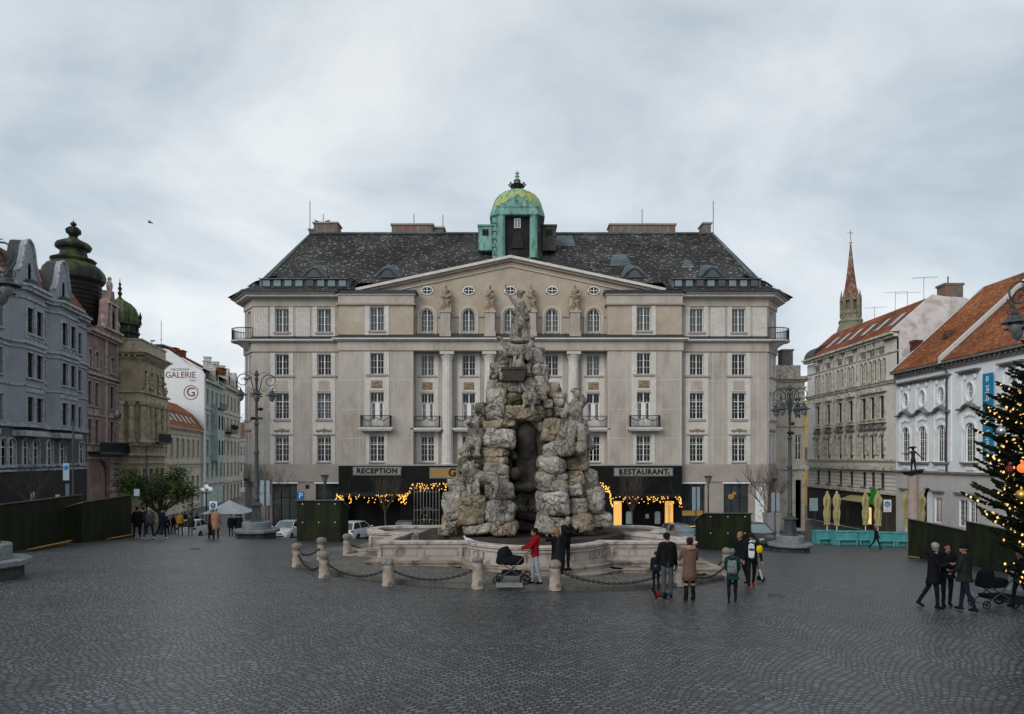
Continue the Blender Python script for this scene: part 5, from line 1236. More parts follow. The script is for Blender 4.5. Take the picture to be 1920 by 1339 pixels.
    # strip dormers
    for sg in (-1,1):
        d = MB(); a, b = sorted((sg*22.0, sg*14.3)); 
        d.add([(a-.15,-.85,Z(15.76)),(b+.15,-.85,Z(15.76)),(b+.15,1.25,Z(16.26)),(a-.15,1.25,Z(16.26)),(a-.15,-.85,Z(15.68)),(b+.15,-.85,Z(15.68))], [(0,1,2,3),(0,4,5,1)],1)
        d.box(a,b,-.6,.8,Z(14.9),Z(15.74))
        for xx in (a,b): d.poly_x([(-.65,Z(14.95)),(1.2,Z(16.25)),(-.65,Z(15.76))], xx-.1, xx+.1, 1)
        d.build('strip_dormer', ['lead','slate_patch'], r)
        n = 8
        for i in range(n):
            x = a+.5+(b-a-1)*i/(n-1); q = MB(); q.box(x-.36,x+.36,-.66,-.6,Z(15.06),Z(15.67),0); q.box(x-.3,x+.3,-.68,-.66,Z(15.1),Z(15.63),1); q.build('dormer_window', ['lead','car_glass' if random.random() < .45 else 'windscreen'], r)
        # corner pair on the chamfer
        T, Ls = seg_T((-23.2,2.6),(-21.9,.9)) if sg < 0 else seg_T((21.9,.9),(23.2,2.6))
        q = MB(); q.T = T; q.box(0,Ls,-1.1,.6,Z(14.85),Z(15.7)); 
        for x in (.5,1.45): q.box(x-.3,x+.3,-1.12,-1.09,Z(15.05),Z(15.6),1)
        q.add([(-.3,-1.25,Z(15.68)),(Ls+.3,-1.25,Z(15.68)),(Ls,.9,Z(16.7)),(0,.9,Z(16.7))], [(0,1,2,3)], 2); q.build('strip_dormer', ['lead','windscreen','slate_patch'], r)
    # eyebrow dormers
    for u, y in ((-17.9,1.35),(-11.2,1.3),(11.3,1.3),(18.4,1.35)):
        d = MB(); n = 18; w = 1.25; h = .88; prof = [(-w+2*w*i/n, h*(.5-.5*math.cos(2*PI*i/n))**.75) for i in range(n+1)]
        z0 = Z(rz_(y))+.1; back = 1.7
        d.add([(x,0,z) for x, z in prof]+[(x,0,z+.14) for x, z in prof]+[(x*.5,back,z*.15+back*.892) for x, z in prof], [(i,i+1,n+2+i,n+1+i) for i in range(n)]+[(n+1+i,n+2+i,2*n+3+i,2*n+2+i) for i in range(n)], 0)
        d.add([(x,.08,z) for x, z in prof], [tuple(range(n+1))], 1)
        i0 = [(x*.6, z*.78) for x, z in prof]; d.add([(x,-.05,z+.03) for x, z in i0], [tuple(range(n+1))], 2)
        o = d.build('eyebrow_dormer', ['slate_patch','lead','car_glass'], r); o.location = (u,y,z0)
    # chimneys
    for x0, x1, h, y in ((-20.1,-17.7,1.1,8.9),(-20.7,-20.0,.55,9.3),(-12.2,-8.0,1.05,9.2),(-8.0,-6.9,.85,9.6),(10.2,16.9,1.05,9.2),(19.7,20.5,1.1,9)):
        c = MB(); c.box(x0,x1,y,y+1.6,Z(21.5),Z(22.8+h)); c.box(x0-.12,x1+.12,y-.12,y+1.72,Z(22.8+h),Z(22.95+h),1)
        k = x0+.35
        while k < x1-.3: c.box(k-.02,k+.02,y-.02,y,Z(22),Z(22.7+h),1); k += .8
        c.build('chimney', ['chimney','hotel_ground'], r)
    rods = MB()
    for x, h, y in ((-20.4,3.3,8.6),(-19.3,2.3,9.5),(-10.0,2.4,9.8),(-7.0,2.3,9.8),(13.6,2.9,9.8),(20.6,3.3,8.6)): rods.tube([(x,y,Z(22.7)),(x,y,Z(22.8+h))], .035, 4)
    rods.build('lightning_rods', 'lead', r)
    # cupola
    def Z(z): return (z if z < 22.95 else 22.95 if z < 23.4 else 22.95+(z-23.4)*.95 if z < 26.5 else 25.9+(z-26.5)*.70)+7.4
    Zr = lambda z: z+7.4
    cx, cy = .65, 5.6; cu = MB(); zb = Z(17.5)
    ang_ = [R(22.5)+k*PI/4 for k in range(8)]; oc = [(cx+2.6*math.cos(a), cy+2.6*math.sin(a)) for a in ang_]
    cu.add([(x,y,zb) for x, y in oc]+[(x,y,Z(23.6)) for x, y in oc], [(k,(k+1)%8,8+(k+1)%8,8+k) for k in (6,7,0,1,5)], 0); cu.build('cupola_drum', 'copper_dark', r)
    cu = MB(); cu.add([(x,y,zb) for x, y in oc]+[(x,y,Z(23.6)) for x, y in oc], [(k,(k+1)%8,8+(k+1)%8,8+k) for k in (2,3,4)], 0)
    for k in range(7): cu.box(cx-2.35,cx-2.0,cy-2.0,cy-1.7,Z(18.4+k*.75),Z(18.75+k*.75))
    cu.build('cupola_flank', 'copper', r)
    c2 = MB(); c2.T = Matrix.Translation((cx,cy,0)) @ Matrix.Rotation(R(22.5),4,'Z')
    c2.lathe([(2.5,Z(23.4)),(2.85,Z(23.5)),(2.82,Z(23.7)),(2.62,Z(24.35)),(2.58,Z(24.45))], n=8); c2.build('cupola_skirt', 'copper', r)
    c2 = MB(); c2.T = Matrix.Translation((cx,cy,0)); c2.lathe([(2.5,Z(24.4)),(2.42,Z(24.85)),(2.18,Z(25.35)),(1.78,Z(25.85)),(1.2,Z(26.28)),(.45,Z(26.5))], n=32)
    c2.build('cupola_dome', 'copper_yellow', r)
    rb = MB()
    for k in range(8):
        a = k*PI/4+R(22.5); rb.tube([(cx+rr*math.cos(a),cy+rr*math.sin(a),Z(z)) for rr, z in ((2.5,24.4),(2.43,24.85),(2.19,25.37),(1.79,25.87),(1.2,26.31),(.4,26.5))], .05, 5)
    # little copper pediment facing the square, on two fluted columns
    rb.poly_y([(cx-1.62,Zr(23.35)),(cx+1.62,Zr(23.35)),(cx,Zr(24.35))], cy-2.9, cy-1.2)
    rb.poly_y([(cx-1.9,Zr(22.6)),(cx+1.9,Zr(22.6)),(cx+1.78,Zr(23.28)),(cx-1.78,Zr(23.28))], cy-3.0, cy-1.9); rb.poly_y([(cx-1.85,Zr(23.28)),(cx+1.85,Zr(23.28)),(cx+1.85,Zr(23.36)),(cx-1.85,Zr(23.36))], cy-3.06, cy-1.8)
    for s_ in (-1,1): rb.tube([(cx+s_*1.75,cy-2.93,Zr(23.4)),(cx,cy-2.93,Zr(24.42))], .06, 5)
    rb.tube([(cx+.16*math.cos(2*PI*k/12),cy-2.93,Zr(23.75)+.2*math.sin(2*PI*k/12)) for k in range(13)], .035, 4)
    rb.build('cupola_pediment', 'copper', r)
    for sx in (-1.5,1.5):
        c = MB(); c.lathe([(.45,Z(18.6)),(.45,Z(18.75)),(.38,Z(18.8)),(.35,Z(22.45)),(.42,Z(22.62))], (cx+sx,cy-2.6,0), 20, flute=.07); c.build('column', 'copper', r)
    q = MB(); q.box(cx-1.2,cx+1.2,cy-2.42,cy-2.3,Z(18.8),Z(22.7),0); q.box(cx-.3,cx+.3,cy-2.5,cy-2.42,Z(21.5),Z(22.4),1); q.box(cx-.25,cx-.03,cy-2.52,cy-2.5,Z(21.55),Z(22.35),2); q.box(cx+.03,cx+.25,cy-2.52,cy-2.5,Z(21.55),Z(22.35),2)
    q.poly_y([(cx-.6,Z(19.6)),(cx+.6,Z(19.6)),(cx+.35,Z(21.1)),(cx-.35,Z(21.1))], cy-2.55, cy-2.42, 3); q.box(cx-.9,cx-.0,cy-2.6,cy-2.5,Z(18.7),Z(19.3),3); q.build('cupola_door', ['shop_dark','frame_white','windscreen','dark_metal'], r)
    for sx, mt in ((-1,'copper'),(1,'copper_dark')):
        q = MB(); a, b = sorted((cx+sx*2.4, cx+sx*3.7)); q.box(a,b,cy-1.2,cy+1,Z(19.8),Z(22.1)); q.box(a-.1,b+.1,cy-1.3,cy+1.1,Z(22.1),Z(22.25)); q.box((a+b)/2-.3,(a+b)/2+.3,cy-1.23,cy-1.2,Z(21.2),Z(21.8),1); q.build('cupola_side_box', [mt,'shop_dark'], r)
    q = MB(); q.lathe([(.4,Z(26.4)),(.34,Z(26.8)),(.5,Z(27.0))], (cx,cy,0), 10, 0); q.lathe([(.42,Z(26.75)),(.55,Z(27.0)),(.66,Z(27.35)),(.4,Z(27.5))], (cx,cy,0), 12, 1)
    for k in range(10):
        a = k*PI/5; q.tube([(cx+.3*math.cos(a),cy+.3*math.sin(a),Z(26.9)),(cx+.65*math.cos(a),cy+.65*math.sin(a),Z(27.15)),(cx+.85*math.cos(a),cy+.85*math.sin(a),Z(27.4)),(cx+.7*math.cos(a),cy+.7*math.sin(a),Z(27.5))], .07, 5, 1)
    q.lathe([(.32,Z(27.0)),(.38,Z(27.4)),(.22,Z(27.5)),(.22,Z(27.9)),(.34,Z(27.95)),(.3,Z(28.1)),(.16,Z(28.2)),(.16,Z(28.5)),(.24,Z(28.55)),(.12,Z(28.65)),(.1,Z(28.8)),(.2,Z(28.95)),(.18,Z(29.1)),(.03,Z(29.25)),(.01,Z(29.5))], (cx,cy,0), 12, 0)
    q.build('finial', ['copper','dark_copper'], r)
    Z = lambda z: z+7.4
    # ground floor -----------------------------------------------------------
    for sg, ln in ((-1, front[1:4]), (1, front[10:13])):
        gf = MB(); band(gf, ln, -.5, .12, Z(-2.15), Z(-.72)); gf.build('ground_band', 'hotel_ground', r)
    for sg in (-1,1):
        for a, b in ((22.9,21.25),(19.0,17.35)):
            x0, x1 = sorted((sg*a, sg*b)); pier = MB(); pier.box(x0,x1,0.0,.7,Z(-7.6),Z(-2.15)); pier.build('pier', 'hotel_ground', r)
        p, q = ((-24.6,2.4),(-22.9,0)) if sg < 0 else ((22.9,0),(24.6,2.4))
        T, Ls = seg_T(p, q)
        for a, b in ((0,.55),(Ls-.55,Ls)): pier = MB(); pier.T = T; pier.box(a,b,0.01,.7,Z(-7.6),Z(-2.15)); pier.build('pier', 'hotel_ground', r)
        pier = MB(); pier.box(min(sg*24.6,sg*24.2),max(sg*24.6,sg*24.2),2.9,16,Z(-7.6),Z(-.75)); pier.build('flank_wall', 'hotel_ground', r)
    bk = MB(); bk.box(-24.1,24.1,3.2,3.4,Z(-7.6),Z(-.8)); bk.box(-24.3,24.3,2.9,15.5,Z(-.78),Z(14.1)); bk.box(-24,24,.7,3.2,Z(-2.1),Z(-1.9)); bk.build('inner_wall', 'interior', r)
    for sg in (-1,1):
        for a, b in ((21.25,19.0),(17.35,15.1)):
            x0, x1 = sorted((sg*a, sg*b)); s = MB(); s.box(x0,x1,.3,.34,Z(-7.4),Z(-2.35),0); s.box(x0,x1,.2,.34,Z(-2.35),Z(-2.15),1); s.box(x0,x1,.24,.34,Z(-7.6),Z(-6.9),1)
            for k in (1,2): s.box(x0+(x1-x0)*k/3-.04,x0+(x1-x0)*k/3+.04,.26,.3,Z(-7),Z(-2.35),2)
            s.box(x0,x1,.26,.3,Z(-3.6),Z(-3.52),2); s.build('shop_window', ['car_glass','frame_white' ,'dark_metal'], r)
            s = MB(); s.box(x0-.1,x1+.1,-.12,.2,Z(-2.32),Z(-2.18)); s.build('awning_box', 'frame_white', r)
    s = MB(); s.box(15.3,17.2,.24,.28,Z(-5.2),Z(-4.75)); s.build('lit_shop_display', 'glow_dim', r); s = MB(); s.tube([(15.2+.2*i,.2,Z(-5.9)-.25*math.sin(PI*i/10)) for i in range(11)], .03, 4); s.build('light_garland', 'glow_yellow', r); s = MB(); s.ell((19.7,.2,Z(-3.5)), (.3,.05,.25), 7, 5); s.ell((20.0,.2,Z(-3.2)), (.2,.05,.15), 7, 5); s.build('lit_shop_display', 'glow_dim', r)
    # black cladding of the middle
    bc = MB(); hs = [(.6,5.4,Z(-7.3),Z(-3.2)),(7.4,10.2,Z(-7.3),Z(-2.7)),(11.2,14.9,Z(-7.3),Z(-2.7)),(15.9,19.4,Z(-7.3),Z(-2.7)),(20.2,22.8,Z(-7.3),Z(-2.7)),(24.3,29.6,Z(-7.3),Z(-3.2))]
    bc.T = Matrix.Translation((-15.1,-.8,0)); wall_grid(bc, 0, 30.2, Z(-7.6), Z(-.72), hs, .3, 0, 0, 0, back=1.0); 
    for x in (0,30.2): bc.add([(x,0,Z(-7.6)),(x,1.2,Z(-7.6)),(x,1.2,Z(-.72)),(x,0,Z(-.72))], [(0,1,2,3)], 0)
    bc.add([(0,0,Z(-.72)),(30.2,0,Z(-.72)),(30.2,1.2,Z(-.72)),(0,1.2,Z(-.72))], [(0,1,2,3)], 0)
    bc.build('black_cladding', ['black_clad'], r)
    # lettered mosaics
    def sign(u0, u1, z0, z1, text, size, bg, edge):
        s = MB(); s.box(u0,u1,-.86,-.8,z0,z1,0); s.box(u0-.08,u1+.08,-.84,-.8,z0-.08,z0,1); s.box(u0-.08,u1+.08,-.84,-.8,z1,z1+.08,1); s.box(u0-.08,u0,-.84,-.8,z0,z1,1); s.box(u1,u1+.08,-.84,-.8,z0,z1,1)
        o = s.build('name_sign', [bg, edge], r)
        lettering(text, size, 'mosaic_red', o, ((u0+u1)/2,-.87,(z0+z1)/2), bold=.028, space=1.13, sx=1.0)
    sign(U(667), U(754), ZP(887), ZP(874), 'RECEPTION', .62, 'mosaic_pale', 'mosaic_blue')
    sign(U(1150), U(1256), ZP(888.5), ZP(876), 'RESTAURANT', .64, 'mosaic_pale', 'mosaic_blue')
    sign(U(809), U(1010), ZP(892.5), ZP(875.5), 'GRANDEZZA', .98, 'mosaic_gold', 'mosaic_blue')
    # canopies with hanging rods
    for x0, x1, zz in ((U(652),U(768),ZP(919)),(U(1148),U(1262),ZP(922))):
        c = MB(); c.box(x0,x1,-2.6,-.85,zz-.12,zz,0); c.box(x0,x1,-2.62,-2.6,zz-.3,zz+.05,1)
        for x in (x0+.6,x1-.6): c.tube([(x,-2.5,zz),(x,-.85,zz+1.85)], .03, 5, 1); c.box(x-.06,x+.06,-.87,-.8,zz+1.8,zz+1.92,1)
        c.build('canopy', ['car_glass','dark_metal'], r)
    # gate grille with monogram
    gr = MB(); a, b = U(780), U(826); z0, z1 = Z(-7.3), ZP(905); n = 9
    for i in range(n): x = a+(b-a)*i/(n-1); gr.box(x-.03,x+.03,-1.16,-1.1,z0,z1-.3 if i else z1)
    gr.box(a,b,-1.15,-1.1,ZP(919),ZP(918)); gr.box(a,b,-1.15,-1.1,ZP(952)-.03,ZP(952)+.04); gr.box(a,b,-1.15,-1.1,ZP(971),ZP(970))
    c0 = ((U(801)+U(805))/2, ZP(959)); 
    gr.tube([(c0[0]+.55*x,-1.2,c0[1]+.5*z) for x, z in ((-1,-.5),(-.7,1),(.7,1),(1,.4),(1,-1),(-1,-1),(-1,-.5))], .04, 4); 
    gr.tube([(c0[0]+.28*math.cos(t),-1.2,c0[1]+.1+.3*math.sin(t)) for t in np.arange(.6,5.6,.5)], .035, 4); gr.tube([(c0[0]+.1,-1.2,c0[1]-.3),(c0[0]+.1,-1.2,c0[1]+.35),(c0[0]+.3,-1.2,c0[1]+.2)], .03, 4)
    gr.build('gate', 'gate_paint', r)
    # entrance doors under the restaurant canopy: lit tall panels, white arched panes
    for x, dark in ((U(1155),0),(U(1250),0)):
        q = MB(); q.box(x-.34,x+.34,-1.0,-.82,ZP(980),ZP(936)); o = q.build('lit_panel', 'glow_panel', r)
    lettering('GRANDEZZA', .30, 'relief', r, (U(1250),-1.02,ZP(957)), rot=(R(90),R(-90),0))
    for x in (U(1176),U(1229)):
        q = MB(); q.poly_y([(x-.24,ZP(978)),(x+.24,ZP(978)),(x+.24,ZP(958)),(x+.12,ZP(955)),(x-.12,ZP(955)),(x-.24,ZP(958))], -.86, -.81); q.build('arched_panel', 'sign_grey', r)
    q = MB(); q.box(U(1210)-.15,U(1210)+.15,-.85,-.81,ZP(968),ZP(960)); q.build('notice', 'sign_grey', r)
    q = MB(); q.box(U(1416),U(1432),-.03,-.005,ZP(979),ZP(911)); 
    o = q.build('poster', 'white_paint', r)
    e = MB(); rg = random.Random(4)
    for k in range(5):
        xx = U(1424); zz = ZP(925+k*10); e.tube([(xx+rg.uniform(-.25,.25),-.045,zz+rg.uniform(-.2,.2)) for _ in range(5)], .012, 3)
    e.build('poster_drawing', 'grey_letter', o)
    q = MB(); q.box(U(573),U(580),-.03,-.004,ZP(914),ZP(907)); q.box(U(573),U(580),-.03,-.004,ZP(905.5),ZP(901.5),1); q.build('house_plaque', ['dark_metal','sign_grey'], r)
    # pedestals for the roof statues
    for u in (-5.72,-1.8,1.83,5.7):
        q = MB(); q.box(u-.42,u+.42,-.85,.09,Z(11.0),Z(12.75)); q.box(u-.5,u+.5,-.93,.09,Z(12.75),Z(12.95)); q.box(u-.5,u+.5,-.93,.09,Z(10.5),Z(11.1)); q.build('pedestal', 'hotel_wall', r)
    return r, Z
mk('surround_warm', (.56,.51,.44), (.46,.41,.345), s=.8, rough=.85)
mk('gate_paint', (.22,.22,.21), (.15,.15,.145), s=4, rough=.6)
M['copper_dark'] = pm('copper_dark', (.07,.06,.05), (.03,.03,.03), s=1.2, rough=.6, c3=(.06,.12,.10), s3=1.5)
HOTEL, HZ = hotel()

# fairy lights hung on the hotel front
def lights(name, label, pts, loc, group='strings of warm lights on the hotel front', size=.055, kind_after=100):
    r = thing(name, label, 'string lights', loc, 0, group)
    w = MB()
    proto = None
    for i, p in enumerate(pts[:kind_after]):
        if proto is None:
            b = MB(); b.ell((0,0,0), (size*.75,size*.75,size*.9), 6, 4); o = b.build('bulb', 'bulb', r); proto = o
        else: o = proto.copy(); COL.objects.link(o)
        o.parent = r; o.location = p
    if len(pts) > kind_after:
        b = MB()
        for p in pts[kind_after:]: b.ell(p, (size,size,size*1.2), 6, 4)
        o = b.build('bulbs', 'bulb', r); o['kind'] = 'stuff'
    return r
def hotel_lights():
    X0, Y0 = HOTEL.location.x, HOTEL.location.y; U = lambda px: (px-957)/HP; z = lambda y: (855.5-y)/HP+CZ
    rg = random.Random(11)
    def place(lst): return [(X0+U(x), Y0+yy, z(y)) for x, y, yy in lst]
    L1 = []
    for i in range(58): 
        x = rg.uniform(645,771)*1.0; L1.append((x, rg.uniform(921,926)+rg.random()**2*14, -2.72))
    for i in range(30): L1.append((rg.uniform(643,657), rg.uniform(921,938), -2.72))
    for i in range(24): L1.append((rg.uniform(757,771), rg.uniform(922,939), -2.72))
    L2 = []
    for i in range(18): t = i/17; L2.append((765+12*t+rg.uniform(-2,2), 930-22*t+rg.uniform(-3,3), -2.4+t*1.2))
    for i in range(60): L2.append((rg.uniform(776,850), 903+rg.random()**1.6*14, -1.25))
    L3 = []
    for i in range(70): x = rg.uniform(1140,1262); L3.append((x, 926+rg.random()**1.6*13, -2.72))
    for i in range(14): L3.append((1262+rg.uniform(-2,2), rg.uniform(926,945), -2.72))
    L4 = []
    for i in range(30): t = i/29; L4.append((1124+14*t+rg.uniform(-4,3), 906+10*t+rg.uniform(-6,6), -1.5))
    for i in range(28): t = i/27; L4.append((1136+6*t+rg.uniform(-2,2), 915+30*t, -1.9))
    lab = ['string of warm lights fringing the reception canopy','string of warm lights over the grille gate beside the fountain rock','string of warm lights fringing the restaurant canopy','short drooping string of warm lights just left of the restaurant canopy']
    for l, L_ in zip(lab, (L1,L2,L3,L4)):
        pts = place(L_); o = Vector(pts[0]); lights('string_lights', l, [tuple(Vector(p)-o) for p in pts], o)
hotel_lights()
# ---------------------------------------------------------------- the fountain
def rock_mesh(half, seed, n=12, amp=.13, mat=0, sq=4., rot=0.):
    """rounded block, chipped and pitted by noise"""
    vs = []; fs = []; idx = {}
    off = Vector((seed*7.3, seed*3.1, seed*1.7)); hm = min(half)
    def vert(p):
        k = tuple(round(c, 5) for c in p)
        if k in idx: return idx[k]
        q = Vector(p); l = (abs(q.x)**sq+abs(q.y)**sq+abs(q.z)**sq)**(1/sq); q = q/l
        w = Vector((q.x*half[0], q.y*half[1], q.z*half[2]))
        nn = noise.noise(w*1.2+off)*1.3+noise.noise(w*3.1+off)*.6+noise.noise(w*8+off)*.3
        ridge = abs(noise.noise(w*2.2+off*2)); cut = -1.3*max(0, .10-ridge)/.10
        w = w+noise.noise_vector(w*.9+off*1.3)*amp*.8+q.normalized()*((nn+cut*.55)*amp)
        idx[k] = len(vs); vs.append(w); return idx[k]
    for ax in range(3):
        for s in (-1,1):
            for i in range(n):
                for j in range(n):
                    quad = []
                    for a, b in ((i,j),(i+1,j),(i+1,j+1),(i,j+1)):
                        u = -1+2*a/n; v = -1+2*b/n; p = [0,0,0]; p[ax] = s; p[(ax+1)%3] = u; p[(ax+2)%3] = v; quad.append(vert(p))
                    fs.append(tuple(quad if s > 0 else quad[::-1]))
    if rot:
        Rm = Matrix.Rotation(rot, 3, 'Y'); vs = [Rm @ v for v in vs]
    return vs, fs

def fountain():
    k = .968; X0, Y0 = .9*k, 28.3*k; rimz = CZ-3.0; r = thing('fountain', 'baroque stone fountain: lobed basin round a towering cave-pierced rock with statues', 'fountain', (X0, Y0, CZ-4.1)); O = r.location
    half = []
    for a in np.linspace(-90, -26, 12): half.append((2.84*math.cos(R(a)), 26.6+2.84*math.sin(R(a))))
    half += [(2.8,25.3),(5.8,25.3),(5.65,26.6),(5.4,28.1),(6.8,28.55)]
    for a in np.linspace(-50, 70, 7): half.append((6.0+1.1*math.cos(R(a)), 29.9+1.25*math.sin(R(a))))
    half += [(5.6,31.2),(2.8,31.3)]
    for a in np.linspace(26, 90, 12): half.append((2.84*math.cos(R(a)), 30.0+2.84*math.sin(R(a))))
    sq_ = lambda x, y: x*(1 if y < 26.8 else .8)
    pts = [(sq_(x,y)*k, y*k-Y0) for x, y in half]+[(-x*k, y*k-Y0) for x, y in reversed(half[1:-1])]
    pts = pts[::-1] if False else pts
    N = len(pts)
    def ring(d):
        out = []
        for i in range(N):
            p0, p1, p2 = Vector(pts[i-1]), Vector(pts[i]), Vector(pts[(i+1)%N]); d1 = (p1-p0).normalized(); d2 = (p2-p1).normalized()
            n1 = Vector((d1.y,-d1.x)); n2 = Vector((d2.y,-d2.x)); m = n1+n2; m /= max(.45, m.dot(n1)); out.append(tuple(p1+m*d))
        return out
    def rband(mb, d0, d1, z0, z1, m=0, d1b=None):
        a = ring(d0); b = ring(d1); b2 = ring(d1b) if d1b is not None else b; z0 -= O.z; z1 -= O.z
        vs = [(x,y,z0) for x, y in a]+[(x,y,z0) for x, y in b]+[(x,y,z1) for x, y in b2]+[(x,y,z1) for x, y in a]
        mb.add(vs, [(j*N+i, j*N+(i+1)%N, ((j+1)%4)*N+(i+1)%N, ((j+1)%4)*N+i) for j in range(4) for i in range(N)], m)
    w = MB(); rband(w, -.28, 0, rimz-.9, rimz-.1); rband(w, -.25, .06, rimz-.22, rimz-.14); rband(w, -.25, .09, rimz-.82, rimz-.62); rband(w, -.25, .05, rimz-.62, rimz-.55)
    # sunk panels: raised frames on the straight faces, roundels on the wings
    P3 = [Vector((x,y)) for x, y in pts]
    for i in range(N):
        a, b = P3[i], P3[(i+1)%N]; Ls = (b-a).length
        if Ls < .9: continue
        ang = math.atan2(b.y-a.y, b.x-a.x); w.T = Matrix.Translation((a.x,a.y,rimz-O.z)) @ Matrix.Rotation(ang,4,'Z')
        cells = max(1, round(Ls/1.45)); 
        for c in range(cells):
            x0 = Ls*c/cells+.12; x1 = Ls*(c+1)/cells-.12
            for (q0,q1,z0,z1) in ((x0,x1,-.30,-.27),(x0,x1,-.52,-.49),(x0,x0+.03,-.49,-.30),(x1-.03,x1,-.49,-.30)): w.box(q0,q1,-.02,.0,z0,z1)
            if c % 2: continue
            xc = (x0+x1)/2; w.tube([(xc+.13*math.cos(2*PI*t/16),-.02,-.395+.13*math.sin(2*PI*t/16)) for t in range(17)], .02, 4)
        w.box(-.06,.06,-.07,.0,-.6,-.2); w.box(Ls-.06,Ls+.06,-.07,.0,-.6,-.2); w.T = None
    for s in range(-3,4):
        a = R(-90+s*17); x, y = 2.84*k*math.cos(a), 26.6*k-Y0+2.84*k*math.sin(a); w.T = Matrix.Translation((x,y,rimz-O.z)) @ Matrix.Rotation(a+PI/2,4,'Z'); 
        if s % 2: w.tube([(.15*math.cos(2*PI*t/16),-.03,-.395+.13*math.sin(2*PI*t/16)) for t in range(17)], .02, 4)
        w.box(-.42,-.39,-.05,.02,-.52,-.27); w.box(.39,.42,-.05,.02,-.52,-.27); w.T = None
    w.build('basin_wall', 'basin_stone', r)
    c = MB(); rband(c, -.34, .10, rimz-.1, rimz-.03); rband(c, -.34, .14, rimz-.03, rimz, 0, .11); c.build('coping', 'coping_stone', r)
    for i, (d, z0, z1) in enumerate(((.42, rimz-.86, rimz-.68),(.85, rimz-2.0, rimz-.86))):
        s = MB(); rband(s, -.3, d-.05, z0, z1-.05); rband(s, -.3, d, z1-.05, z1); s.build('step', 'step_stone', r)
    wt = MB(); a = ring(-.2); wt.add([(x,y,rimz-.3-O.z) for x, y in a], [tuple(range(N))]); o = wt.build('water', 'water_dark', r)
    # plinth under the rock
    pl = MB(); RC = Vector((.62-X0, 27.75-Y0)); n = 10; pp = [(RC.x+4.0*math.cos(2*PI*i/n+.3)*(1+.06*(i%3)), RC.y+3.3*math.sin(2*PI*i/n+.3)) for i in range(n)]
    pl.poly_z(pp, -.6, rimz+.02-O.z); pl.build('plinth', 'rock_dark', r)
    # rocks: crop rectangles of the photo (x0,y0,x1,y1), material, forward offset
    sc = .2987
    hw = [(1010,3.7),(960,3.5),(900,3.1),(850,2.8),(800,2.4),(750,2.15),(700,1.75),(660,1.3),(630,1.0),(600,.9)]
    def halfw(y): return lerp_tab(sorted(hw), y)
    A,B,C,D,Mo = 'rock','rock_pale','rock_ochre','rock_dark','rock_moss'
    RK = [(215,1210,415,1290,B,0),(410,1205,565,1285,C,0),(690,1170,900,1285,A,0),(900,1160,1045,1280,C,-.1),(1025,1145,1170,1250,A,.1),
     (105,1020,220,1195,B,0),(205,1035,370,1218,C,-.2),(350,1075,560,1215,B,-.15),(365,965,552,1078,A,0),(548,1010,698,1148,A,1.3),
     (705,1015,900,1168,B,-.1),(885,1040,1012,1165,A,0),(988,985,1122,1148,B,.1),(143,928,247,1028,A,.2),(255,955,320,1048,A,0),
     (193,795,268,897,Mo,.3),(988,878,1092,988,B,.3),(788,952,892,1018,A,-.2),(888,970,982,1042,B,-.1),(703,888,882,1018,A,.1),
     (878,883,988,978,C,.1),(368,900,512,972,A,.1),(358,842,512,905,A,.1),(358,788,512,850,C,.1),(268,790,372,872,Mo,.3),
     (348,722,512,796,C,.1),(364,612,552,732,B,-.1),(312,540,372,602,Mo,.3),(303,448,384,545,Mo,.3),(372,455,502,562,A,-.1),
     (352,552,562,612,C,0),(368,368,502,462,B,-.1),(498,384,602,472,Mo,0),(503,312,604,390,B,-.15),(500,468,625,558,C,-.1),
     (598,474,744,558,C,-.15),(602,392,722,478,A,.0),(684,384,754,452,C,.1),(730,424,794,484,B,0),(730,484,794,552,Mo,.1),
     (788,388,888,478,B,.1),(784,474,888,555,A,.1),(722,552,866,702,C,-.1),(700,556,764,640,A,.2),(862,622,1006,702,Mo,.2),
     (732,700,922,792,B,-.15),(916,698,1012,796,C,.1),(703,790,872,892,A,0),(872,794,1012,888,C,.1),(758,322,834,424,C,.15),
     (672,288,768,388,B,0),(662,203,772,297,A,0),(612,288,684,388,A,-.05),(640,93,738,208,B,0),(453,133,522,212,Mo,.1),
     (448,203,522,310,A,.1),(374,298,452,388,A,.1),(388,198,462,303,A,.15),(438,325,512,374,C,.05),(598,188,668,292,A,-.05),
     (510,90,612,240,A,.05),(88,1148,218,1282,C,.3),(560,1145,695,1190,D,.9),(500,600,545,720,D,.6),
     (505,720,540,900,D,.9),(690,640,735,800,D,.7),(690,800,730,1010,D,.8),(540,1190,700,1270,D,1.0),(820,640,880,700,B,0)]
    core = MB()
    for i, (x0,y0,x1,y1,mt,fo) in enumerate(RK):
        px0, px1 = 800+x0*sc, 800+x1*sc; py0, py1 = 620+y0*sc, 620+y1*sc; cx = (px0+px1)/2; cy = (py0+py1)/2
        Yc = 27.75; hwid = halfw(cy); dx = (cx-985)/46.; Yf = Yc-.78*math.sqrt(max(.25, hwid*hwid-.72*dx*dx))+fo
        if fo >= .6: Yf = Yc-1.9+fo
        c = P(cx, cy, Yf+.15); p = F/(Yf+.15); hx = (px1-px0)/p/2*1.04; hz = (py1-py0)/p/2*1.04; hy = min(1.05, .45+.5*max(hx,hz))
        vs, fs = rock_mesh((hx,hy,hz), i+1, n=20, amp=.06+.10*min(hx,hz), sq=(4.0,5.5,7.5,3.4)[i%4], rot=R((-7,4,9,-3,0)[i%5]))
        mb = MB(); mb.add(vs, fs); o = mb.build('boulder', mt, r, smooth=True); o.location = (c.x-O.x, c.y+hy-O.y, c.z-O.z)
    # inner mass and the rear of the rock, all round
    rg = random.Random(21)
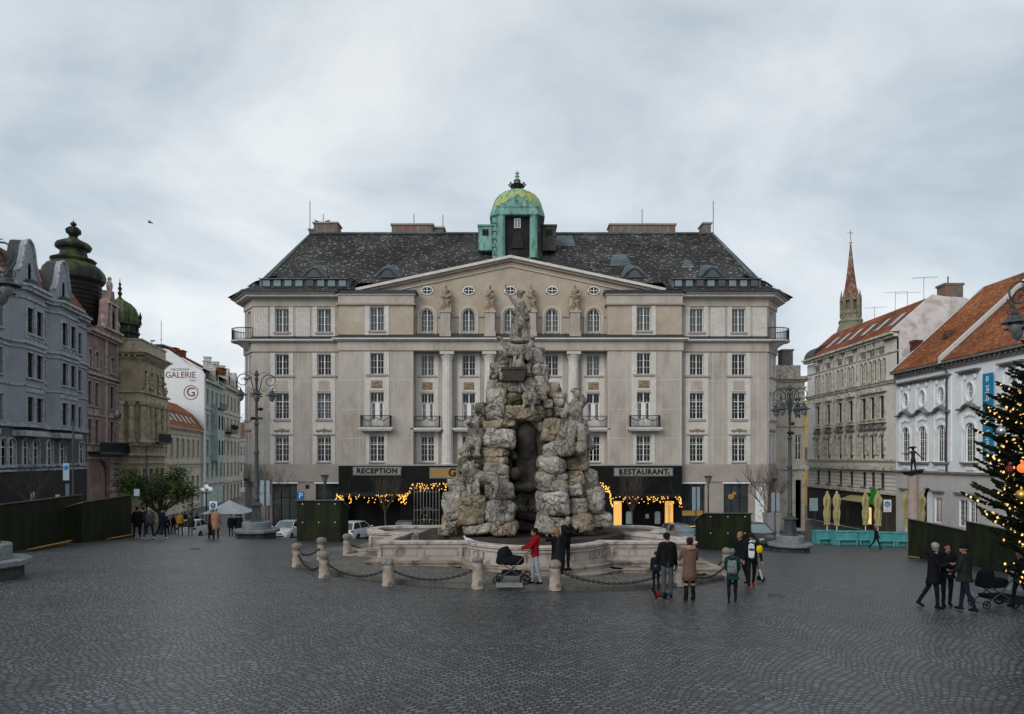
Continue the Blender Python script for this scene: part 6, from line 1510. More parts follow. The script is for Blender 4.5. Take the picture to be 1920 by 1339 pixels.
    def blk(c, h, sd, n=8): vs, fs = rock_mesh(h, sd, n=n, amp=.12); core.T = Matrix.Translation((c[0]-O.x,c[1]-O.y,c[2]-O.z)); core.add(vs, fs); core.T = None
    Yc = 27.75; Xc = .62
    blk((-1.35,27.7,.2), (1.1,1.35,2.3), 71); blk((2.4,27.7,.2), (1.15,1.35,2.4), 72); blk((.6,27.7,4.5), (1.1,.95,1.3), 73); blk((.6,27.9,6.2), (.6,.5,1.3), 74)
    blk((-.75,27.7,3.0), (.6,.9,1.5), 76); blk((1.8,27.7,3.0), (.7,.9,1.5), 77); cv = MB(); vs_, fs_ = rock_mesh((1.3,.35,3.0), 75, n=8, amp=.1); cv.T = Matrix.Translation((.6-O.x,28.7-O.y,1.4-O.z)); cv.add(vs_, fs_); cv.build('cave_wall', 'rock_dark', r, smooth=True)  # cave back coloured dark in place of the cave's shade
    for ring_i, (z, rad) in enumerate(((-1.0,3.3),(.0,3.1),(1.0,2.8),(2.0,2.5),(3.0,2.25),(4.0,1.95),(5.0,1.6))):
        n = int(rad*2.6)+3
        for j in range(n):
            a = 2*PI*(j+.5*(ring_i%2))/n
            if -2.75 < math.atan2(math.sin(a), math.cos(a)) < -.4: continue
            blk((Xc+(rad-.5)*math.cos(a)*.86, Yc+.25+(rad-.4)*math.sin(a)*.8, z+.4), (rg.uniform(.5,.75),rg.uniform(.45,.65),rg.uniform(.45,.62)), 100+ring_i*20+j)
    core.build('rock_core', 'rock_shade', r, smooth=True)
    # dark trough high on the front
    q = MB(); c = P(964, 702, 26.3); q.T = Matrix.Translation((c.x-O.x,c.y-O.y,c.z-O.z)); q.taper((0,0),.36,.3,-.28,.15,.47,.38); q.box(-.5,.5,-.42,.42,.15,.24); q.build('trough', 'rock_dark', r)
    # statues ---------------------------------------------------------------
    def fig(name, px, py, Y, prims, mat, s=1.0, vox=.035, wob=.02):
        c = P(px, py, Y); c = c-O
        out = []
        for p in prims:
            if p[0] == 'c': out.append(('c', tuple(Vector(p[1])*s), tuple(Vector(p[2])*s), p[3]*s, p[4]*s, 0))
            else: out.append(('e', tuple(Vector(p[1])*s), tuple(v*s for v in p[2]), p[3], 0))
        o = sculpt(name, out, [mat], r, voxel=vox, smooth=0, wob=wob); o.location = c; return o
    Zr = lambda a: Matrix.Rotation(a, 3, 'Y')
    # crowning figure: draped, one arm raised, holding a sceptre-like staff; twisted drape
    top = [('c',(-.12,0,.0),(-.10,0,.75),.17,.2),('c',(.2,0,0),(.14,0,.75),.16,.2),('c',(0,0,.7),(.02,0,1.25),.3,.27),('c',(.02,0,1.25),(-.02,0,1.6),.27,.3),('c',(-.02,0,1.6),(-.02,-.02,1.85),.12,.11),('e',(0,-.03,2.02),(.14,.16,.19),None),
       ('c',(-.28,0,1.68),(-.5,-.08,1.98),.1,.08),('c',(-.5,-.08,1.98),(-.62,-.1,2.3),.08,.055),('e',(-.62,-.1,2.36),(.06,.05,.09),None),('c',(.27,0,1.66),(.42,-.1,1.3),.11,.09),('c',(.42,-.1,1.3),(.22,-.25,1.1),.08,.06),
       ('c',(.3,.05,1.1),(.34,.05,.1),.13,.16),('c',(-.3,.05,1.0),(-.36,.08,.1),.1,.14),('c',(-.3,0,1.2),(.32,-.1,.95),.12,.14),('c',(.1,-.2,.9),(.3,-.18,.15),.08,.07),('c',(-.1,-.2,.9),(-.12,-.2,.1),.07,.06),('e',(.0,0,-.02),(.5,.4,.12),None),('e',(.06,.02,2.12),(.2,.18,.09),None)]
    fig('crowning_statue', 975, 639, 27.5, [p if p[0] == 'e' else p[:3]+(p[3]*.82, p[4]*.82, p[5]) if len(p) > 5 else p[:3]+(p[3]*.82, p[4]*.82) for p in top], 'rock_statue', .93, .028)
    # drapery and small creatures round its foot
    fig('foot_carving', 972, 656, 27.0, [('e',(0,0,-.1),(.62,.45,.26),None),('c',(-.42,-.1,0),(-.68,-.1,.35),.13,.08),('e',(-.74,-.12,.44),(.13,.12,.09),None),('c',(-.74,0,.44),(-.92,0,.36),.05,.02),('c',(.4,0,0),(.58,0,.4),.14,.09),('e',(.56,-.1,.48),(.1,.18,.09),None),('c',(.48,0,.42),(.40,0,.7),.06,.01),('c',(-.3,-.4,.05),(-.12,-.5,-.35),.09,.07),('c',(-.12,-.5,-.35),(-.22,-.55,-.8),.07,.05),('c',(.0,-.4,.0),(.12,-.5,-.4),.12,.09),('c',(.12,-.5,-.4),(-.02,-.6,-.95),.09,.12),('c',(.3,-.35,.05),(.36,-.45,-.45),.09,.06),('c',(-.5,-.3,-.1),(-.42,-.4,-.5),.1,.06),('e',(.05,-.45,-.7),(.2,.15,.28),None),('e',(-.3,-.35,-.15),(.22,.15,.16),None),('e',(.35,-.3,-.25),(.2,.15,.22),None)], 'rock_statue')
    # right: seated woman looking out to the right
    fig('seated_statue', 1078, 812, 26.2, [('e',(0,0,.0),(.5,.45,.25),None),('c',(-.05,.05,.15),(.0,.0,.65),.28,.25),('c',(0,0,.65),(.02,-.02,.95),.24,.14),('e',(.06,-.05,1.18),(.13,.15,.16),None),('c',(-.05,-.1,.25),(.2,-.5,.1),.17,.13),('c',(.2,-.5,.1),(.15,-.5,-.5),.13,.16),('c',(-.2,-.05,.2),(-.15,-.5,.0),.17,.13),('c',(-.15,-.5,0),(-.2,-.45,-.55),.14,.16),('c',(-.22,0,.85),(-.35,-.25,.5),.1,.08),('c',(.22,0,.85),(.3,-.25,.95),.09,.07),('c',(.3,-.25,.95),(.2,-.3,1.15),.07,.05),('e',(.02,.05,1.3),(.16,.16,.1),None),('c',(.25,.1,.3),(.45,.0,-.4),.14,.16)], 'rock_statue', 1.25)
    # left: crouching winged beast
    fig('winged_beast', 890, 842, 26.3, [('e',(0,0,.3),(.36,.5,.32),None),('c',(-.05,-.2,.5),(-.15,-.3,.95),.2,.13),('e',(-.2,-.4,1.02),(.13,.25,.13),None),('c',(-.2,-.5,1.0),(-.28,-.7,.95),.07,.05),('c',(0,0,.6),(.1,.05,1.15),.17,.08),('c',(.1,.05,1.15),(-.1,.1,1.5),.08,.03),('c',(.1,.05,1.15),(.28,.0,1.35),.07,.02),('c',(-.2,-.3,.3),(-.3,-.4,-.2),.14,.1),('c',(.15,-.3,.3),(.12,-.45,-.2),.14,.1),('e',(-.3,-.5,-.25),(.16,.2,.09),None),('e',(.12,-.55,-.25),(.16,.2,.09),None),('c',(.3,.2,.2),(.5,0,-.1),.1,.05),('c',(-.25,0,.2),(-.45,-.1,-.1),.16,.18),('c',(.0,.05,1.1),(-.3,.1,1.3),.05,.02)], 'rock_statue', 1.0)
    # lion below it
    fig('stone_lion', 899, 932, 24.75, [('c',(-.1,.0,.62),(.42,.2,.58),.17,.17),('e',(-.3,-.05,.80),(.24,.22,.27),None),('e',(-.38,-.2,.86),(.13,.15,.13),None),('e',(-.42,-.34,.81),(.075,.09,.065),None),('c',(-.28,-.1,.55),(-.3,-.2,.25),.085,.06),('c',(-.3,-.2,.25),(-.26,-.24,.0),.055,.05),('c',(-.08,-.1,.55),(-.04,-.2,.25),.085,.06),('c',(-.04,-.2,.25),(.0,-.26,.0),.055,.05),('c',(.42,.1,.56),(.52,.02,.28),.14,.075),('c',(.52,.02,.28),(.44,.0,0),.06,.05),('c',(.36,.2,.56),(.34,.2,.1),.12,.06),('e',(-.27,-.3,-.0),(.08,.12,.05),None),('e',(.0,-.32,-.0),(.08,.12,.05),None),('c',(.5,.2,.6),(.68,.1,.3),.035,.02),('c',(.68,.1,.3),(.6,.1,.1),.025,.04),('e',(-.46,-.12,1.0),(.05,.05,.06),None),('e',(-.26,-.12,1.02),(.05,.05,.06),None)]+[('c',(-.3+.2*math.cos(t),.0,.8+.24*math.sin(t)),(-.28+.3*math.cos(t),.02,.78+.33*math.sin(t)),.06,.03) for t in np.arange(0,6.2,.6)], 'rock_statue', 1.2, .026, .03)
    # cave figure and its beast, the cave's shade put into their colour
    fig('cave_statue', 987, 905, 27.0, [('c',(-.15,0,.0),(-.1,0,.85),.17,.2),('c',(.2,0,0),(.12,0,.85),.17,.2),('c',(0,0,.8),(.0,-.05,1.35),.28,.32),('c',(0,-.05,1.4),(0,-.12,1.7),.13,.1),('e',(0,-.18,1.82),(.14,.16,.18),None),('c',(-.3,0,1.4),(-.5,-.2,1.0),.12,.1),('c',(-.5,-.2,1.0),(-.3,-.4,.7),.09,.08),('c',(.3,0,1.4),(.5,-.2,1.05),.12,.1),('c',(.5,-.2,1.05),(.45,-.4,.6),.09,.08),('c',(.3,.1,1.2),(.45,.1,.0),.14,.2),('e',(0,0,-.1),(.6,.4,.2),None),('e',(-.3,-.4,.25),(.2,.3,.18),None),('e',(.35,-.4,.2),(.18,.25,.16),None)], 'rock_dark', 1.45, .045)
    fig('carved_mask', 993, 745, 25.9, [('e',(0,0,0),(.28,.2,.36),None),('c',(-.15,-.1,.25),(-.3,-.1,.5),.08,.04),('c',(.1,-.1,.25),(.2,-.1,.5),.08,.04),('e',(0,-.2,-.05),(.09,.1,.12),None),('c',(-.2,-.1,-.2),(-.25,-.15,-.5),.07,.05),('c',(.15,-.1,-.2),(.1,-.15,-.55),.07,.05)], 'rock_statue')
    for px, py, Y in ((832,1000,25.6),(846,985,25.9)):
        fig('rock_growth', px, py, Y, [('e',(0,0,0),(.26,.22,.14),None),('c',(-.1,0,.05),(-.22,-.1,.22),.07,.04),('e',(.15,-.1,.1),(.12,.1,.1),None),('c',(.2,0,.1),(.3,0,.25),.06,.03)], 'rock_statue', .9)
    return r
def water():
    m, nt, b = newmat('water_dark'); b.inputs['Base Color'].default_value = (.035,.032,.028,1); b.inputs['Roughness'].default_value = .12
    L = nt.links.new; n = nd(nt, 'ShaderNodeTexNoise'); n.inputs['Scale'].default_value = 6; bp = nd(nt, 'ShaderNodeBump'); bp.inputs['Strength'].default_value = .15; L(n.outputs[0], bp.inputs['Height']); L(bp.outputs[0], b.inputs['Normal']); M['water_dark'] = m
water()
FOUNT = fountain()

# statues on the hotel front: each stands on its own pedestal
def hotel_statues():
    labs = ['leftmost of the four stone statues on the hotel front, bare-chested man with draped legs','second from left stone statue on the hotel front, slim figure hugging a bundle','third stone statue on the hotel front, bearded man behind the fountain statue','rightmost of the four stone statues on the hotel front, man with heavy cloak']
    for i, u in enumerate((-5.72,-1.8,1.83,5.7)):
        z0 = HOTEL.location.z+HZ(12.95); rr = thing('stone_statue', labs[i], 'statue', (HOTEL.location.x+u, HOTEL.location.y-.42, z0), 0, 'statues on the hotel front'); rg = random.Random(i)
        m = -1 if i in (1,3) else 1; wd = (1.0,.72,.85,1.0)[i]
        pr = [('c',(-.17*wd,0,.08),(-.15*wd,0,1.0),.16*wd,.2*wd,0),('c',(.17*wd,-.05*m,.08),(.12*wd,0,1.0),.17*wd,.2*wd,0),('c',(0,0,.95),(0,0,1.4),.27*wd,.25*wd,0),('c',(0,0,1.4),(0,0,1.72),.25*wd,.29*wd,0),('c',(0,0,1.75),(0,-.02,2.0),.12,.1,0),('e',(0,-.03,2.13),(.13,.15,.18),None,0),
          ('c',(-.3*wd,0,1.75),(-.42*wd,-.1,1.35),.1,.09,0),('c',(-.42*wd,-.1,1.35),(-.15*m,-.28,1.2),.085,.07,0),('c',(.3*wd,0,1.75),(.42*wd,-.08,1.35),.1,.09,0),('c',(.42*wd,-.08,1.35),(.2*m,-.26,1.5-.3*(i==0)),.085,.07,0),
          ('c',(.34*m*wd,.05,1.3),(.4*m*wd,.0,.1),.14,.2,0),('c',(-.28*wd,-.05,.9),(-.36*wd,-.05,.1),.12,.16,0),('c',(-.25,-.1,1.1),(.25,-.15,.85),.12,.14,0),('e',(0,0,.04),(.42,.34,.1),None,0)]
        for k in range(5): pr.append(('c',(-.25*wd+.12*k,-.17,.85),(-.28*wd+.14*k,-.2,.12),.05,.06,0))
        if i == 2: pr.append(('e',(0,-.14,2.0),(.09,.07,.14),None,0))
        if i == 1: pr.append(('e',(-.12,-.25,1.45),(.16,.14,.2),None,0))
        sculpt('figure', pr, ['statue_stone'], rr, voxel=.035, smooth=1, wob=.015)
hotel_statues()
# ---------------------------------------------------------------- bollards and chains round the island
def bollards():
    proto = None; pos = []
    spots = [(557,1063,'ball'),(603,1050,'ball'),(608,1084,'ball'),(651,1040,'ball'),(728,1098,'worn'),(896,1103,'worn'),(1041,1102,'round'),(1275,1098,'round'),(1363,1086,'round'),(1362,1066,'round')]
    labs = ['stone bollard with round head at the far left tip of the ring','stone bollard with round head, second along the back left of the ring','stone bollard with chipped pale head between the left tip and the basin','stone bollard with round head standing before the white hatchback','pinkish stone bollard with broken-off head left of the basin front','tall pale stone bollard with broken top left of the black pram','domed stone bollard in front of the embracing couple','stone bollard half hidden behind the woman in the brown coat','stone bollard hidden behind the child with grey backpack','domed stone bollard just left of the child with grey backpack']
    for (x, y, st), lb in zip(spots, labs):
        p = hit(x, y); pos.append(p); r = thing('stone_bollard', lb, 'bollard', p, 0, 'stone bollards round the fountain'); r.scale = (1,1,.98 if st == 'worn' else .85)
        m = MB(); m.lathe([(.185,-.1),(.185,.02),(.165,.1),(.155,.62),(.165,.66)], n=18); m.build('shaft', 'bollard_stone', r, smooth=True, angle=40)
        h = MB()
        if st == 'ball': h.lathe([(.12,.66),(.1,.7),(.17,.76),(.195,.84),(.17,.93),(.09,.98),(.01,.99)], n=18)
        elif st == 'worn':
            vs, fs = rock_mesh((.16,.16,.09), x, n=6, amp=.05, sq=3); h.T = Matrix.Translation((0,0,.71)); h.add(vs, fs)
        else: h.lathe([(.175,.66),(.175,.76),(.15,.86),(.09,.92),(.01,.94)], n=18)
        h.build('head', 'bollard_head', r, smooth=True)
    ch = [(0,1),(0,2),(2,4),(4,5),(6,7),(7,8),(3,None),(7,9)]
    clab = ['iron chain sagging behind the left tip bollards','iron chain from the left tip bollard down to the chipped one','iron chain lying from the chipped bollard to the pinkish broken one','iron chain sagging before the left basin panel','iron chain from the domed bollard under the couple towards the brown coat','lower iron chain between the brown coat and the backpack child','iron chain running from the back left bollard behind the basin','upper iron chain between the brown coat and the backpack child']
    for (a, b), lb in zip(ch, clab):
        A = pos[a]+Vector((0,0,.5)); B_ = (pos[b]+Vector((0,0,.5))) if b is not None else on(702, 29.5)+Vector((0,0,.45))
        n = int((B_-A).length/.085); pts = []
        sag = min(.46, .13*(B_-A).length)
        for i in range(n+1):
            t = i/n; p = A.lerp(B_, t); p.z -= sag*4*t*(1-t); p.z = max(p.z, gzi(p.x, p.y)+.03); pts.append(p)
        m = MB()
        for i in range(n):
            c = (pts[i]+pts[i+1])/2; d = (pts[i+1]-pts[i]).normalized(); s_ = d.cross(Vector((0,0,1))).normalized() if i % 2 else d.cross(d.cross(Vector((0,0,1)))).normalized()
            m.tube([c+d*.06*math.cos(2*PI*k/8)+s_*.032*math.sin(2*PI*k/8) for k in range(9)], .014, 4)
        m.v = [tuple(Vector(v)-A) for v in m.v]
        o = m.build('iron_chain', 'dark_metal'); o.location = A; tag(o, lb, 'chain', 'chains round the fountain')
bollards()

# ---------------------------------------------------------------- great lamp posts on round stone seats
def spiral(c, r0, turns, start, sgn, n=26, plane='x'):
    out = []
    for i in range(n+1):
        t = i/n; a = start+sgn*turns*2*PI*t; rr = r0*(1-.78*t); out.append((c[0]+rr*math.cos(a), c[1]+rr*math.sin(a)))
    return out
def lamp(loc, label, rot=0.35, seat_label=None):
    r = thing('street_lamp', label, 'street lamp', loc, rot, 'ornate lamp posts of the square')
    s = MB(); n = 10; s.lathe([(1.08,-.4),(1.08,.34),(1.12,.36)], n=n, m=1); s.lathe([(1.25,.34),(1.3,.38),(1.3,.5),(1.27,.53)], n=n); s.lathe([(.80,.53),(.80,.93),(.76,.97)], n=24); s.build('stone_seat', ['granite','granite_dark'], r)
    b = MB(); b.taper((0,0),.38,.38,.97,1.1,.34,.34); b.taper((0,0),.29,.29,1.1,1.9,.23,.23); b.taper((0,0),.34,.34,1.9,1.96,.34,.34); b.taper((0,0),.3,.3,1.96,2.12,.14,.14); b.build('base', 'lamp_paint', r)
    p = MB(); p.lathe([(.15,2.1),(.17,2.3),(.12,2.4),(.115,4.9),(.15,4.95),(.15,5.05),(.1,5.15),(.095,6.6),(.14,6.65),(.14,6.75),(.08,6.85),(.07,9.2),(.12,9.3),(.06,9.45),(.13,9.6),(.02,9.85)], n=16, flute=.1); p.build('pole', 'lamp_paint', r, smooth=True, angle=25)
    for k in range(4):
        a = k*PI/2; arm = MB(); arm.T = Matrix.Rotation(a, 4, 'Z')
        # stem leaves the pole, climbs and rolls into a scroll
        c = (.72, 9.2); sp = spiral(c, .44, 1.5, PI*1.02, -1)
        stem = [(.06,8.1),(.12,8.5),(.2,8.85)]+sp
        arm.tube([(x,0,z) for x, z in stem], .034, 6, r2=.018)
        arm.tube([(x,0,z) for x, z in spiral((.42,8.72), .17, 1.1, PI*.9, 1, 12)], .016, 5)
        arm.tube([(x,0,z) for x, z in spiral((1.02,8.66), .12, 1.1, PI*.6, -1, 12)], .014, 5)
        arm.tube([(.08,0,9.5),(.35,0,9.72),(.72,0,9.66)], .016, 5)
        arm.tube([(1.12,0,9.05),(1.0,0,8.85),(.86,0,8.75)], .022, 5); arm.tube([(.86,0,8.80),(.86,0,8.72)], .018, 5)
        arm.T = None; ao = arm.build('scroll_arm', 'lamp_paint', r)
        l = MB(); l.lathe([(.03,.62),(.06,.55),(.05,.5),(.13,.47),(.1,.42),(.2,.36),(.24,.26),(.42,.16),(.43,.13),(.26,.12)], n=16, m=0); g_ = MB(); g_.lathe([(.2,.12),(.22,.0),(.15,-.2),(.06,-.28),(.02,-.32)], n=12); 
        lo = l.build('lantern', 'lamp_paint', r, smooth=True, angle=35); lo.location = (.86*math.cos(a),.86*math.sin(a),8.24); lo.scale = (.82,.82,.82); go = g_.build('globe', 'lamp_glass', lo, smooth=True)
    for z, dx in ((7.55,.22),(7.0,-.2),(7.0,.2)): cm = MB(); cm.ell((dx,-.05,z), (.16,.12,.1), 10, 6); cm.tube([(0,0,z),(dx,-.05,z)], .03, 5); cm.build('camera_housing', 'dark_metal', r)
    return r
M['lamp_glass'] = pm('lamp_glass', (.16,.18,.19), (.12,.13,.14), s=3, rough=.15, spec=.7)
LAMPS = [lamp(on(481, 40.)-Vector((0,0,.0)), 'ornate lamp post on round stone seat left of the hotel, by the white saloon car'),
         lamp(on(1481, 40.2), 'ornate lamp post on round stone seat right of the hotel, before the lane', rot=.7),
         lamp(Vector((-15.25, 19.5, gz(-15.25,19.5)-.02)), 'nearest ornate lamp post, its stone seat cut by the left photo edge', rot=-.05),
         lamp(Vector((15.75, 20.3, gz(15.75,20.3)-.1)), 'lamp post beyond the right photo edge, only its scroll and lantern over the orange roof', rot=.1)]
def wire_frames():
    for L_, lb in ((LAMPS[0],'pale wire light decoration of two shields hung on the left lamp post'),(LAMPS[1],'pale wire light decoration of two shields hung on the right lamp post')):
        z0 = 4.2; o = MB()
        for s in (-1,1):
            for t in (0,.09,.2): 
                o.tube([(s*(.12+t*.6),-.15,7.0-t),(s*.9,-.15,7.05-t),(s*(1.0-t),-.15,6.4),(s*(.95-t),-.15,5.4),(s*(.6-t*.5),-.15,4.6+t),(s*.12,-.15,4.25+t)], .009, 4)
            for k in range(9): o.tube([(s*.2,-.15,4.9+k*.24),(s*.85,-.15,4.95+k*.24)], .005, 3)
            for k in range(5): o.tube([(s*(.25+.14*k),-.15,4.9),(s*(.22+.15*k),-.15,6.9)], .005, 3)
            o.tube([(s*.55+.25*math.cos(2*PI*k/14),-.16,7.0+.3*math.sin(2*PI*k/14)) for k in range(15)], .012, 4)
        o.box(-1.35,1.35,-.16,-.14,6.72,6.735)
        ob = o.build('wire_decoration', 'far_grey'); ob.location = L_.location; tag(ob, lb, 'light decoration', 'wire light decorations')
wire_frames()

# ---------------------------------------------------------------- shuttered green market booths
def kiosk(a, b, depth, h, label, zb=None, planks=.13, side=1):
    """front face from a to b in plan, body behind it"""
    A = Vector(a); B_ = Vector(b); w = (B_-A).length; ang = math.atan2(B_.y-A.y, B_.x-A.x); zg = min(gz(*a), gz(*b))-.05 if zb is None else zb
    r = thing('market_booth', label, 'booth', (A.x, A.y, zg), ang, 'closed green market booths'); m = MB(); hh = h
    m.poly_x([(0,-.4),(depth,-.4),(depth,hh-.06-depth*.3),(0,hh-.06)], 0, w); x = 0
    while x < w-.02: m.box(x+.006, min(w,x+planks)-.006, -.018, 0, -.35, hh-.1); x += planks
    y = 0
    while y < depth-.02:
        y1_ = min(depth,y+planks)-.006; m.box(-.018,0,y+.006,y1_,-.35,hh-.1-y1_*.3); m.box(w,w+.018,y+.006,y1_,-.35,hh-.1-y1_*.3); y += planks
    m.build('boarding', 'green_wood', r)
    l = MB(); l.poly_x([(-.1,hh-.03),(depth+.09,hh-.03-(depth+.19)*.3),(depth+.09,hh+.02-(depth+.19)*.3),(-.1,hh+.02)], -.09, w+.09); l.build('lid', 'kiosk_lid', r)
    for i in range(3 if a[0] > -15 and b[0] < 18 else 0):
        for z in (hh-.22, hh*.46): bl = MB(); bl.ell((w*(.13+.37*i),-.03,z), (.035,.02,.035), 8, 5); bl.build('bolt', 'white_paint', r)
    return r
p = on(557, 37.6); q = on(639, 37.6)
kiosk((p.x,p.y),(q.x,q.y),1.7,2.28,'green plank booth left of the fountain, before the reception canopy', gz(p.x,37.6)-.02)
p = on(1321, 40.); q = on(1408, 40.)
kiosk((p.x,p.y),(q.x,q.y),1.9,2.2,'green plank booth right of the fountain, beside the black car', gz(p.x,40)-.05)
kiosk((-19.1,25.4),(-20.4,32.2),2.4,2.55,'long dark green booth at the left photo edge, nearest of the row', CZ-1.78-2.5)
kiosk((-19.5,30.9),(-20.8,37.3),2.4,2.45,'dark green booth second in the left row, beside the passers-by', CZ-2.04-2.42)
kiosk((21.6,37.2),(20.8,31.6),2.4,2.2,'dark green booth behind the men in black jackets at right', CZ-5.5)
kiosk((20.9,31.4),(19.6,25.2),2.4,2.3,'dark green booth behind the Christmas tree', CZ-5.2)
def lath():
    for lb, pts in (('bright wooden laths under the foot of the nearest left booth',[(-19.0,26.6),(-19.3,29.5)]),('bright wooden laths under the foot of the second left booth',[(-20.0,33.5),(-20.7,37.2)]),('short bright lath at the foot of the right booth',[(21.4,37.0),(21.3,35.8)])):
        a, b = pts; m = MB(); A = Vector((*a, gz(*a)+.05))
        for k in range(3 if 'laths' in lb else 1): B_ = Vector((*b, gz(*b)+.05+.05*k)); off = Vector((.12+.1*k,0,.02*k)); m.tube([Vector((0,0,0))+off, B_-A+off*.8], .04, 4)
        o = m.build('wooden_lath', 'raw_wood'); o.location = A; tag(o, lb, 'lath', 'laths under the booths')
lath()

# ---------------------------------------------------------------- small metalwork: signs, small lamps, manholes
def sign(px, ytop, ybot, x0, x1, Y, label, mat='sign_grey', pole_to=None, zp=None, kind='traffic_sign'):
    g = on(px, Y); r = thing(kind, label, 'sign', g); z = lambda y: CZ-(y-HY)/F*Y-g.z; X = lambda x: (x-px)/F*Y
    m = MB(); m.box(-.03,.03,-.0,.06,-.1,z(ytop)-.05); m.build('pole', 'lamp_paint', r)
    b = MB(); b.box(X(x0),X(x1),-.05,-.01,z(ybot),z(ytop)); o = b.build('board', mat, r); return r, o, z, X
def signs():
    r, o, z, X = sign(498, 901, 948, 488.5, 506, 44, 'tall pale back of a two-part road sign beside the left lamp post')
    m = MB(); m.box(X(488),X(506.5),-.055,-.0,z(925),z(924)); m.box(X(496),X(499),-.07,-.05,z(948),z(901)); m.build('frame', 'lamp_paint', r)
    r, o, z, X = sign(1305, 913, 957, 1297.5, 1312, 44, 'tall pale back of a road sign left of the right booth')
    m = MB(); m.box(X(1304),X(1306),-.07,-.05,z(957),z(913)); m.build('frame', 'lamp_paint', r)
    r, o, z, X = sign(1453.5, 924, 959, 1446, 1461.5, 44, 'pale back of a road sign left of the right lamp post')
    m = MB(); m.box(X(1452.5),X(1454.5),-.07,-.05,z(959),z(924)); m.build('frame', 'lamp_paint', r)
    r, o, z, X = sign(564.5, 922, 938, 557.5, 571, 42, 'blue square parking sign rising behind the left booth', 'sign_blue', kind='parking_sign')
    lettering('P', .5, 'white_paint', r, (0,-.065,z(930)))
    r, o, z, X = sign(1663, 937, 960, 1656.5, 1670.5, 54, 'pedestrian zone sign with blue disc by the folded parasols', 'white_paint')
    m = MB(); m.ell((0,-.06,z(945.5)), (.24,.015,.24), 16, 6); m.build('disc', 'sign_blue', r); m = MB()
    for x in (-.08,.06): m.ell((x,-.08,z(943.5)), (.025,.01,.03), 6, 4); m.tube([(x,-.08,z(944.5)),(x,-.08,z(947))], .025, 4); m.tube([(x,-.08,z(947)),(x-.04,-.08,z(949))], .015, 4); m.tube([(x,-.08,z(947)),(x+.04,-.08,z(949))], .015, 4)
    m.build('pictogram', 'white_paint', r); m = MB(); m.box(X(1657),X(1670),-.06,-.05,z(953.4),z(952.9)); 
    for k in range(3): m.box(X(1659),X(1668),-.06,-.05,z(955.5+k*1.5)-.01,z(955.5+k*1.5)+.01)
    m.build('lines', 'grey_letter', r)
    r, o, z, X = sign(400, 940, 954, 393, 407.5, 48, 'pedestrian zone sign with blue disc behind the two grey-haired men', 'white_paint')
    m = MB(); m.ell((0,-.06,z(948)), (.2,.015,.2), 16, 6); m.build('disc', 'sign_blue', r); m = MB(); m.ell((0,-.08,z(946.4)), (.03,.01,.03), 6, 4); m.tube([(0,-.08,z(947)),(0,-.08,z(950))], .025, 4); m.build('pictogram', 'white_paint', r)
    sign(257, 917, 930, 252, 262, 45, 'small grey square sign on a pole behind the left booths')
    sign(1528, 934, 958, 1517.5, 1533, 60, 'white notice board on a pole at the lane corner', 'sign_grey')
    # small conical lanterns on poles
    for px, yt, Y, lb in ((609,890,45,'small cone-headed lamp post behind the left booth'),(1328,892,46,'small cone-headed lamp post above the right booth')):
        g = on(px, Y); r = thing('lamp_post', lb, 'street lamp', g, 0, 'cone-headed lamp posts'); h = CZ-(yt-HY)/F*Y-g.z
        m = MB(); m.lathe([(.08,0),(.06,.2),(.05,h-.6),(.07,h-.58)], n=8); m.build('pole', 'lamp_paint', r); m = MB(); m.lathe([(.09,h-.6),(.24,h-.1),(.26,h-.08)], n=4, m=1); m.lathe([(.28,h-.08),(.3,h-.03),(.05,h)], n=8, m=0); m.build('lamp_head', ['lamp_paint','lamp_glass'], r)
    # lamp with white globes down the left street
    for px, ys, Y, lb in ((387,917,62,'lamp post with cluster of white globes before the white gable wall edge'),(360,921,66,'lamp post with two white globes beside the leafy tree')):
        g = on(px, Y); r = thing('globe_lamp', lb, 'street lamp', g, 0, 'globe lamps'); h = CZ-(ys-HY)/F*Y-g.z; m = MB(); m.lathe([(.12,0),(.06,.4),(.05,h-.2)], n=8); 
        for dx in (-.35,.35): m.tube([(0,0,h-.4),(dx,0,h-.35),(dx,0,h-.1)], .03, 4)
        m.build('pole', 'dark_metal', r)
        for dx, dz in ((-.35,0),(.35,0),(0,.22)): b = MB(); b.ell((dx,0,h+dz), (.2,.2,.2), 12, 8); b.build('globe', 'globe', r, smooth=True)
    # thin lamp pole with spiral head in front of the yellow palace, tall pole near the pink house
    g = on(275, 52); r = thing('lamp_post', 'thin grey pole with spiral head before the yellow palace', 'street lamp', g, 0, None); h = CZ-(838-HY)/F*52-g.z
    m = MB(); m.lathe([(.07,0),(.05,h-.6),(.05,h)], n=8); m.tube([(x,0,z) for x, z in spiral((.35,h-.1), .35, 1.3, PI, -1)], .03, 4); m.tube([(x,0,z) for x, z in spiral((-.2,h-.3), .3, 1.3, 0, 1)], .03, 4); m.build('pole', 'lamp_paint', r)
    g = on(137, 40); r = thing('lamp_post', 'thin dark pole rising behind the nearest left booth', 'street lamp', g); m = MB(); m.lathe([(.07,0),(.05,3.4),(.05,6.6)], n=8); m.box(-.55,-.2,-.06,-.0,3.1,4.1,1); m.ell((-.38,-.08,3.85), (.14,.02,.14), 10, 5, 2); m.build('pole', ['lamp_paint','sign_grey','sign_blue'], r)
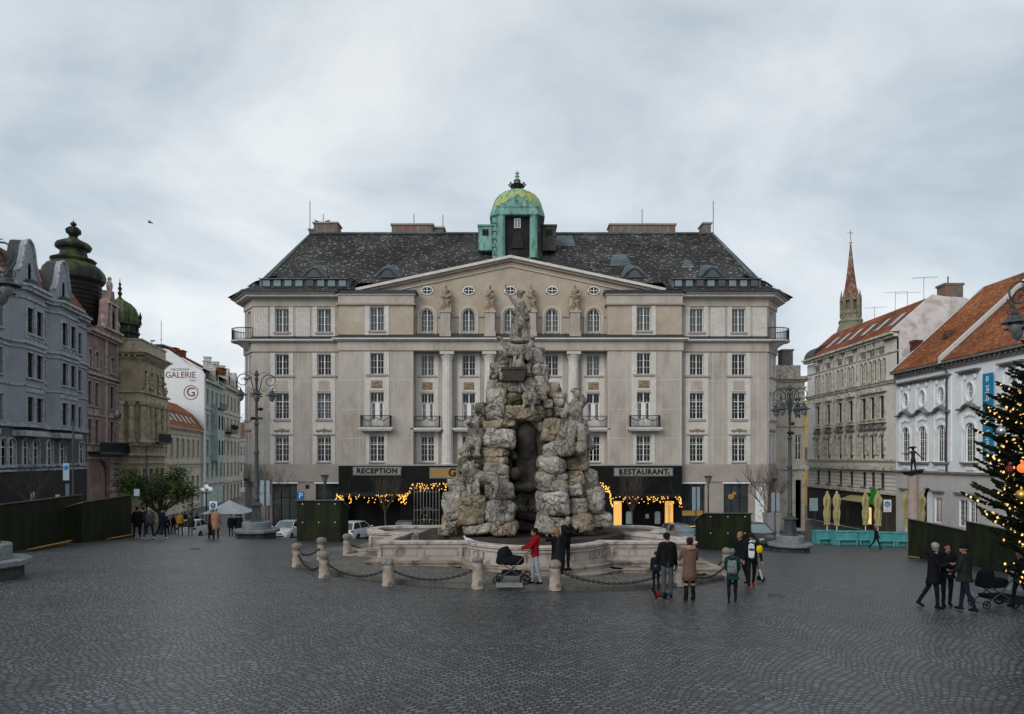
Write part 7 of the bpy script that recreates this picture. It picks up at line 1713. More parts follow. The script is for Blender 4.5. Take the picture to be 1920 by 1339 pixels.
    for x, y, sx in ((955,1101.5,.62),(1290,1178,.35),(1455,1118,.3),(365,1030,.3)):
        p = hit(x, y); m = MB(); 
        if sx > .6: m.box(-.39,.39,-.26,.26,.0,.02); lb = 'pale rectangular metal hatch on the kerb side paving below the pram'
        else: m.lathe([(.24,.0),(.24,.012),(.22,.016)], n=20); lb = {1290:'round manhole cover below the terrier',1455:'round manhole cover below the white scooter',365:'round manhole cover near the two grey-haired men'}[x]
        o = m.build('manhole_cover', 'granite' if sx > .6 else 'manhole'); o.location = p+Vector((0,0,.012)); o.rotation_euler = (R(2.4),0,0); tag(o, lb, 'manhole cover')
signs()

# ---------------------------------------------------------------- parasols, planters, column with bronze figure
def terrace():
    lb = ['closed yellow parasol, leftmost over the turquoise terrace','closed yellow parasol second from left over the turquoise terrace','closed yellow parasol third from left, left of the lit doorway','closed yellow parasol fourth from left, beside the pedestrian zone sign','closed yellow parasol just left of the column','closed yellow parasol just right of the column']
    for i, (px, Y) in enumerate(((1551,57),(1569,56),(1623,56.5),(1646,55),(1699,54.5),(1728,53.5))):
        g = on(px, Y); r = thing('folded_parasol', lb[i], 'parasol', g, random.random()*3, 'closed parasols of the terrace'); p = F/Y; h = CZ-(922-HY)/p-g.z; rg = random.Random(i)
        m = MB(); m.lathe([(.3,0),(.3,.1),(.04,.12),(.035,h)], n=8); m.build('pole', 'frame_white', r)
        m = MB(); n = 14; prof = [(.20,h-2.75),(.16,h-2.5),(.20,h-2.1),(.22,h-1.7),(.17,h-1.35),(.24,h-1.0),(.26,h-.6),(.17,h-.28),(.08,h-.12),(.11,h-.05),(.04,h+.06)]; vs = []
        for j, (rr, z) in enumerate(prof):
            for k in range(n):
                a = 2*PI*k/n; q = rr*(1+(.28 if k % 2 else -.18)*(1 if j < 7 else .2)+rg.uniform(-.16,.16)); vs.append((q*math.cos(a+.1*j), q*math.sin(a+.1*j), z+rg.uniform(-.03,.03)))
        m.add(vs, [(j*n+k, j*n+(k+1)%n, (j+1)*n+(k+1)%n, (j+1)*n+k) for j in range(len(prof)-1) for k in range(n)]+[tuple(range(n))]); m.build('canopy', 'parasol', r)
        m = MB(); m.lathe([(.19,h-1.40),(.19,h-1.32)], n=12); m.build('tie', 'parasol', r)
    # turquoise planter benches in a row
    segs = [(1526,1564,56.5,.0),(1562,1603,55.2,.1),(1602,1641,55.5,.0),(1636,1672,54,.1),(1670,1709,54,.05),(1268,1307,57,0),(1408,1438,56,0)]
    ll = ['turquoise wooden planter bench, leftmost by the lane','turquoise wooden planter bench under the second parasol','turquoise wooden planter bench under the third parasol','turquoise wooden planter bench behind the walker in black','turquoise wooden planter bench right of the zone sign','turquoise wooden planter bench before the hotel, left of the right booth','turquoise wooden planter bench behind the black off-road car']
    for (x0,x1,Y,ry), lb_ in zip(segs, ll):
        a = on(x0, Y); w = (x1-x0)/F*Y; r = thing('planter_bench', lb_, 'planter', a, ry*.3, 'turquoise planters of the terrace'); m = MB()
        for z in (.0,.19,.38,.57,.76): m.box(0,w,-.35,-.31,z+.03,z+.205); m.box(0,w,.31,.35,z+.03,z+.17)
        for x in (0,w*.5,w-.1): m.box(x,x+.1,-.37,.37,0,1.1)
        m.box(-.04,w+.04,-.42,.42,1.02,1.1); m.box(.05,w-.05,-.7,-.37,.42,.48); m.box(.1,.2,-.68,-.4,0,.42); m.box(w-.2,w-.1,-.68,-.4,0,.42); m.build('boards', 'turquoise', r)
    g = on(1712, 50); r = thing('pillar_statue', 'bronze figure with outstretched arms on a leaning stone column', 'statue', g); p = F/50; z = lambda y: CZ-(y-HY)/p-g.z
    m = MB(); m.lathe([(.42,-.3),(.36,.3),(.35,z(895)),(.32,z(888))], n=20); m.build('column', 'column_stone', r, smooth=True, angle=30)
    m = MB(); m.T = Matrix.Translation((0,0,z(888))) @ Matrix.Rotation(R(-9),4,'Y'); m.taper((0,0),.42,.4,-.05,.22,.55,.5); m.build('capital', 'bronze', r)
    zz = z(884); pr = [('c',(-.12,0,.0),(-.1,0,.45),.055,.07,0),('c',(-.1,0,.45),(-.08,0,.85),.075,.1,0),('c',(.2,0,0),(.14,0,.45),.055,.07,0),('c',(.14,0,.45),(.08,0,.85),.075,.1,0),('c',(0,0,.85),(0,0,1.15),.13,.12,0),('c',(0,0,1.15),(0,0,1.38),.13,.15,0),('c',(0,0,1.4),(0,0,1.55),.06,.06,0),('e',(0,0,1.68),(.11,.12,.14),None,0),
       ('c',(-.17,0,1.4),(-.4,0,1.2),.06,.05,0),('c',(-.4,0,1.2),(-.78,0,1.27),.045,.035,0),('c',(.17,0,1.4),(.4,0,1.18),.06,.05,0),('c',(.4,0,1.18),(.68,0,.95),.045,.035,0),('e',(0,0,1.75),(.3,.12,.06),None,0),('c',(-.1,0,1.72),(-.45,.05,1.62),.06,.02,0),('e',(-.8,0,1.28),(.06,.04,.03),None,0),('e',(.72,0,.92),(.06,.04,.03),None,0),('e',(-.13,-.06,.0),(.07,.13,.05),None,0),('e',(.21,-.06,.0),(.07,.13,.05),None,0)]
    o = sculpt('figure', pr, ['bronze'], r, voxel=.022, smooth=1); o.location = (0,0,zz+.03)
    # tent far left, bin trolley right
    g = on(430, 58); r = thing('market_tent', 'white peaked tent roof behind the left lamp post', 'tent', g); m = MB(); h = CZ-(962-HY)/F*58-g.z; 
    for x in (-1.6,1.6):
        for y in (-1.5,1.5): m.box(x-.04,x+.04,y-.04,y+.04,0,h)
    m.build('legs', 'lamp_paint', r); m = MB(); m.lathe([(2.3,h),(2.35,h+.05),(.7,h+.75),(.05,h+1.1)], n=4); o = m.build('canopy', 'tent', r); o.rotation_euler = (0,0,PI/4)
    g = on(1447, 50); r = thing('waste_container', 'tall grey waste container on legs right of the black car', 'container', g); p = F/50; z = lambda y: CZ-(y-HY)/p-g.z
    m = MB(); m.taper((0,0),.33,.35,.25,z(966),.5,.5); m.box(-.52,.52,-.52,.52,z(966),z(962)); 
    for x in (-.3,.3): m.box(x-.03,x+.03,-.03,.03,0,.3)
    m.build('body', 'far_grey', r)
terrace()

# ---------------------------------------------------------------- trees
def branch(mb, p, d, L_, r0, lvl, rg, tips, spread=.6, up=.25, m=0):
    n = 4; pts = [p]; q = p.copy(); dd = d.copy()
    for i in range(n): dd = (dd+Vector((rg.uniform(-.18,.18),rg.uniform(-.18,.18),rg.uniform(-.05,.15)))).normalized(); q = q+dd*L_/n; pts.append(q.copy())
    mb.tube(pts, r0, 5 if lvl > 1 else 4, m, r2=r0*.55)
    if lvl == 0: tips.append(q); return
    for k in range(rg.choice((2,3,3)) if lvl < 3 else 4):
        a = rg.uniform(0, 2*PI); b = pts[rg.choice((2,3,4))]; nd_ = (dd+Vector((math.cos(a),math.sin(a),up))*spread).normalized(); branch(mb, b, nd_, L_*rg.uniform(.6,.85), r0*.55, lvl-1, rg, tips, spread, up, m)
    branch(mb, q, dd, L_*.75, r0*.55, lvl-1, rg, tips, spread, up, m)
def bare_trees():
    for i, (px, Y, ytop, lb, s) in enumerate(((503,52,872,'bare young tree by the left lamp post and sign',1),(722,56,888,'bare young tree before the reception canopy',1),(1186,57,885,'bare young tree by the restaurant sign',.9),(1440,50,868,'bare spreading tree by the white poster pier',1.15),(60,44,868,'bare twiggy tree behind the nearest left booth',1.1))):
        g = on(px, Y) if px > 200 else Vector(((px-HX)/F*Y, Y, gz(-29,Y))); r = thing('bare_tree', lb, 'tree', g, i, 'bare trees before the houses'); rg = random.Random(i+5); h = CZ-(ytop-HY)/F*Y-g.z
        mb = MB(); mb.tube([(0,0,0),(.05,0,h*.25),(0,.04,h*.45)], .09*s, 7, r2=.06*s); mb.build('trunk', 'bark_light', r)
        c = MB(); tips = []
        for k in range(5): a = k*1.3; branch(c, Vector((0,.02,h*(.38+.02*k))), Vector((math.cos(a)*.6,math.sin(a)*.6,.9)).normalized(), h*.24, .035*s, 3, rg, tips, .65, .35)
        c.build('crown', 'bark_light', r)
bare_trees()
def leafy():
    Y = 50; g = on(300, Y); r = thing('leafy_tree', 'low spreading green tree behind the passers-by at left', 'tree', g, 0); rg = random.Random(9)
    t = MB(); t.tube([(0,0,-.1),(.1,0,1.2),(-.05,0,2.0)], .22, 8, r2=.15); tips = []
    for k in range(7): a = k*.9; branch(t, Vector((-.05,0,1.7)), Vector((math.cos(a),math.sin(a)*.8,.55)).normalized(), 1.6, .09, 2, rg, tips, .5, .3)
    t.build('trunk', 'bark', r)
    c = MB(); cl = [Vector((rg.gauss(0,1.0)*1.15, rg.gauss(0,.9), 3.2+rg.gauss(0,.55)))*1 for _ in range(46)]+[t_+Vector((0,0,.1)) for t_ in tips[:60]]
    for ce in cl:
        for _ in range(80):
            p = ce+Vector((rg.gauss(0,.3),rg.gauss(0,.3),rg.gauss(0,.2))); s = rg.uniform(.06,.11); a, b = rg.uniform(0,6.3), rg.uniform(-1,1)
            u = Vector((math.cos(a),math.sin(a),b*.5)).normalized()*s; v = u.orthogonal().normalized()*s*.6; c.add([p-u,p-v,p+u,p+v], [(0,1,2,3)])
    c.build('crown', 'leaves', r)
leafy()
def xmas():
    Y = 16.2; X = (2010-HX)/F*Y; g = Vector((X, Y, gz(X,Y))); r = thing('christmas_tree', 'big Christmas tree at the right photo edge, hung with warm lights', 'tree', g); rg = random.Random(31)
    t = MB(); t.tube([(0,0,-.2),(0,0,9)], .2, 8, r2=.04); t.build('trunk', 'bark', r)
    c = MB(); tips = []
    def spray(p0, d, L_, w):
        """a bough: stem with side shoots, each shoot a bristle of needles"""
        side = Vector((-d.y,d.x,0)).normalized(); n = max(5, int(L_/.085)); pts = []
        for i in range(n+1):
            t_ = i/n; p = p0+d*L_*t_+Vector((0,0,-.35*L_*t_*(1-t_*.95)+.10*L_*t_*t_)); pts.append(p)
        c.tube(pts, .022, 4, 1, r2=.006)
        for i, p in enumerate(pts):
            t_ = i/n; 
            for s in (-1,1):
                l = w*(1.02-t_)*rg.uniform(.7,1.15)+.07
                if i % 1 == 0:
                    e = p+(side*s+d*.85+Vector((0,0,rg.uniform(-.25,.25)))).normalized()*l; needles(p, e, .045)
            if rg.random() < .35: e = p+(d*.4+Vector((rg.uniform(-.4,.4),rg.uniform(-.4,.4),rg.uniform(-1,.6)))).normalized()*w*.5*(1.1-t_); needles(p, e, .045)
            if t_ > .45 and rg.random() < .45: tips.append(p+Vector((rg.uniform(-.06,.06),rg.uniform(-.06,.06),-.02)))
        needles(pts[-1], pts[-1]+(pts[-1]-pts[-2]).normalized()*.12, .04); tips.append(pts[-1])
    def needles(a, b, s):
        d = (b-a); L_ = d.length
        if L_ < .02: return
        d.normalize(); u = d.orthogonal().normalized(); v = d.cross(u); k = 3; an = rg.uniform(0,PI)
        for j in range(k):
            q = u*math.cos(an+PI*j/k)+v*math.sin(an+PI*j/k)
            c.add([a-q*s*.8, a+q*s*.8, b-d*L_*.1+q*s*.75, b+d*s*.8, b-d*L_*.1-q*s*.75], [(0,1,2,3,4)])
    def Rz(z):   # crown radius by height above ground
        return lerp_tab([(.5,.9),(1.2,1.55),(1.8,2.0),(2.6,2.35),(3.6,2.55),(4.4,2.2),(5.2,2.1),(5.9,1.45),(7,.9),(8.5,.3),(9.2,.05)], z)
    z = .95
    while z < 8.8:
        n = 19 if z < 6 else 11
        for k in range(n):
            a = 2*PI*(k+rg.random()*.8)/n
            if math.cos(a) > .45 and rg.random() < .75: continue   # side that faces away stays thinner
            L_ = Rz(z)*rg.uniform(.5,.93); spray(Vector((0,0,z+rg.uniform(-.12,.12))), Vector((math.cos(a),math.sin(a),.02)), L_, .42)
        z += .21
    c.build('crown', ['needles','bark'], r)
    # lights
    rg.shuffle(tips); vis = []
    for t_ in tips:
        w = g+t_; px = HX+w.x/w.y*F
        if px < 1925: vis.append(t_)
    rest = [t_ for t_ in tips if t_ not in vis][:330]
    front = sorted(vis, key=lambda q: -(abs(q.x)+(-q.y)))[:230]; rg.shuffle(front); sel = front[:165]
    sl = thing('string_lights', 'warm string lights strung over the Christmas tree', 'string lights', g); b = MB(); b.ell((0,0,0), (.025,.025,.032), 8, 5); po = b.build('bulb', 'bulb_soft', sl); po.location = sel[0]
    for t_ in sel[1:100]: o = po.copy(); COL.objects.link(o); o.parent = sl; o.location = t_
    b = MB(); [b.ell(t_, (.023,.023,.03), 6, 4) for t_ in sel[100:]+rest]; o = b.build('bulbs', 'bulb_soft', sl); o['kind'] = 'stuff'
    for (px, py, Y2, rad, mt, lb) in ((1917,878,14.6,.10,'red_ball','glowing orange bauble on the Christmas tree at the photo edge'),(1915,928,14.5,.11,'gold','gold disc bauble low on the Christmas tree edge'),(1877,808,15.3,.10,'chrome','silver bauble on the Christmas tree before the blue banner'),(1893,880,15,.08,'wine_letter','dark red bauble inside the Christmas tree')):
        p = P(px, py, Y2); m = MB(); m.ell((0,0,0), (rad,rad,rad), 16, 10); m.lathe([(.03,rad-.01),(.03,rad+.04),(.005,rad+.08)], n=6); o = m.build('bauble', mt, smooth=True); o.location = p; tag(o, lb, 'bauble')
xmas()
# ---------------------------------------------------------------- people
def person(label, loc, h=1.75, face=0, top='black', legs='charcoal', shoes='black', hair='dark_hair', hat=None, hatshape='cap', coat=None, coat_len=.55, hood=None, scarf=None,
           ll=(0,0), rl=(0,0), la=(8,8,12), ra=(8,8,12), lean=0, headdown=0, headturn=0, bulk=1.0, vox=.016, group=None, bag=None, boots=None, sleeve=None, gloves=None, hairlong=0, hunch=0):
    """ll/rl = (hip forward deg, knee bend deg); la/ra = (shoulder forward, sideways, elbow bend). face 0 looks at the camera, 180 away"""
    s = h/1.75; r = thing('person', label, 'person', loc, R(face), group)
    top_i, leg_i, shoe_i, skin_i, hair_i = range(5); hand_m = 3
    mats = ['c_'+top, 'c_'+legs, 'c_'+shoes, 'c_skin', 'c_'+hair, 'c_'+(gloves or 'skin')]
    pr = []
    def C(a, b, ra_, rb_, m): pr.append(('c', tuple(a*s), tuple(b*s), ra_*s, rb_*s, m))
    def E(c, rr, m, rot=None): pr.append(('e', tuple(c*s), tuple(v*s for v in rr), rot, m))
    # legs first, so that the hips sit at the right height
    J = []
    for sx, (a, k) in ((-1, ll), (1, rl)):
        hip = Vector((sx*.088,0,0)); kn = hip+Vector((sx*.012,-math.sin(R(a))*.43,-math.cos(R(a))*.43)); an = kn+Vector((0,-math.sin(R(a-k))*.42,-math.cos(R(a-k))*.42)); J.append((hip,kn,an,a-k))
    hz = -min(j[2].z for j in J)+.085; up = Vector((0,0,hz))
    J = [(a+up,b+up,c+up,t) for a, b, c, t in J]
    for hip, kn, an, t in J:
        C(hip, kn, .088*bulk, .062, leg_i); C(kn, an, .060, .043 if not boots else .055, leg_i if not boots else shoe_i)
        toe = Vector((0,-1,0)) if abs(t) < 25 else Vector((0,-math.cos(R(t)*.7),math.sin(R(t)*.7)*.9 if t < 0 else 0.1)).normalized()
        if t < -25: toe = Vector((0,-.75,-.66))
        C(an+Vector((0,.035,-.04)), an+toe*.13+Vector((0,0,-.045)), .042, .036, shoe_i)
    # trunk
    B = Matrix.Rotation(R(lean), 3, 'X'); base = up
    def T(x, y, z): return base+B @ Vector((x,y,z))
    for sx in (-1,1):
        C(T(sx*.062,0,-.02), T(sx*.06,0,.2), .118*bulk, .108*bulk, top_i if coat or True else leg_i)
        C(T(sx*.06,0,.2), T(sx*.085,.01+hunch*.02,.43), .108*bulk, .118*bulk, top_i)
        C(T(sx*.085,.01,.42), T(sx*.155,.0,.475), .09*bulk, .062*bulk, top_i)
    C(T(-.06,0,-.03), T(.06,0,-.03), .11*bulk, .11*bulk, leg_i)
    C(T(0,.005,.46), T(0,-.01,.56), .062, .052, skin_i if not scarf and not hood else top_i)
    C(T(-.05,.01,.50), T(.05,.01,.50), .05, .05, top_i)
    Hr = Matrix.Rotation(R(lean+headdown), 3, 'X') @ Matrix.Rotation(R(headturn), 3, 'Z'); hc = T(0,-.015,.61)+Vector((0,-.05*math.sin(R(headdown)),.02))+Vector((0,0,.035))
    def Hd(x, y, z): return hc+Hr @ Vector((x,y,z))
    E(Hd(0,.01,.03), (.076,.093,.092), skin_i, Hr); E(Hd(0,-.022,-.035), (.058,.068,.075), skin_i, Hr); C(Hd(0,-.085,.0), Hd(0,-.102,-.022), .011, .014, skin_i)
    for sx in (-1,1): E(Hd(sx*.078,.012,-.005), (.012,.02,.028), skin_i, Hr); C(Hd(sx*.05,-.06,-.03), Hd(sx*.02,-.075,-.07), .02, .02, skin_i)
    ex = MB()
    for sx in (-1,1): ex.ell(tuple(Hd(sx*.030,-.082,.005)*s), (.012*s,.008*s,.007*s), 6, 4, 4); ex.tube([tuple(Hd(sx*.015,-.088,.024)*s), tuple(Hd(sx*.045,-.08,.024)*s)], .004*s, 4, 4)
    ex.tube([tuple(Hd(-.022,-.088,-.062)*s), tuple(Hd(.022,-.088,-.062)*s)], .004*s, 4, 4)
    # arms, hands with five fingers
    HANDS = []
    for sx, (p, q, e) in ((-1, la), (1, ra)):
        sh = T(sx*.175,0,.455); d = Vector((sx*math.sin(R(q)), -math.sin(R(p))*math.cos(R(q)), -math.cos(R(p))*math.cos(R(q)))); el = sh+d*.285
        tot = R(p+e); inw = -sx*min(.45, .012*e) if e > 25 else sx*math.sin(R(q))*.5
        d2 = Vector((inw, -math.sin(tot), -math.cos(tot))).normalized(); wr = el+d2*.25
        C(sh, el, .062*bulk, .052*bulk, top_i); C(el, wr, .052*bulk, .04*bulk, top_i)
        C(wr, wr+d2*.07, .028, .034, 5); HANDS.append((wr, d2))
        pal = wr+d2*.085; n_ = d2.orthogonal().normalized() if abs(d2.x) > .9 else d2.cross(Vector((1,0,0))).normalized(); w_ = d2.cross(n_).normalized()
        for f in range(4):
            L_ = (.062,.072,.068,.054)[f]; b0 = pal+w_*(.025-.0165*f); b1 = b0+d2*L_*.5+n_*.008; b2 = b1+d2*L_*.42+n_*.022
            ex.tube([tuple(b0*s), tuple(b1*s), tuple(b2*s)], .0085*s, 5, 5, r2=.0065*s)
        t0 = wr+d2*.035+w_*.028; ex.tube([tuple(t0*s), tuple((t0+w_*.025+d2*.025)*s), tuple((t0+w_*.03+d2*.055+n_*.01)*s)], .010*s, 5, 5, r2=.0075*s)
    body = sculpt('body', pr, mats, r, voxel=vox, smooth=1, extra=ex, wob=.012)
    if hat:
        m = MB(); 
        if True:
            m.ell(tuple(Hd(0,.014,.052)*s), (.088*s,.104*s,.082*s), 16, 10, 0, Hr); m.ell(tuple(Hd(0,.014,.022)*s), (.092*s,.108*s,.032*s), 16, 6, 0, Hr)
        if hatshape == 'cap': m.ell(tuple(Hd(0,-.12,.04)*s), (.06*s,.06*s,.01*s), 12, 5, 0, Hr)
        if hatshape == 'bobble': m.ell(tuple(Hd(0,.02,.135)*s), (.03*s,.03*s,.03*s), 8, 6, 0, Hr)
        m.build('hat', 'c_'+hat, r, smooth=True)
    if not hat or hairlong:
        vs, fs = rock_mesh((.086*s,.098*s,.088*s), h*10, n=8, amp=.008, sq=2.2); m = MB(); m.T = Matrix.Translation(Hd(0,.026,.048)*s) @ Hr.to_4x4(); m.add(vs, fs)
        if hairlong: m.T = None; m.ell(tuple(Hd(0,.06,-.06)*s), (.075*s,.05*s,(.08+hairlong)*s), 10, 8, 0, Hr)
        m.build('hair', 'c_'+hair, r, smooth=True)
    if coat:
        m = MB(); n = 20; rows = [(.50,.10,.085),(.46,.17,.115),(.40,.192,.135),(.2,.17,.13),(.06,.168,.135),(-.1,.185,.15),(-coat_len*.6,.20,.165),(-coat_len,.215,.18),(-coat_len,.19,.16)]; vs = []
        for j, (z, a, b) in enumerate(rows):
            for k in range(n):
                t = 2*PI*k/n; w_ = 1+(.03*math.sin(3*t+z*9) if z < 0 else 0); q = T(a*bulk*w_*math.cos(t), b*bulk*w_*math.sin(t), z) if z > -.05 else T(0,0,-.05)+Vector((a*bulk*w_*math.cos(t), b*bulk*w_*math.sin(t), z+.05)); vs.append(q*s)
        m.add(vs, [(j*n+k, j*n+(k+1)%n, (j+1)*n+(k+1)%n, (j+1)*n+k) for j in range(len(rows)-1) for k in range(n)]); m.build('coat', 'c_'+coat, r, smooth=True)
    if hood:
        vs, fs = rock_mesh((.15*s,.10*s,.075*s), 3+h, n=10, amp=.02, sq=2.4); m = MB(); m.T = Matrix.Translation(T(0,.075,.52)*s); m.add(vs, fs); m.build('hood', 'c_'+hood, r, smooth=True)
    if scarf:
        m = MB(); m.tube([tuple(T(.075*math.cos(t),.075*math.sin(t),.52+.01*math.sin(3*t))*s) for t in np.linspace(0,2*PI,15)], .036*s, 8); m.build('scarf', 'c_'+scarf, r, smooth=True)
    if boots:
        m = MB()
        for hip, kn, an, t in J: m.lathe([(.062*s,-.03*s),(.076*s,-.02*s),(.078*s,.02*s),(.064*s,.035*s)], tuple((kn.lerp(an,.12))*s), 12)
        m.build('boot_cuff', 'c_'+boots, r, smooth=True)
    if bag:
        vs, fs = rock_mesh((.15*s,.085*s,.22*s), 3, n=10, amp=.012, sq=5); m = MB(); m.T = Matrix.Translation(T(0,.20,.22)*s); m.add(vs, fs, 0)
        vs, fs = rock_mesh((.11*s,.03*s,.09*s), 4, n=8, amp=.008, sq=5); m.T = Matrix.Translation(T(0,.29,.14)*s); m.add(vs, fs, 0); m.T = None
        for sx in (-1,1): m.tube([tuple(T(sx*.1,.14,.42)*s),tuple(T(sx*.12,.0,.53)*s),tuple(T(sx*.12,-.14,.4)*s),tuple(T(sx*.13,-.13,.15)*s),tuple(T(sx*.13,.12,.08)*s)], .016*s, 5)
        return r, m
    return r
near = []
def ppl():
    P_ = lambda x, y: hit(x, y)
    person('man in black padded jacket seen from behind, beside the woman in the brown coat', P_(1251,1121), 1.84, 176, 'black', 'grey', 'black', ll=(4,4), rl=(-4,4), la=(4,10,14), ra=(2,14,22), headturn=-38, bulk=1.08)
    person('woman in long brown coat with fur hood and fur-topped boots, seen from behind', P_(1293,1127), 1.74, 184, 'brown', 'black', 'black', hat='wine', hatshape='plain', coat='brown', coat_len=.36, hood='fur', la=(24,12,92), ra=(24,14,92), boots='fur', hair='wine', hairlong=.01)
    person('small child in dark clothes on the left of the man in black, seen from behind', P_(1230,1108), 1.18, 172, 'navy', 'black', 'black', hat='navy', hatshape='plain', la=(5,8,10), ra=(5,8,10))
    rr, m = person('child in dark hooded coat with pale grey bobble hat and grey backpack', P_(1373,1129), 1.48, 160, 'teal', 'black', 'black', hat='palegrey', hatshape='plain', coat='teal', coat_len=.2, hood='teal', ll=(6,4), rl=(-8,6), la=(10,8,30), ra=(10,8,30), bag=1); o = m.build('backpack', 'c_palegrey', rr, smooth=True)
    e = MB(); [e.ell((x,.505,1.03), (.02,.01,.02), 6, 4) for x in (-.05,.04)]; e.build('backpack_badge', 'c_black', o)
    person('man in open black coat with bare face, looking left, behind the backpack child', P_(1388,1096), 1.76, -62, 'black', 'black', 'black', hair='tan', la=(6,8,10), ra=(12,8,15), ll=(12,6), rl=(-12,8), coat='black', coat_len=.22)
    rr = person('young man in black and yellow jacket over white hoodie, face mask, red shoes', P_(1409,1103), 1.78, -12, 'black', 'black', 'shoe_red', hat='wine', hatshape='cap', ll=(16,10), rl=(-18,14), la=(8,10,20), ra=(4,16,12), headdown=16)
    m = MB(); vs, fs = rock_mesh((.10,.03,.24), 5, n=8, amp=.01, sq=4); m.T = Matrix.Translation((-.02,-.125,1.18)); m.add(vs, fs); m.T = None; m.build('hoodie_front', 'c_white', rr, smooth=True); m = MB(); m.box(-.09,.05,-.165,-.15,1.2,1.26); m.build('hoodie_stripe', 'c_wine', rr)
    m = MB(); vs, fs = rock_mesh((.085,.09,.12), 6, n=8, amp=.02, sq=3); m.T = Matrix.Translation((.235,-.02,1.22)); m.add(vs, fs); m.build('yellow_sleeve_panel', 'c_yellow', rr, smooth=True)
    m = MB(); m.ell((0,-.095,1.595), (.05,.035,.04), 10, 6); m.build('face_mask', 'sign_grey', rr, smooth=True)
    m = MB(); m.tube([(-.07,-.09,1.45),(0,-.12,1.5),(.07,-.09,1.45),(.09,0,1.5)], .035, 6); m.build('hood', 'c_white', rr, smooth=True)
    # scooter carried beside him
    g = P_(1424,1092); r = thing('kick_scooter', 'white folded kick scooter held beside the yellow-sleeved young man', 'scooter', g, R(20)); m = MB(); m.tube([(-.12,0,.85),(.02,0,.08)], .018, 6); m.tube([(-.25,0,.86),(.05,0,.84)], .015, 6); m.build('handlebar', 'dark_metal', r)
    m = MB(); m.tube([(-.02,0,.42),(.10,0,.10)], .045, 8); m.build('deck', 'white_paint', r)
    for x, z in ((.14,.09),(-.02,.13)): m = MB(); m.T = Matrix.Translation((x,0,z)) @ Matrix.Rotation(R(90),4,'X'); m.lathe([(.04,-.02),(.085,-.02),(.09,0),(.085,.02),(.04,.02)], n=16); m.build('wheel', 'rubber', r)
    person('parent in red hooded jacket and pale jeans pushing the black pram', P_(1003,1096), 1.68, 118-210+10, 'red', 'pale_jeans', 'black', hair='dark_hair', hood='red', ll=(6,4), rl=(-8,6), la=(38,4,40), ra=(38,4,40))
    person('woman in long dark coat embracing the man against the basin', P_(1044,1092), 1.66, 200, 'black', 'black', 'black', hair='tan', coat='charcoal', coat_len=.62, la=(78,10,30), ra=(78,10,30), hairlong=.05, headturn=20)
    person('grey-haired man in dark jacket bending his head to the woman at the basin', on(1061,22.6)+Vector((0,0,.16)), 1.80, 35, 'black', 'black', 'black', hair='lightgrey', la=(60,-5,60), ra=(62,6,62), lean=7, headdown=28)
    # group at right
    person('man in black parka and light grey cap reading his phone, at right', P_(1750,1140), 1.80, 62, 'black', 'black', 'black', hat='lightgrey', hatshape='plain', la=(28,4,72), ra=(28,4,72), ll=(10,8), rl=(-16,12), coat='black', coat_len=.28, headdown=28, scarf='lightgrey', hood='black')
    person('person in black with earphones standing behind the man with the phone', P_(1776,1138), 1.78, -15, 'black', 'black', 'black', hair='dark_hair', la=(14,6,60), ra=(14,6,60), ll=(4,4), rl=(-6,4), coat='black', coat_len=.15, headdown=22)
    person('man in dark quilted jacket with black cap seen from behind, rightmost of the trio', P_(1809,1146), 1.82, 215, 'charcoal', 'navy', 'black', hat='black', hatshape='plain', la=(4,12,10), ra=(12,10,40), ll=(12,6), rl=(-14,10), coat='charcoal', coat_len=.16, bulk=1.1)
    m = MB(); q = P_(1758,1140); 
    g = P(1771,1039,15.7); m = MB(); m.box(-.035,.035,-.006,.006,-.07,.07); o = m.build('mobile_phone', 'black_clad'); o.location = g; o.rotation_euler = (R(50),0,0); tag(o, 'black mobile phone in the hands of the man in the grey cap', 'phone')
    person('person in dark coat pushing the pram at the right photo edge', P_(1913,1140), 1.66, 82-180, 'black', 'navy', 'black', hair='dark_hair', la=(34,4,50), ra=(34,4,50), ll=(14,8), rl=(-14,10), coat='black', coat_len=.2)
    # walkers further off
    person('lone walker in black with yellow bag before the turquoise planters', on(1643,49.), 1.68, 75, 'black', 'black', 'black', hair='tan', ll=(22,10), rl=(-22,16), la=(12,6,20), ra=(-10,6,10), coat='black', coat_len=.14, vox=.03)
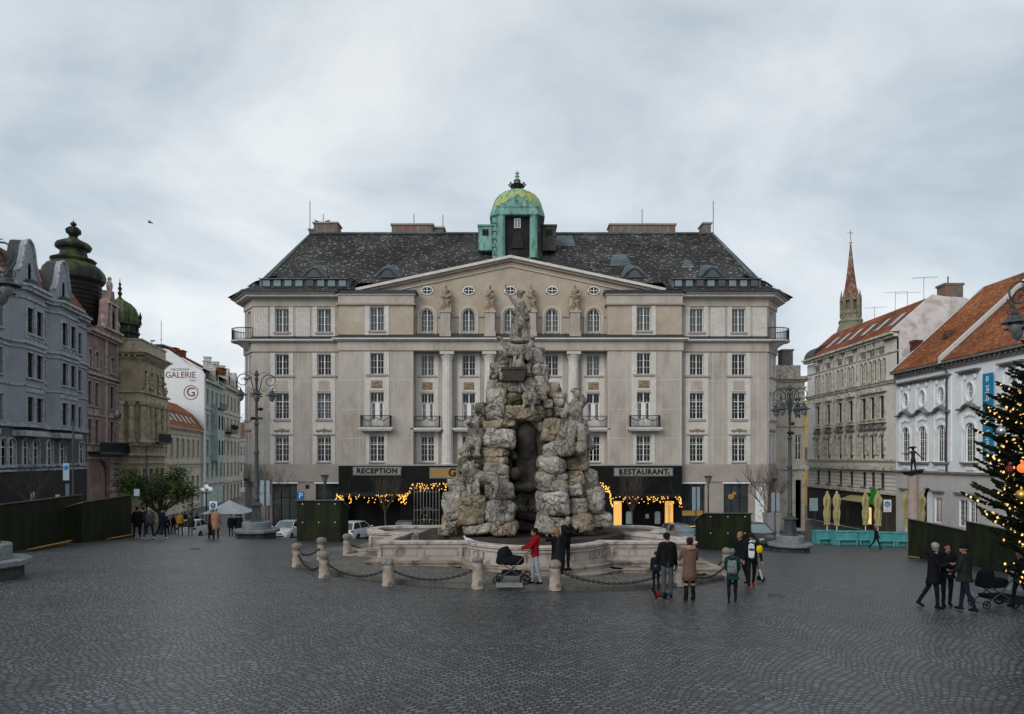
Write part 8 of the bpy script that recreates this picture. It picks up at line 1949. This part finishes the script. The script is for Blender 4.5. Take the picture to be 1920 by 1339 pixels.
    far = [(257,1010,36.5,1.72,200,'black','black','dark_hair',None,(20,10),(-20,14),'black',.3,'person in long black coat walking by the left booths'),
        (280,1012,36.,1.66,170,'grey','charcoal','lightgrey',None,(18,8),(-16,12),None,0,'person in grey jacket with white shoes walking by the left booths'),
        (304,1012,36.2,1.72,150,'navy','navy','dark_hair','black',(14,8),(-20,14),None,0,'person in dark blue with white shoes right of the grey-jacketed walker'),
        (405,1012,37.6,1.74,186,'camel','charcoal','silver_hair',None,(3,2),(-3,2),'camel',.42,'white-haired man in long camel coat, seen from behind'),
        (396,1012,38.2,1.68,175,'brown','black','silver_hair',None,(3,2),(-3,2),'wine',.3,'grey-haired person in dark coat left of the camel coat'),
        (338,1007,46.,1.64,180,'mustard','olive','blond',None,(6,2),(-6,2),'mustard',.02,'person in mustard yellow jacket before the parked white hatchback'),
        (357,1004,47.,1.62,190,'olive','olive','dark_hair',None,(3,2),(-3,2),None,0,'person in olive at the back of the white hatchback'),
        (325,986,62.,1.7,160,'wine','black','dark_hair',None,(10,2),(-10,8),None,0,'distant walker in wine red jacket under the leafy tree'),
        (433,1000,50.,1.7,20,'black','black','dark_hair',None,(3,2),(-3,2),'black',.2,'person in black beside the left lamp seat, leftmost of three'),
        (444,1000,50.5,1.75,-30,'black','black','dark_hair',None,(3,2),(-3,2),None,0,'person in black beside the left lamp seat, middle of three'),
        (450,1000,49.5,1.72,170,'navy','black','dark_hair',None,(3,2),(-3,2),None,0,'person in navy beside the left lamp seat, rightmost of three'),
        (369,985,64,1.7,170,'black','black','dark_hair',None,(8,2),(-8,8),None,0,'distant dark walker beyond the globe lamp'),
        (347,984,66,1.72,10,'charcoal','black','dark_hair',None,(8,2),(-8,8),None,0,'distant dark walker left of the globe lamp'),
        (313,988,58,1.7,190,'black','black','dark_hair',None,(8,2),(-8,8),None,0,'distant dark walker beside the leafy tree trunk'),
        (268,998,42,1.7,190,'black','black','dark_hair',None,(8,2),(-8,8),None,0,'dark walker half hidden between the long coat and grey jacket'),
        (795,998,56,1.74,20,'teal','black','lightgrey','lightgrey',(3,2),(-3,2),None,0,'person in teal jacket and white cap behind the basin, by the grille gate'),
        (806,999,55,1.7,-20,'charcoal','black','orange','orange',(3,2),(-3,2),None,0,'person with bright orange scarf and hat behind the basin'),
        (1675,975+20,60,1.35,80,'black','black','dark_hair',None,(60,80),(60,80),None,0,'dark seated person behind the turquoise planters')]
    for (x,y,Y,h,f,t,l,hr,ht,l1,l2,ct,cl,lb) in far:
        person(lb, on(x,Y), h, f, t, l, 'white' if 'white shoes' in lb else 'black', hr, hat=ht, hatshape='plain', ll=l1, rl=l2, coat=ct, coat_len=cl or .2, vox=.03, la=(8,8,12), ra=(-6,8,16))
ppl()

def pram(loc, rz, label, cot=True, s=1.0):
    r = thing('pram', label, 'pram', loc, rz); r.scale = (s,s,s)    # x forward
    f = MB()
    for y in (-.24,.24):
        f.tube([(-.42,y,.16),(.12,y,.52),(.28,y,.62)], .014, 6); f.tube([(.42,y,.13),(-.05,y,.45),(-.52,y,.98),(-.62,y,1.02)], .016, 6)
    f.tube([(-.62,-.24,1.02),(-.65,0,1.03),(-.62,.24,1.02)], .02, 6); f.tube([(-.42,-.24,.16),(-.42,.24,.16)], .014, 6); f.tube([(.42,-.24,.13),(.42,.24,.13)], .014, 6)
    f.build('frame', 'lamp_paint', r)
    b = MB(); b.poly_y([(-.25,.25),(.25,.25),(.3,.36),(-.3,.36)], -.2, .2); b.build('basket', 'c_black', r)
    for x, rad in ((-.42,.16),(.42,.12)):
        for y in (-.27,.27):
            w = MB(); w.T = Matrix.Translation((x,y,rad)) @ Matrix.Rotation(R(90),4,'X'); n = 20
            w.tube([(rad*.86*math.cos(2*PI*k/n),rad*.86*math.sin(2*PI*k/n),0) for k in range(n+1)], rad*.15, 6)
            for k in range(5): w.tube([(0,0,0),(rad*.8*math.cos(2*PI*k/5),rad*.8*math.sin(2*PI*k/5),0)], .01, 4)
            w.lathe([(.025,-.03),(.03,0),(.025,.03)], n=8); w.build('wheel', 'rubber', r)
    c = MB(); vs, fs = rock_mesh((.42,.2,.14), 4, n=10, amp=.015, sq=4); c.T = Matrix.Translation((.05,0,.68)); c.add(vs, fs); c.build('cot', 'c_black', r, smooth=True)
    h = MB(); n = 9; vs = []
    for i in range(n+1):
        a = R(-15+115*i/n)
        for k in range(11):
            t = PI*k/10; vs.append((.16+.3*math.cos(a)*max(.05,math.sin(t))*1.0, .215*math.cos(t), .74+.36*math.sin(a+.0)*math.sin(t)**.6 if math.sin(t) > 0 else .74))
    h.add(vs, [(i*11+k, i*11+k+1, (i+1)*11+k+1, (i+1)*11+k) for i in range(n) for k in range(10)]); h.ell((.22,0,.82), (.24,.21,.26), 14, 9); h.build('canopy', 'c_black', r, smooth=True)
    return r
pram(hit(960,1094), R(180-8), 'black pram with carrycot pushed by the parent in red')
pram(hit(1862,1139), R(180+6), 'dark pram with raised hood at the right photo edge', s=1.0)

def dog():
    g = hit(1240,1131); r = thing('dog', 'small dark terrier in a red and green coat beside the man in black', 'dog', g, R(8)); s = .62
    # head towards -x
    pr = [('c',(-.2,0,.36),(.22,0,.35),.105,.085,0),('c',(-.2,0,.36),(-.05,0,.34),.11,.105,0),('c',(.05,0,.35),(.2,0,.36),.085,.08,0),('c',(-.26,0,.42),(-.36,0,.54),.07,.058,0),('e',(-.40,0,.58),(.075,.06,.062),None,0),('c',(-.43,0,.57),(-.53,0,.545),.038,.022,1),
          ('c',(-.36,.045,.62),(-.35,.06,.70),.022,.006,0),('c',(-.36,-.045,.62),(-.35,-.06,.70),.022,.006,0),
          ('c',(-.22,.06,.30),(-.22,.06,.16),.042,.024,0),('c',(-.22,.06,.16),(-.23,.06,.03),.022,.018,1),('c',(-.20,-.06,.30),(-.26,-.06,.16),.042,.024,0),('c',(-.26,-.06,.16),(-.27,-.06,.03),.022,.018,1),
          ('c',(.2,.055,.33),(.14,.055,.2),.06,.034,0),('c',(.14,.055,.2),(.24,.055,.13),.03,.02,0),('c',(.24,.055,.13),(.22,.055,.03),.018,.017,1),('c',(.22,-.055,.33),(.18,-.055,.2),.06,.034,0),('c',(.18,-.055,.2),(.28,-.055,.13),.03,.02,0),('c',(.28,-.055,.13),(.27,-.055,.03),.018,.017,1),
          ('c',(.28,0,.38),(.40,0,.42),.025,.012,0)]
    for x, y in ((-.25,.06),(-.29,-.06),(.2,.055),(.25,-.055)): pr.append(('e',(x,y,.015),(.035,.022,.018),None,1))
    pr = [(p[0], tuple(Vector(p[1])*s*1.0), (tuple(Vector(p[2])*s) if p[0] == 'c' else tuple(v*s for v in p[2])), (p[3]*s if p[0] == 'c' else None), p[4]*s if p[0] == 'c' else p[4])+((p[5],) if p[0] == 'c' else ()) for p in pr]
    sculpt('body', pr, ['c_black','c_tan'], r, voxel=.0075, smooth=1)
    for x0, x1, mt in ((-.26,-.10,'c_red'),(-.095,.06,'c_green')):
        m = MB(); n = 12; m.add([(x*s,.122*s*math.cos(t),.36*s+.122*s*math.sin(t)) for x in (x0,x1) for t in np.linspace(-.9,PI+.9,n)], [(k,k+1,n+k+1,n+k) for k in range(n-1)]); m.build('dog_coat', mt, r)
dog()

def bird(loc, label, body='c_lightgrey', rz=0, s=1.0, fly=False, name='pigeon'):
    r = thing(name, label, 'bird', loc, rz, None); pr = [('e',(0,0,.1),(.1,.055,.055),None,0),('c',(.06,0,.12),(.1,0,.18),.035,.026,0),('e',(.115,0,.195),(.03,.025,.027),None,0),('c',(-.08,0,.1),(-.19,0,.075),.035,.02,0),('c',(.135,0,.193),(.165,0,.187),.008,.003,0)]
    if fly: pr += [('c',(.02,.03,.11),(-.03,.18,.17),.03,.02,0),('c',(-.03,.18,.17),(-.12,.36,.12),.022,.008,0),('c',(.02,-.03,.11),(-.03,-.18,.17),.03,.02,0),('c',(-.03,-.18,.17),(-.12,-.36,.12),.022,.008,0)]
    else: pr += [('c',(0,.02,.07),(.01,.02,.0),.008,.006,0),('c',(0,-.02,.07),(.01,-.02,.0),.008,.006,0)]
    pr = [(p[0], tuple(Vector(p[1])*s), (tuple(Vector(p[2])*s) if p[0] == 'c' else tuple(v*s for v in p[2])), (p[3]*s if p[0] == 'c' else None), p[4]*s if p[0] == 'c' else p[4])+((p[5],) if p[0] == 'c' else ()) for p in pr]
    sculpt('body', pr, [body], r, voxel=.007*s, smooth=1); return r
q = P(876.5,1012,23.9); bird(Vector((q.x,q.y+.1,CZ-3.0)), 'white and black pigeon sitting on the basin rim', 'c_white', R(160), 1.15)
bird(P(281,420,45), 'dark bird flying in the sky left of the hotel', 'c_black', R(200), 1.0, True, 'flying_bird')
hx = lambda px, y_, yl: Vector((HOTEL.location.x+(px-957)/HP*1.13, HOTEL.location.y+y_, HOTEL.location.z+HZ(22.95+1.1)))
bird(Vector((HOTEL.location.x-19.9, HOTEL.location.y+9.1, HOTEL.location.z+HZ(24.05))), 'dark bird perched at the left end of the leftmost chimney', 'c_black', R(180), 1.5)
bird(Vector((HOTEL.location.x-18.7, HOTEL.location.y+9.1, HOTEL.location.z+HZ(24.05))), 'dark bird perched near the middle of the leftmost chimney', 'c_black', R(20), 1.5)
q = P(832,1006,24.6); bird(P(780,991,27), 'dark pigeon on the rear basin rim', 'c_black', R(20), 1.1) if False else None

# ---------------------------------------------------------------- cars
def car(loc, rz, label, paint, kind='hatch', L_=4.1, W=1.72, H=1.48, front_glass='windscreen'):
    """x = forward. Body lofted from cross sections; cabin, glass, lights and wheels are parts"""
    r = thing('parked_car', label, 'car', loc, rz); hl = L_/2; hw = W/2
    nose = .72; prof = [(-hl,.42,.62),(-hl+.04,.30,.88),(-hl+.25,.24,.98),(-hl+.9,.2,.97),(0,.2,.95),(hl-1.35,.2,.95),(hl-.9,.2,.90),(hl-.35,.22,.80),(hl-.08,.26,.66),(hl,.36,.55)]
    if kind == 'saloon': prof[1] = (-hl+.04,.30,.9); prof[2] = (-hl+.3,.24,.98)
    if kind == 'suv': prof = [(x, z0+.05, z1+.18) for x, z0, z1 in prof]
    m = MB(); sec = []
    for i, (x, z0, z1) in enumerate(prof):
        e = min(1, (hl-abs(x))/.35); w = hw*(.86+.14*math.sin(e*PI/2)) if e < 1 else hw
        zm = (z0+z1)/2; sec.append([(x,-w*.93,z0),(x,-w,zm-.08),(x,-w,zm+.1),(x,-w*.95,z1-.05),(x,-w*.84,z1),(x,0,z1+.03),(x,w*.84,z1),(x,w*.95,z1-.05),(x,w,zm+.1),(x,w,zm-.08),(x,w*.93,z0),(x,0,z0)])
    n = 12; vs = [p for s_ in sec for p in s_]; fs = [(i*n+k, i*n+(k+1)%n, (i+1)*n+(k+1)%n, (i+1)*n+k) for i in range(len(sec)-1) for k in range(n)]+[tuple(range(n-1,-1,-1)), tuple((len(sec)-1)*n+k for k in range(n))]
    m.add(vs, fs); m.build('body', paint, r, smooth=True, angle=35)
    zb = .96 if kind != 'suv' else 1.14
    if kind == 'saloon': a = (-hl+1.0,-hl+1.45,hl-1.95,hl-1.2)
    else: a = (-hl+.12,-hl+.5,hl-1.95,hl-1.15)
    def ringz(x0, x1, w0, w1, z0, z1): return [(x0,-w0,z0),(x1,-w0,z0),(x1,w0,z0),(x0,w0,z0)]
    wb, wt = hw*.86, hw*.70; g = MB()
    g.add([(a[0],-wb,zb),(a[3],-wb,zb),(a[3],wb,zb),(a[0],wb,zb),(a[1],-wt,H-.07),(a[2],-wt,H-.07),(a[2],wt,H-.07),(a[1],wt,H-.07)], [(0,1,5,4),(2,3,7,6),(3,0,4,7)], 0); g.add([(a[3],-wb,zb),(a[3],wb,zb),(a[2],wt,H-.07),(a[2],-wt,H-.07)], [(0,1,2,3)], 1)
    g.build('window_glass', ['car_glass', front_glass], r)
    t = MB(); t.add([(a[1],-wt,H-.07),(a[2],-wt,H-.07),(a[2],wt,H-.07),(a[1],wt,H-.07),(a[1]+.2,-wt*.8,H),(a[2]-.25,-wt*.8,H),(a[2]-.25,wt*.8,H),(a[1]+.2,wt*.8,H),(a[1],0,H-.02),(a[2],0,H-.02)], [(0,1,5,4),(1,2,6,5),(2,3,7,6),(3,0,4,7),(4,5,6,7)])
    for sx in (-1,1):
        t.tube([(a[3],sx*wb,zb-.02),(a[2],sx*wt,H-.06)], .04, 5); t.tube([(a[0],sx*wb,zb-.02),(a[1],sx*wt,H-.06)], .06, 5); t.tube([((a[1]+a[2])/2,sx*wb*1.0,zb),((a[1]+a[2])/2,sx*wt*1.01,H-.06)], .035, 5); t.tube([(a[1],sx*wt,H-.06),(a[2],sx*wt,H-.06)], .035, 5)
    t.build('roof', paint, r, smooth=True, angle=40)
    for x in (-hl+.78, hl-.82):
        for sx in (-1,1):
            w = MB(); w.T = Matrix.Translation((x,sx*(hw-.1),.31)) @ Matrix.Rotation(R(90),4,'X'); w.lathe([(.2,-.11),(.3,-.11),(.315,-.07),(.315,.07),(.3,.11),(.2,.11)], n=20, m=0); w.lathe([(.05,-.115),(.19,-.1),(.19,.1),(.05,.115)], n=10, m=1); w.build('wheel', ['rubber','chrome'], r)
    dz = .16 if kind == 'suv' else 0
    for sx in (-1,1):
        q = MB(); vs, fs = rock_mesh((.09,.16,.075), 2, n=5, amp=.0, sq=3); q.T = Matrix.Translation((hl-.14,sx*(hw-.28),.66+dz)); q.add(vs, fs); q.build('headlight', 'head_lamp', r, smooth=True)
        q = MB(); vs, fs = rock_mesh((.06,.12,.09), 2, n=5, amp=.0, sq=3); q.T = Matrix.Translation((-hl+.07,sx*(hw-.17),.80+dz)); q.add(vs, fs); q.build('tail_light', 'red_lamp', r, smooth=True)
        q = MB(); q.ell((hl-1.25,sx*(hw+.06),1.0+dz), (.07,.1,.07), 8, 6); q.build('wing_mirror', paint, r, smooth=True)
    q = MB(); q.box(hl-.06,hl+.01,-.36,.36,.53+dz,.63+dz,0); q.box(hl-.02,hl+.02,-.5,.5,.34+dz,.44+dz,0); q.build('grille', 'rubber', r)
    for x in (hl+.015, -hl-.015): q = MB(); q.box(x-.01,x+.01,-.26,.26,.44+dz if x > 0 else .52+dz,.55+dz if x > 0 else .63+dz); q.build('number_plate', 'plate_white' if x > 0 else 'plate_white', r)
    q = MB(); q.ell((-hl-.0,0,.82+dz), (.02,.06,.05), 10, 6); q.build('boot_badge', 'chrome', r)
    return r
def cars():
    c = car(on(541,56.5)+Vector((0,.0,.0)), R(-90-4), 'white saloon car facing the camera, half hidden by the left booth', 'car_white', 'saloon', 4.5, 1.74, 1.46)
    car(on(669,55.8), R(90-16), 'white hatchback seen from behind, right of the left booth', 'car_white', 'hatch', 4.2, 1.75, 1.50)
    car(on(367,54.5), R(90+2), 'small white hatchback seen from behind at left, beyond the walkers', 'car_white', 'hatch', 3.7, 1.65, 1.46)
    car(on(757,57.5), R(-90+5), 'silver-grey car behind the basin, only its windscreen and roof showing', 'car_silver', 'hatch', 4.1, 1.74, 1.45)
    car(on(1276,56.), R(-90+14), 'silver-grey car with pale windscreen before the restaurant, behind the man in black', 'car_silver', 'hatch', 4.2, 1.75, 1.5)
    car(on(1417,46.), R(-90+8), 'black off-road car facing the camera right of the right booth', 'car_black', 'suv', 4.2, 1.78, 1.72)
    c = car(on(1502,118.), R(-90), 'distant car with one lit headlight in the lane at right', 'car_silver', 'hatch')
    q = MB(); q.ell((2.0,-.6,.66), (.1,.22,.16), 8, 6); q.build('lit_headlight', 'car_beam', c)
cars()
def moped():
    g = on(1312,50.); r = thing('motor_scooter', 'parked pale and dark motor scooter left of the right booth', 'motor scooter', g, R(35))
    sculpt('body', [('c',(-.45,0,.62),(-.05,0,.6),.16,.14,0),('c',(-.5,0,.45),(-.3,0,.4),.18,.16,0),('c',(-.1,0,.3),(.35,0,.3),.09,.08,0),('c',(.38,0,.35),(.48,0,.95),.13,.09,0),('e',(.5,0,1.02),(.1,.13,.09),None,0),('e',(.62,0,.42),(.2,.09,.08),None,0)], ['c_lightgrey'], r, voxel=.025)
    m = MB(); m.ell((-.3,0,.79), (.33,.14,.07), 12, 6); m.build('seat', 'rubber', r, smooth=True)
    m = MB(); m.tube([(.45,-.32,1.08),(.42,0,1.04),(.45,.32,1.08)], .02, 5); [m.ell((.48,y,1.25),(.02,.07,.05),6,4) for y in (-.25,.25)]; m.build('handlebar', 'rubber', r)
    for x in (-.55,.62): m = MB(); m.T = Matrix.Translation((x,0,.24)) @ Matrix.Rotation(R(90),4,'X'); m.lathe([(.1,-.05),(.22,-.05),(.24,0),(.22,.05),(.1,.05)], n=16); m.build('wheel', 'rubber', r)
moped()
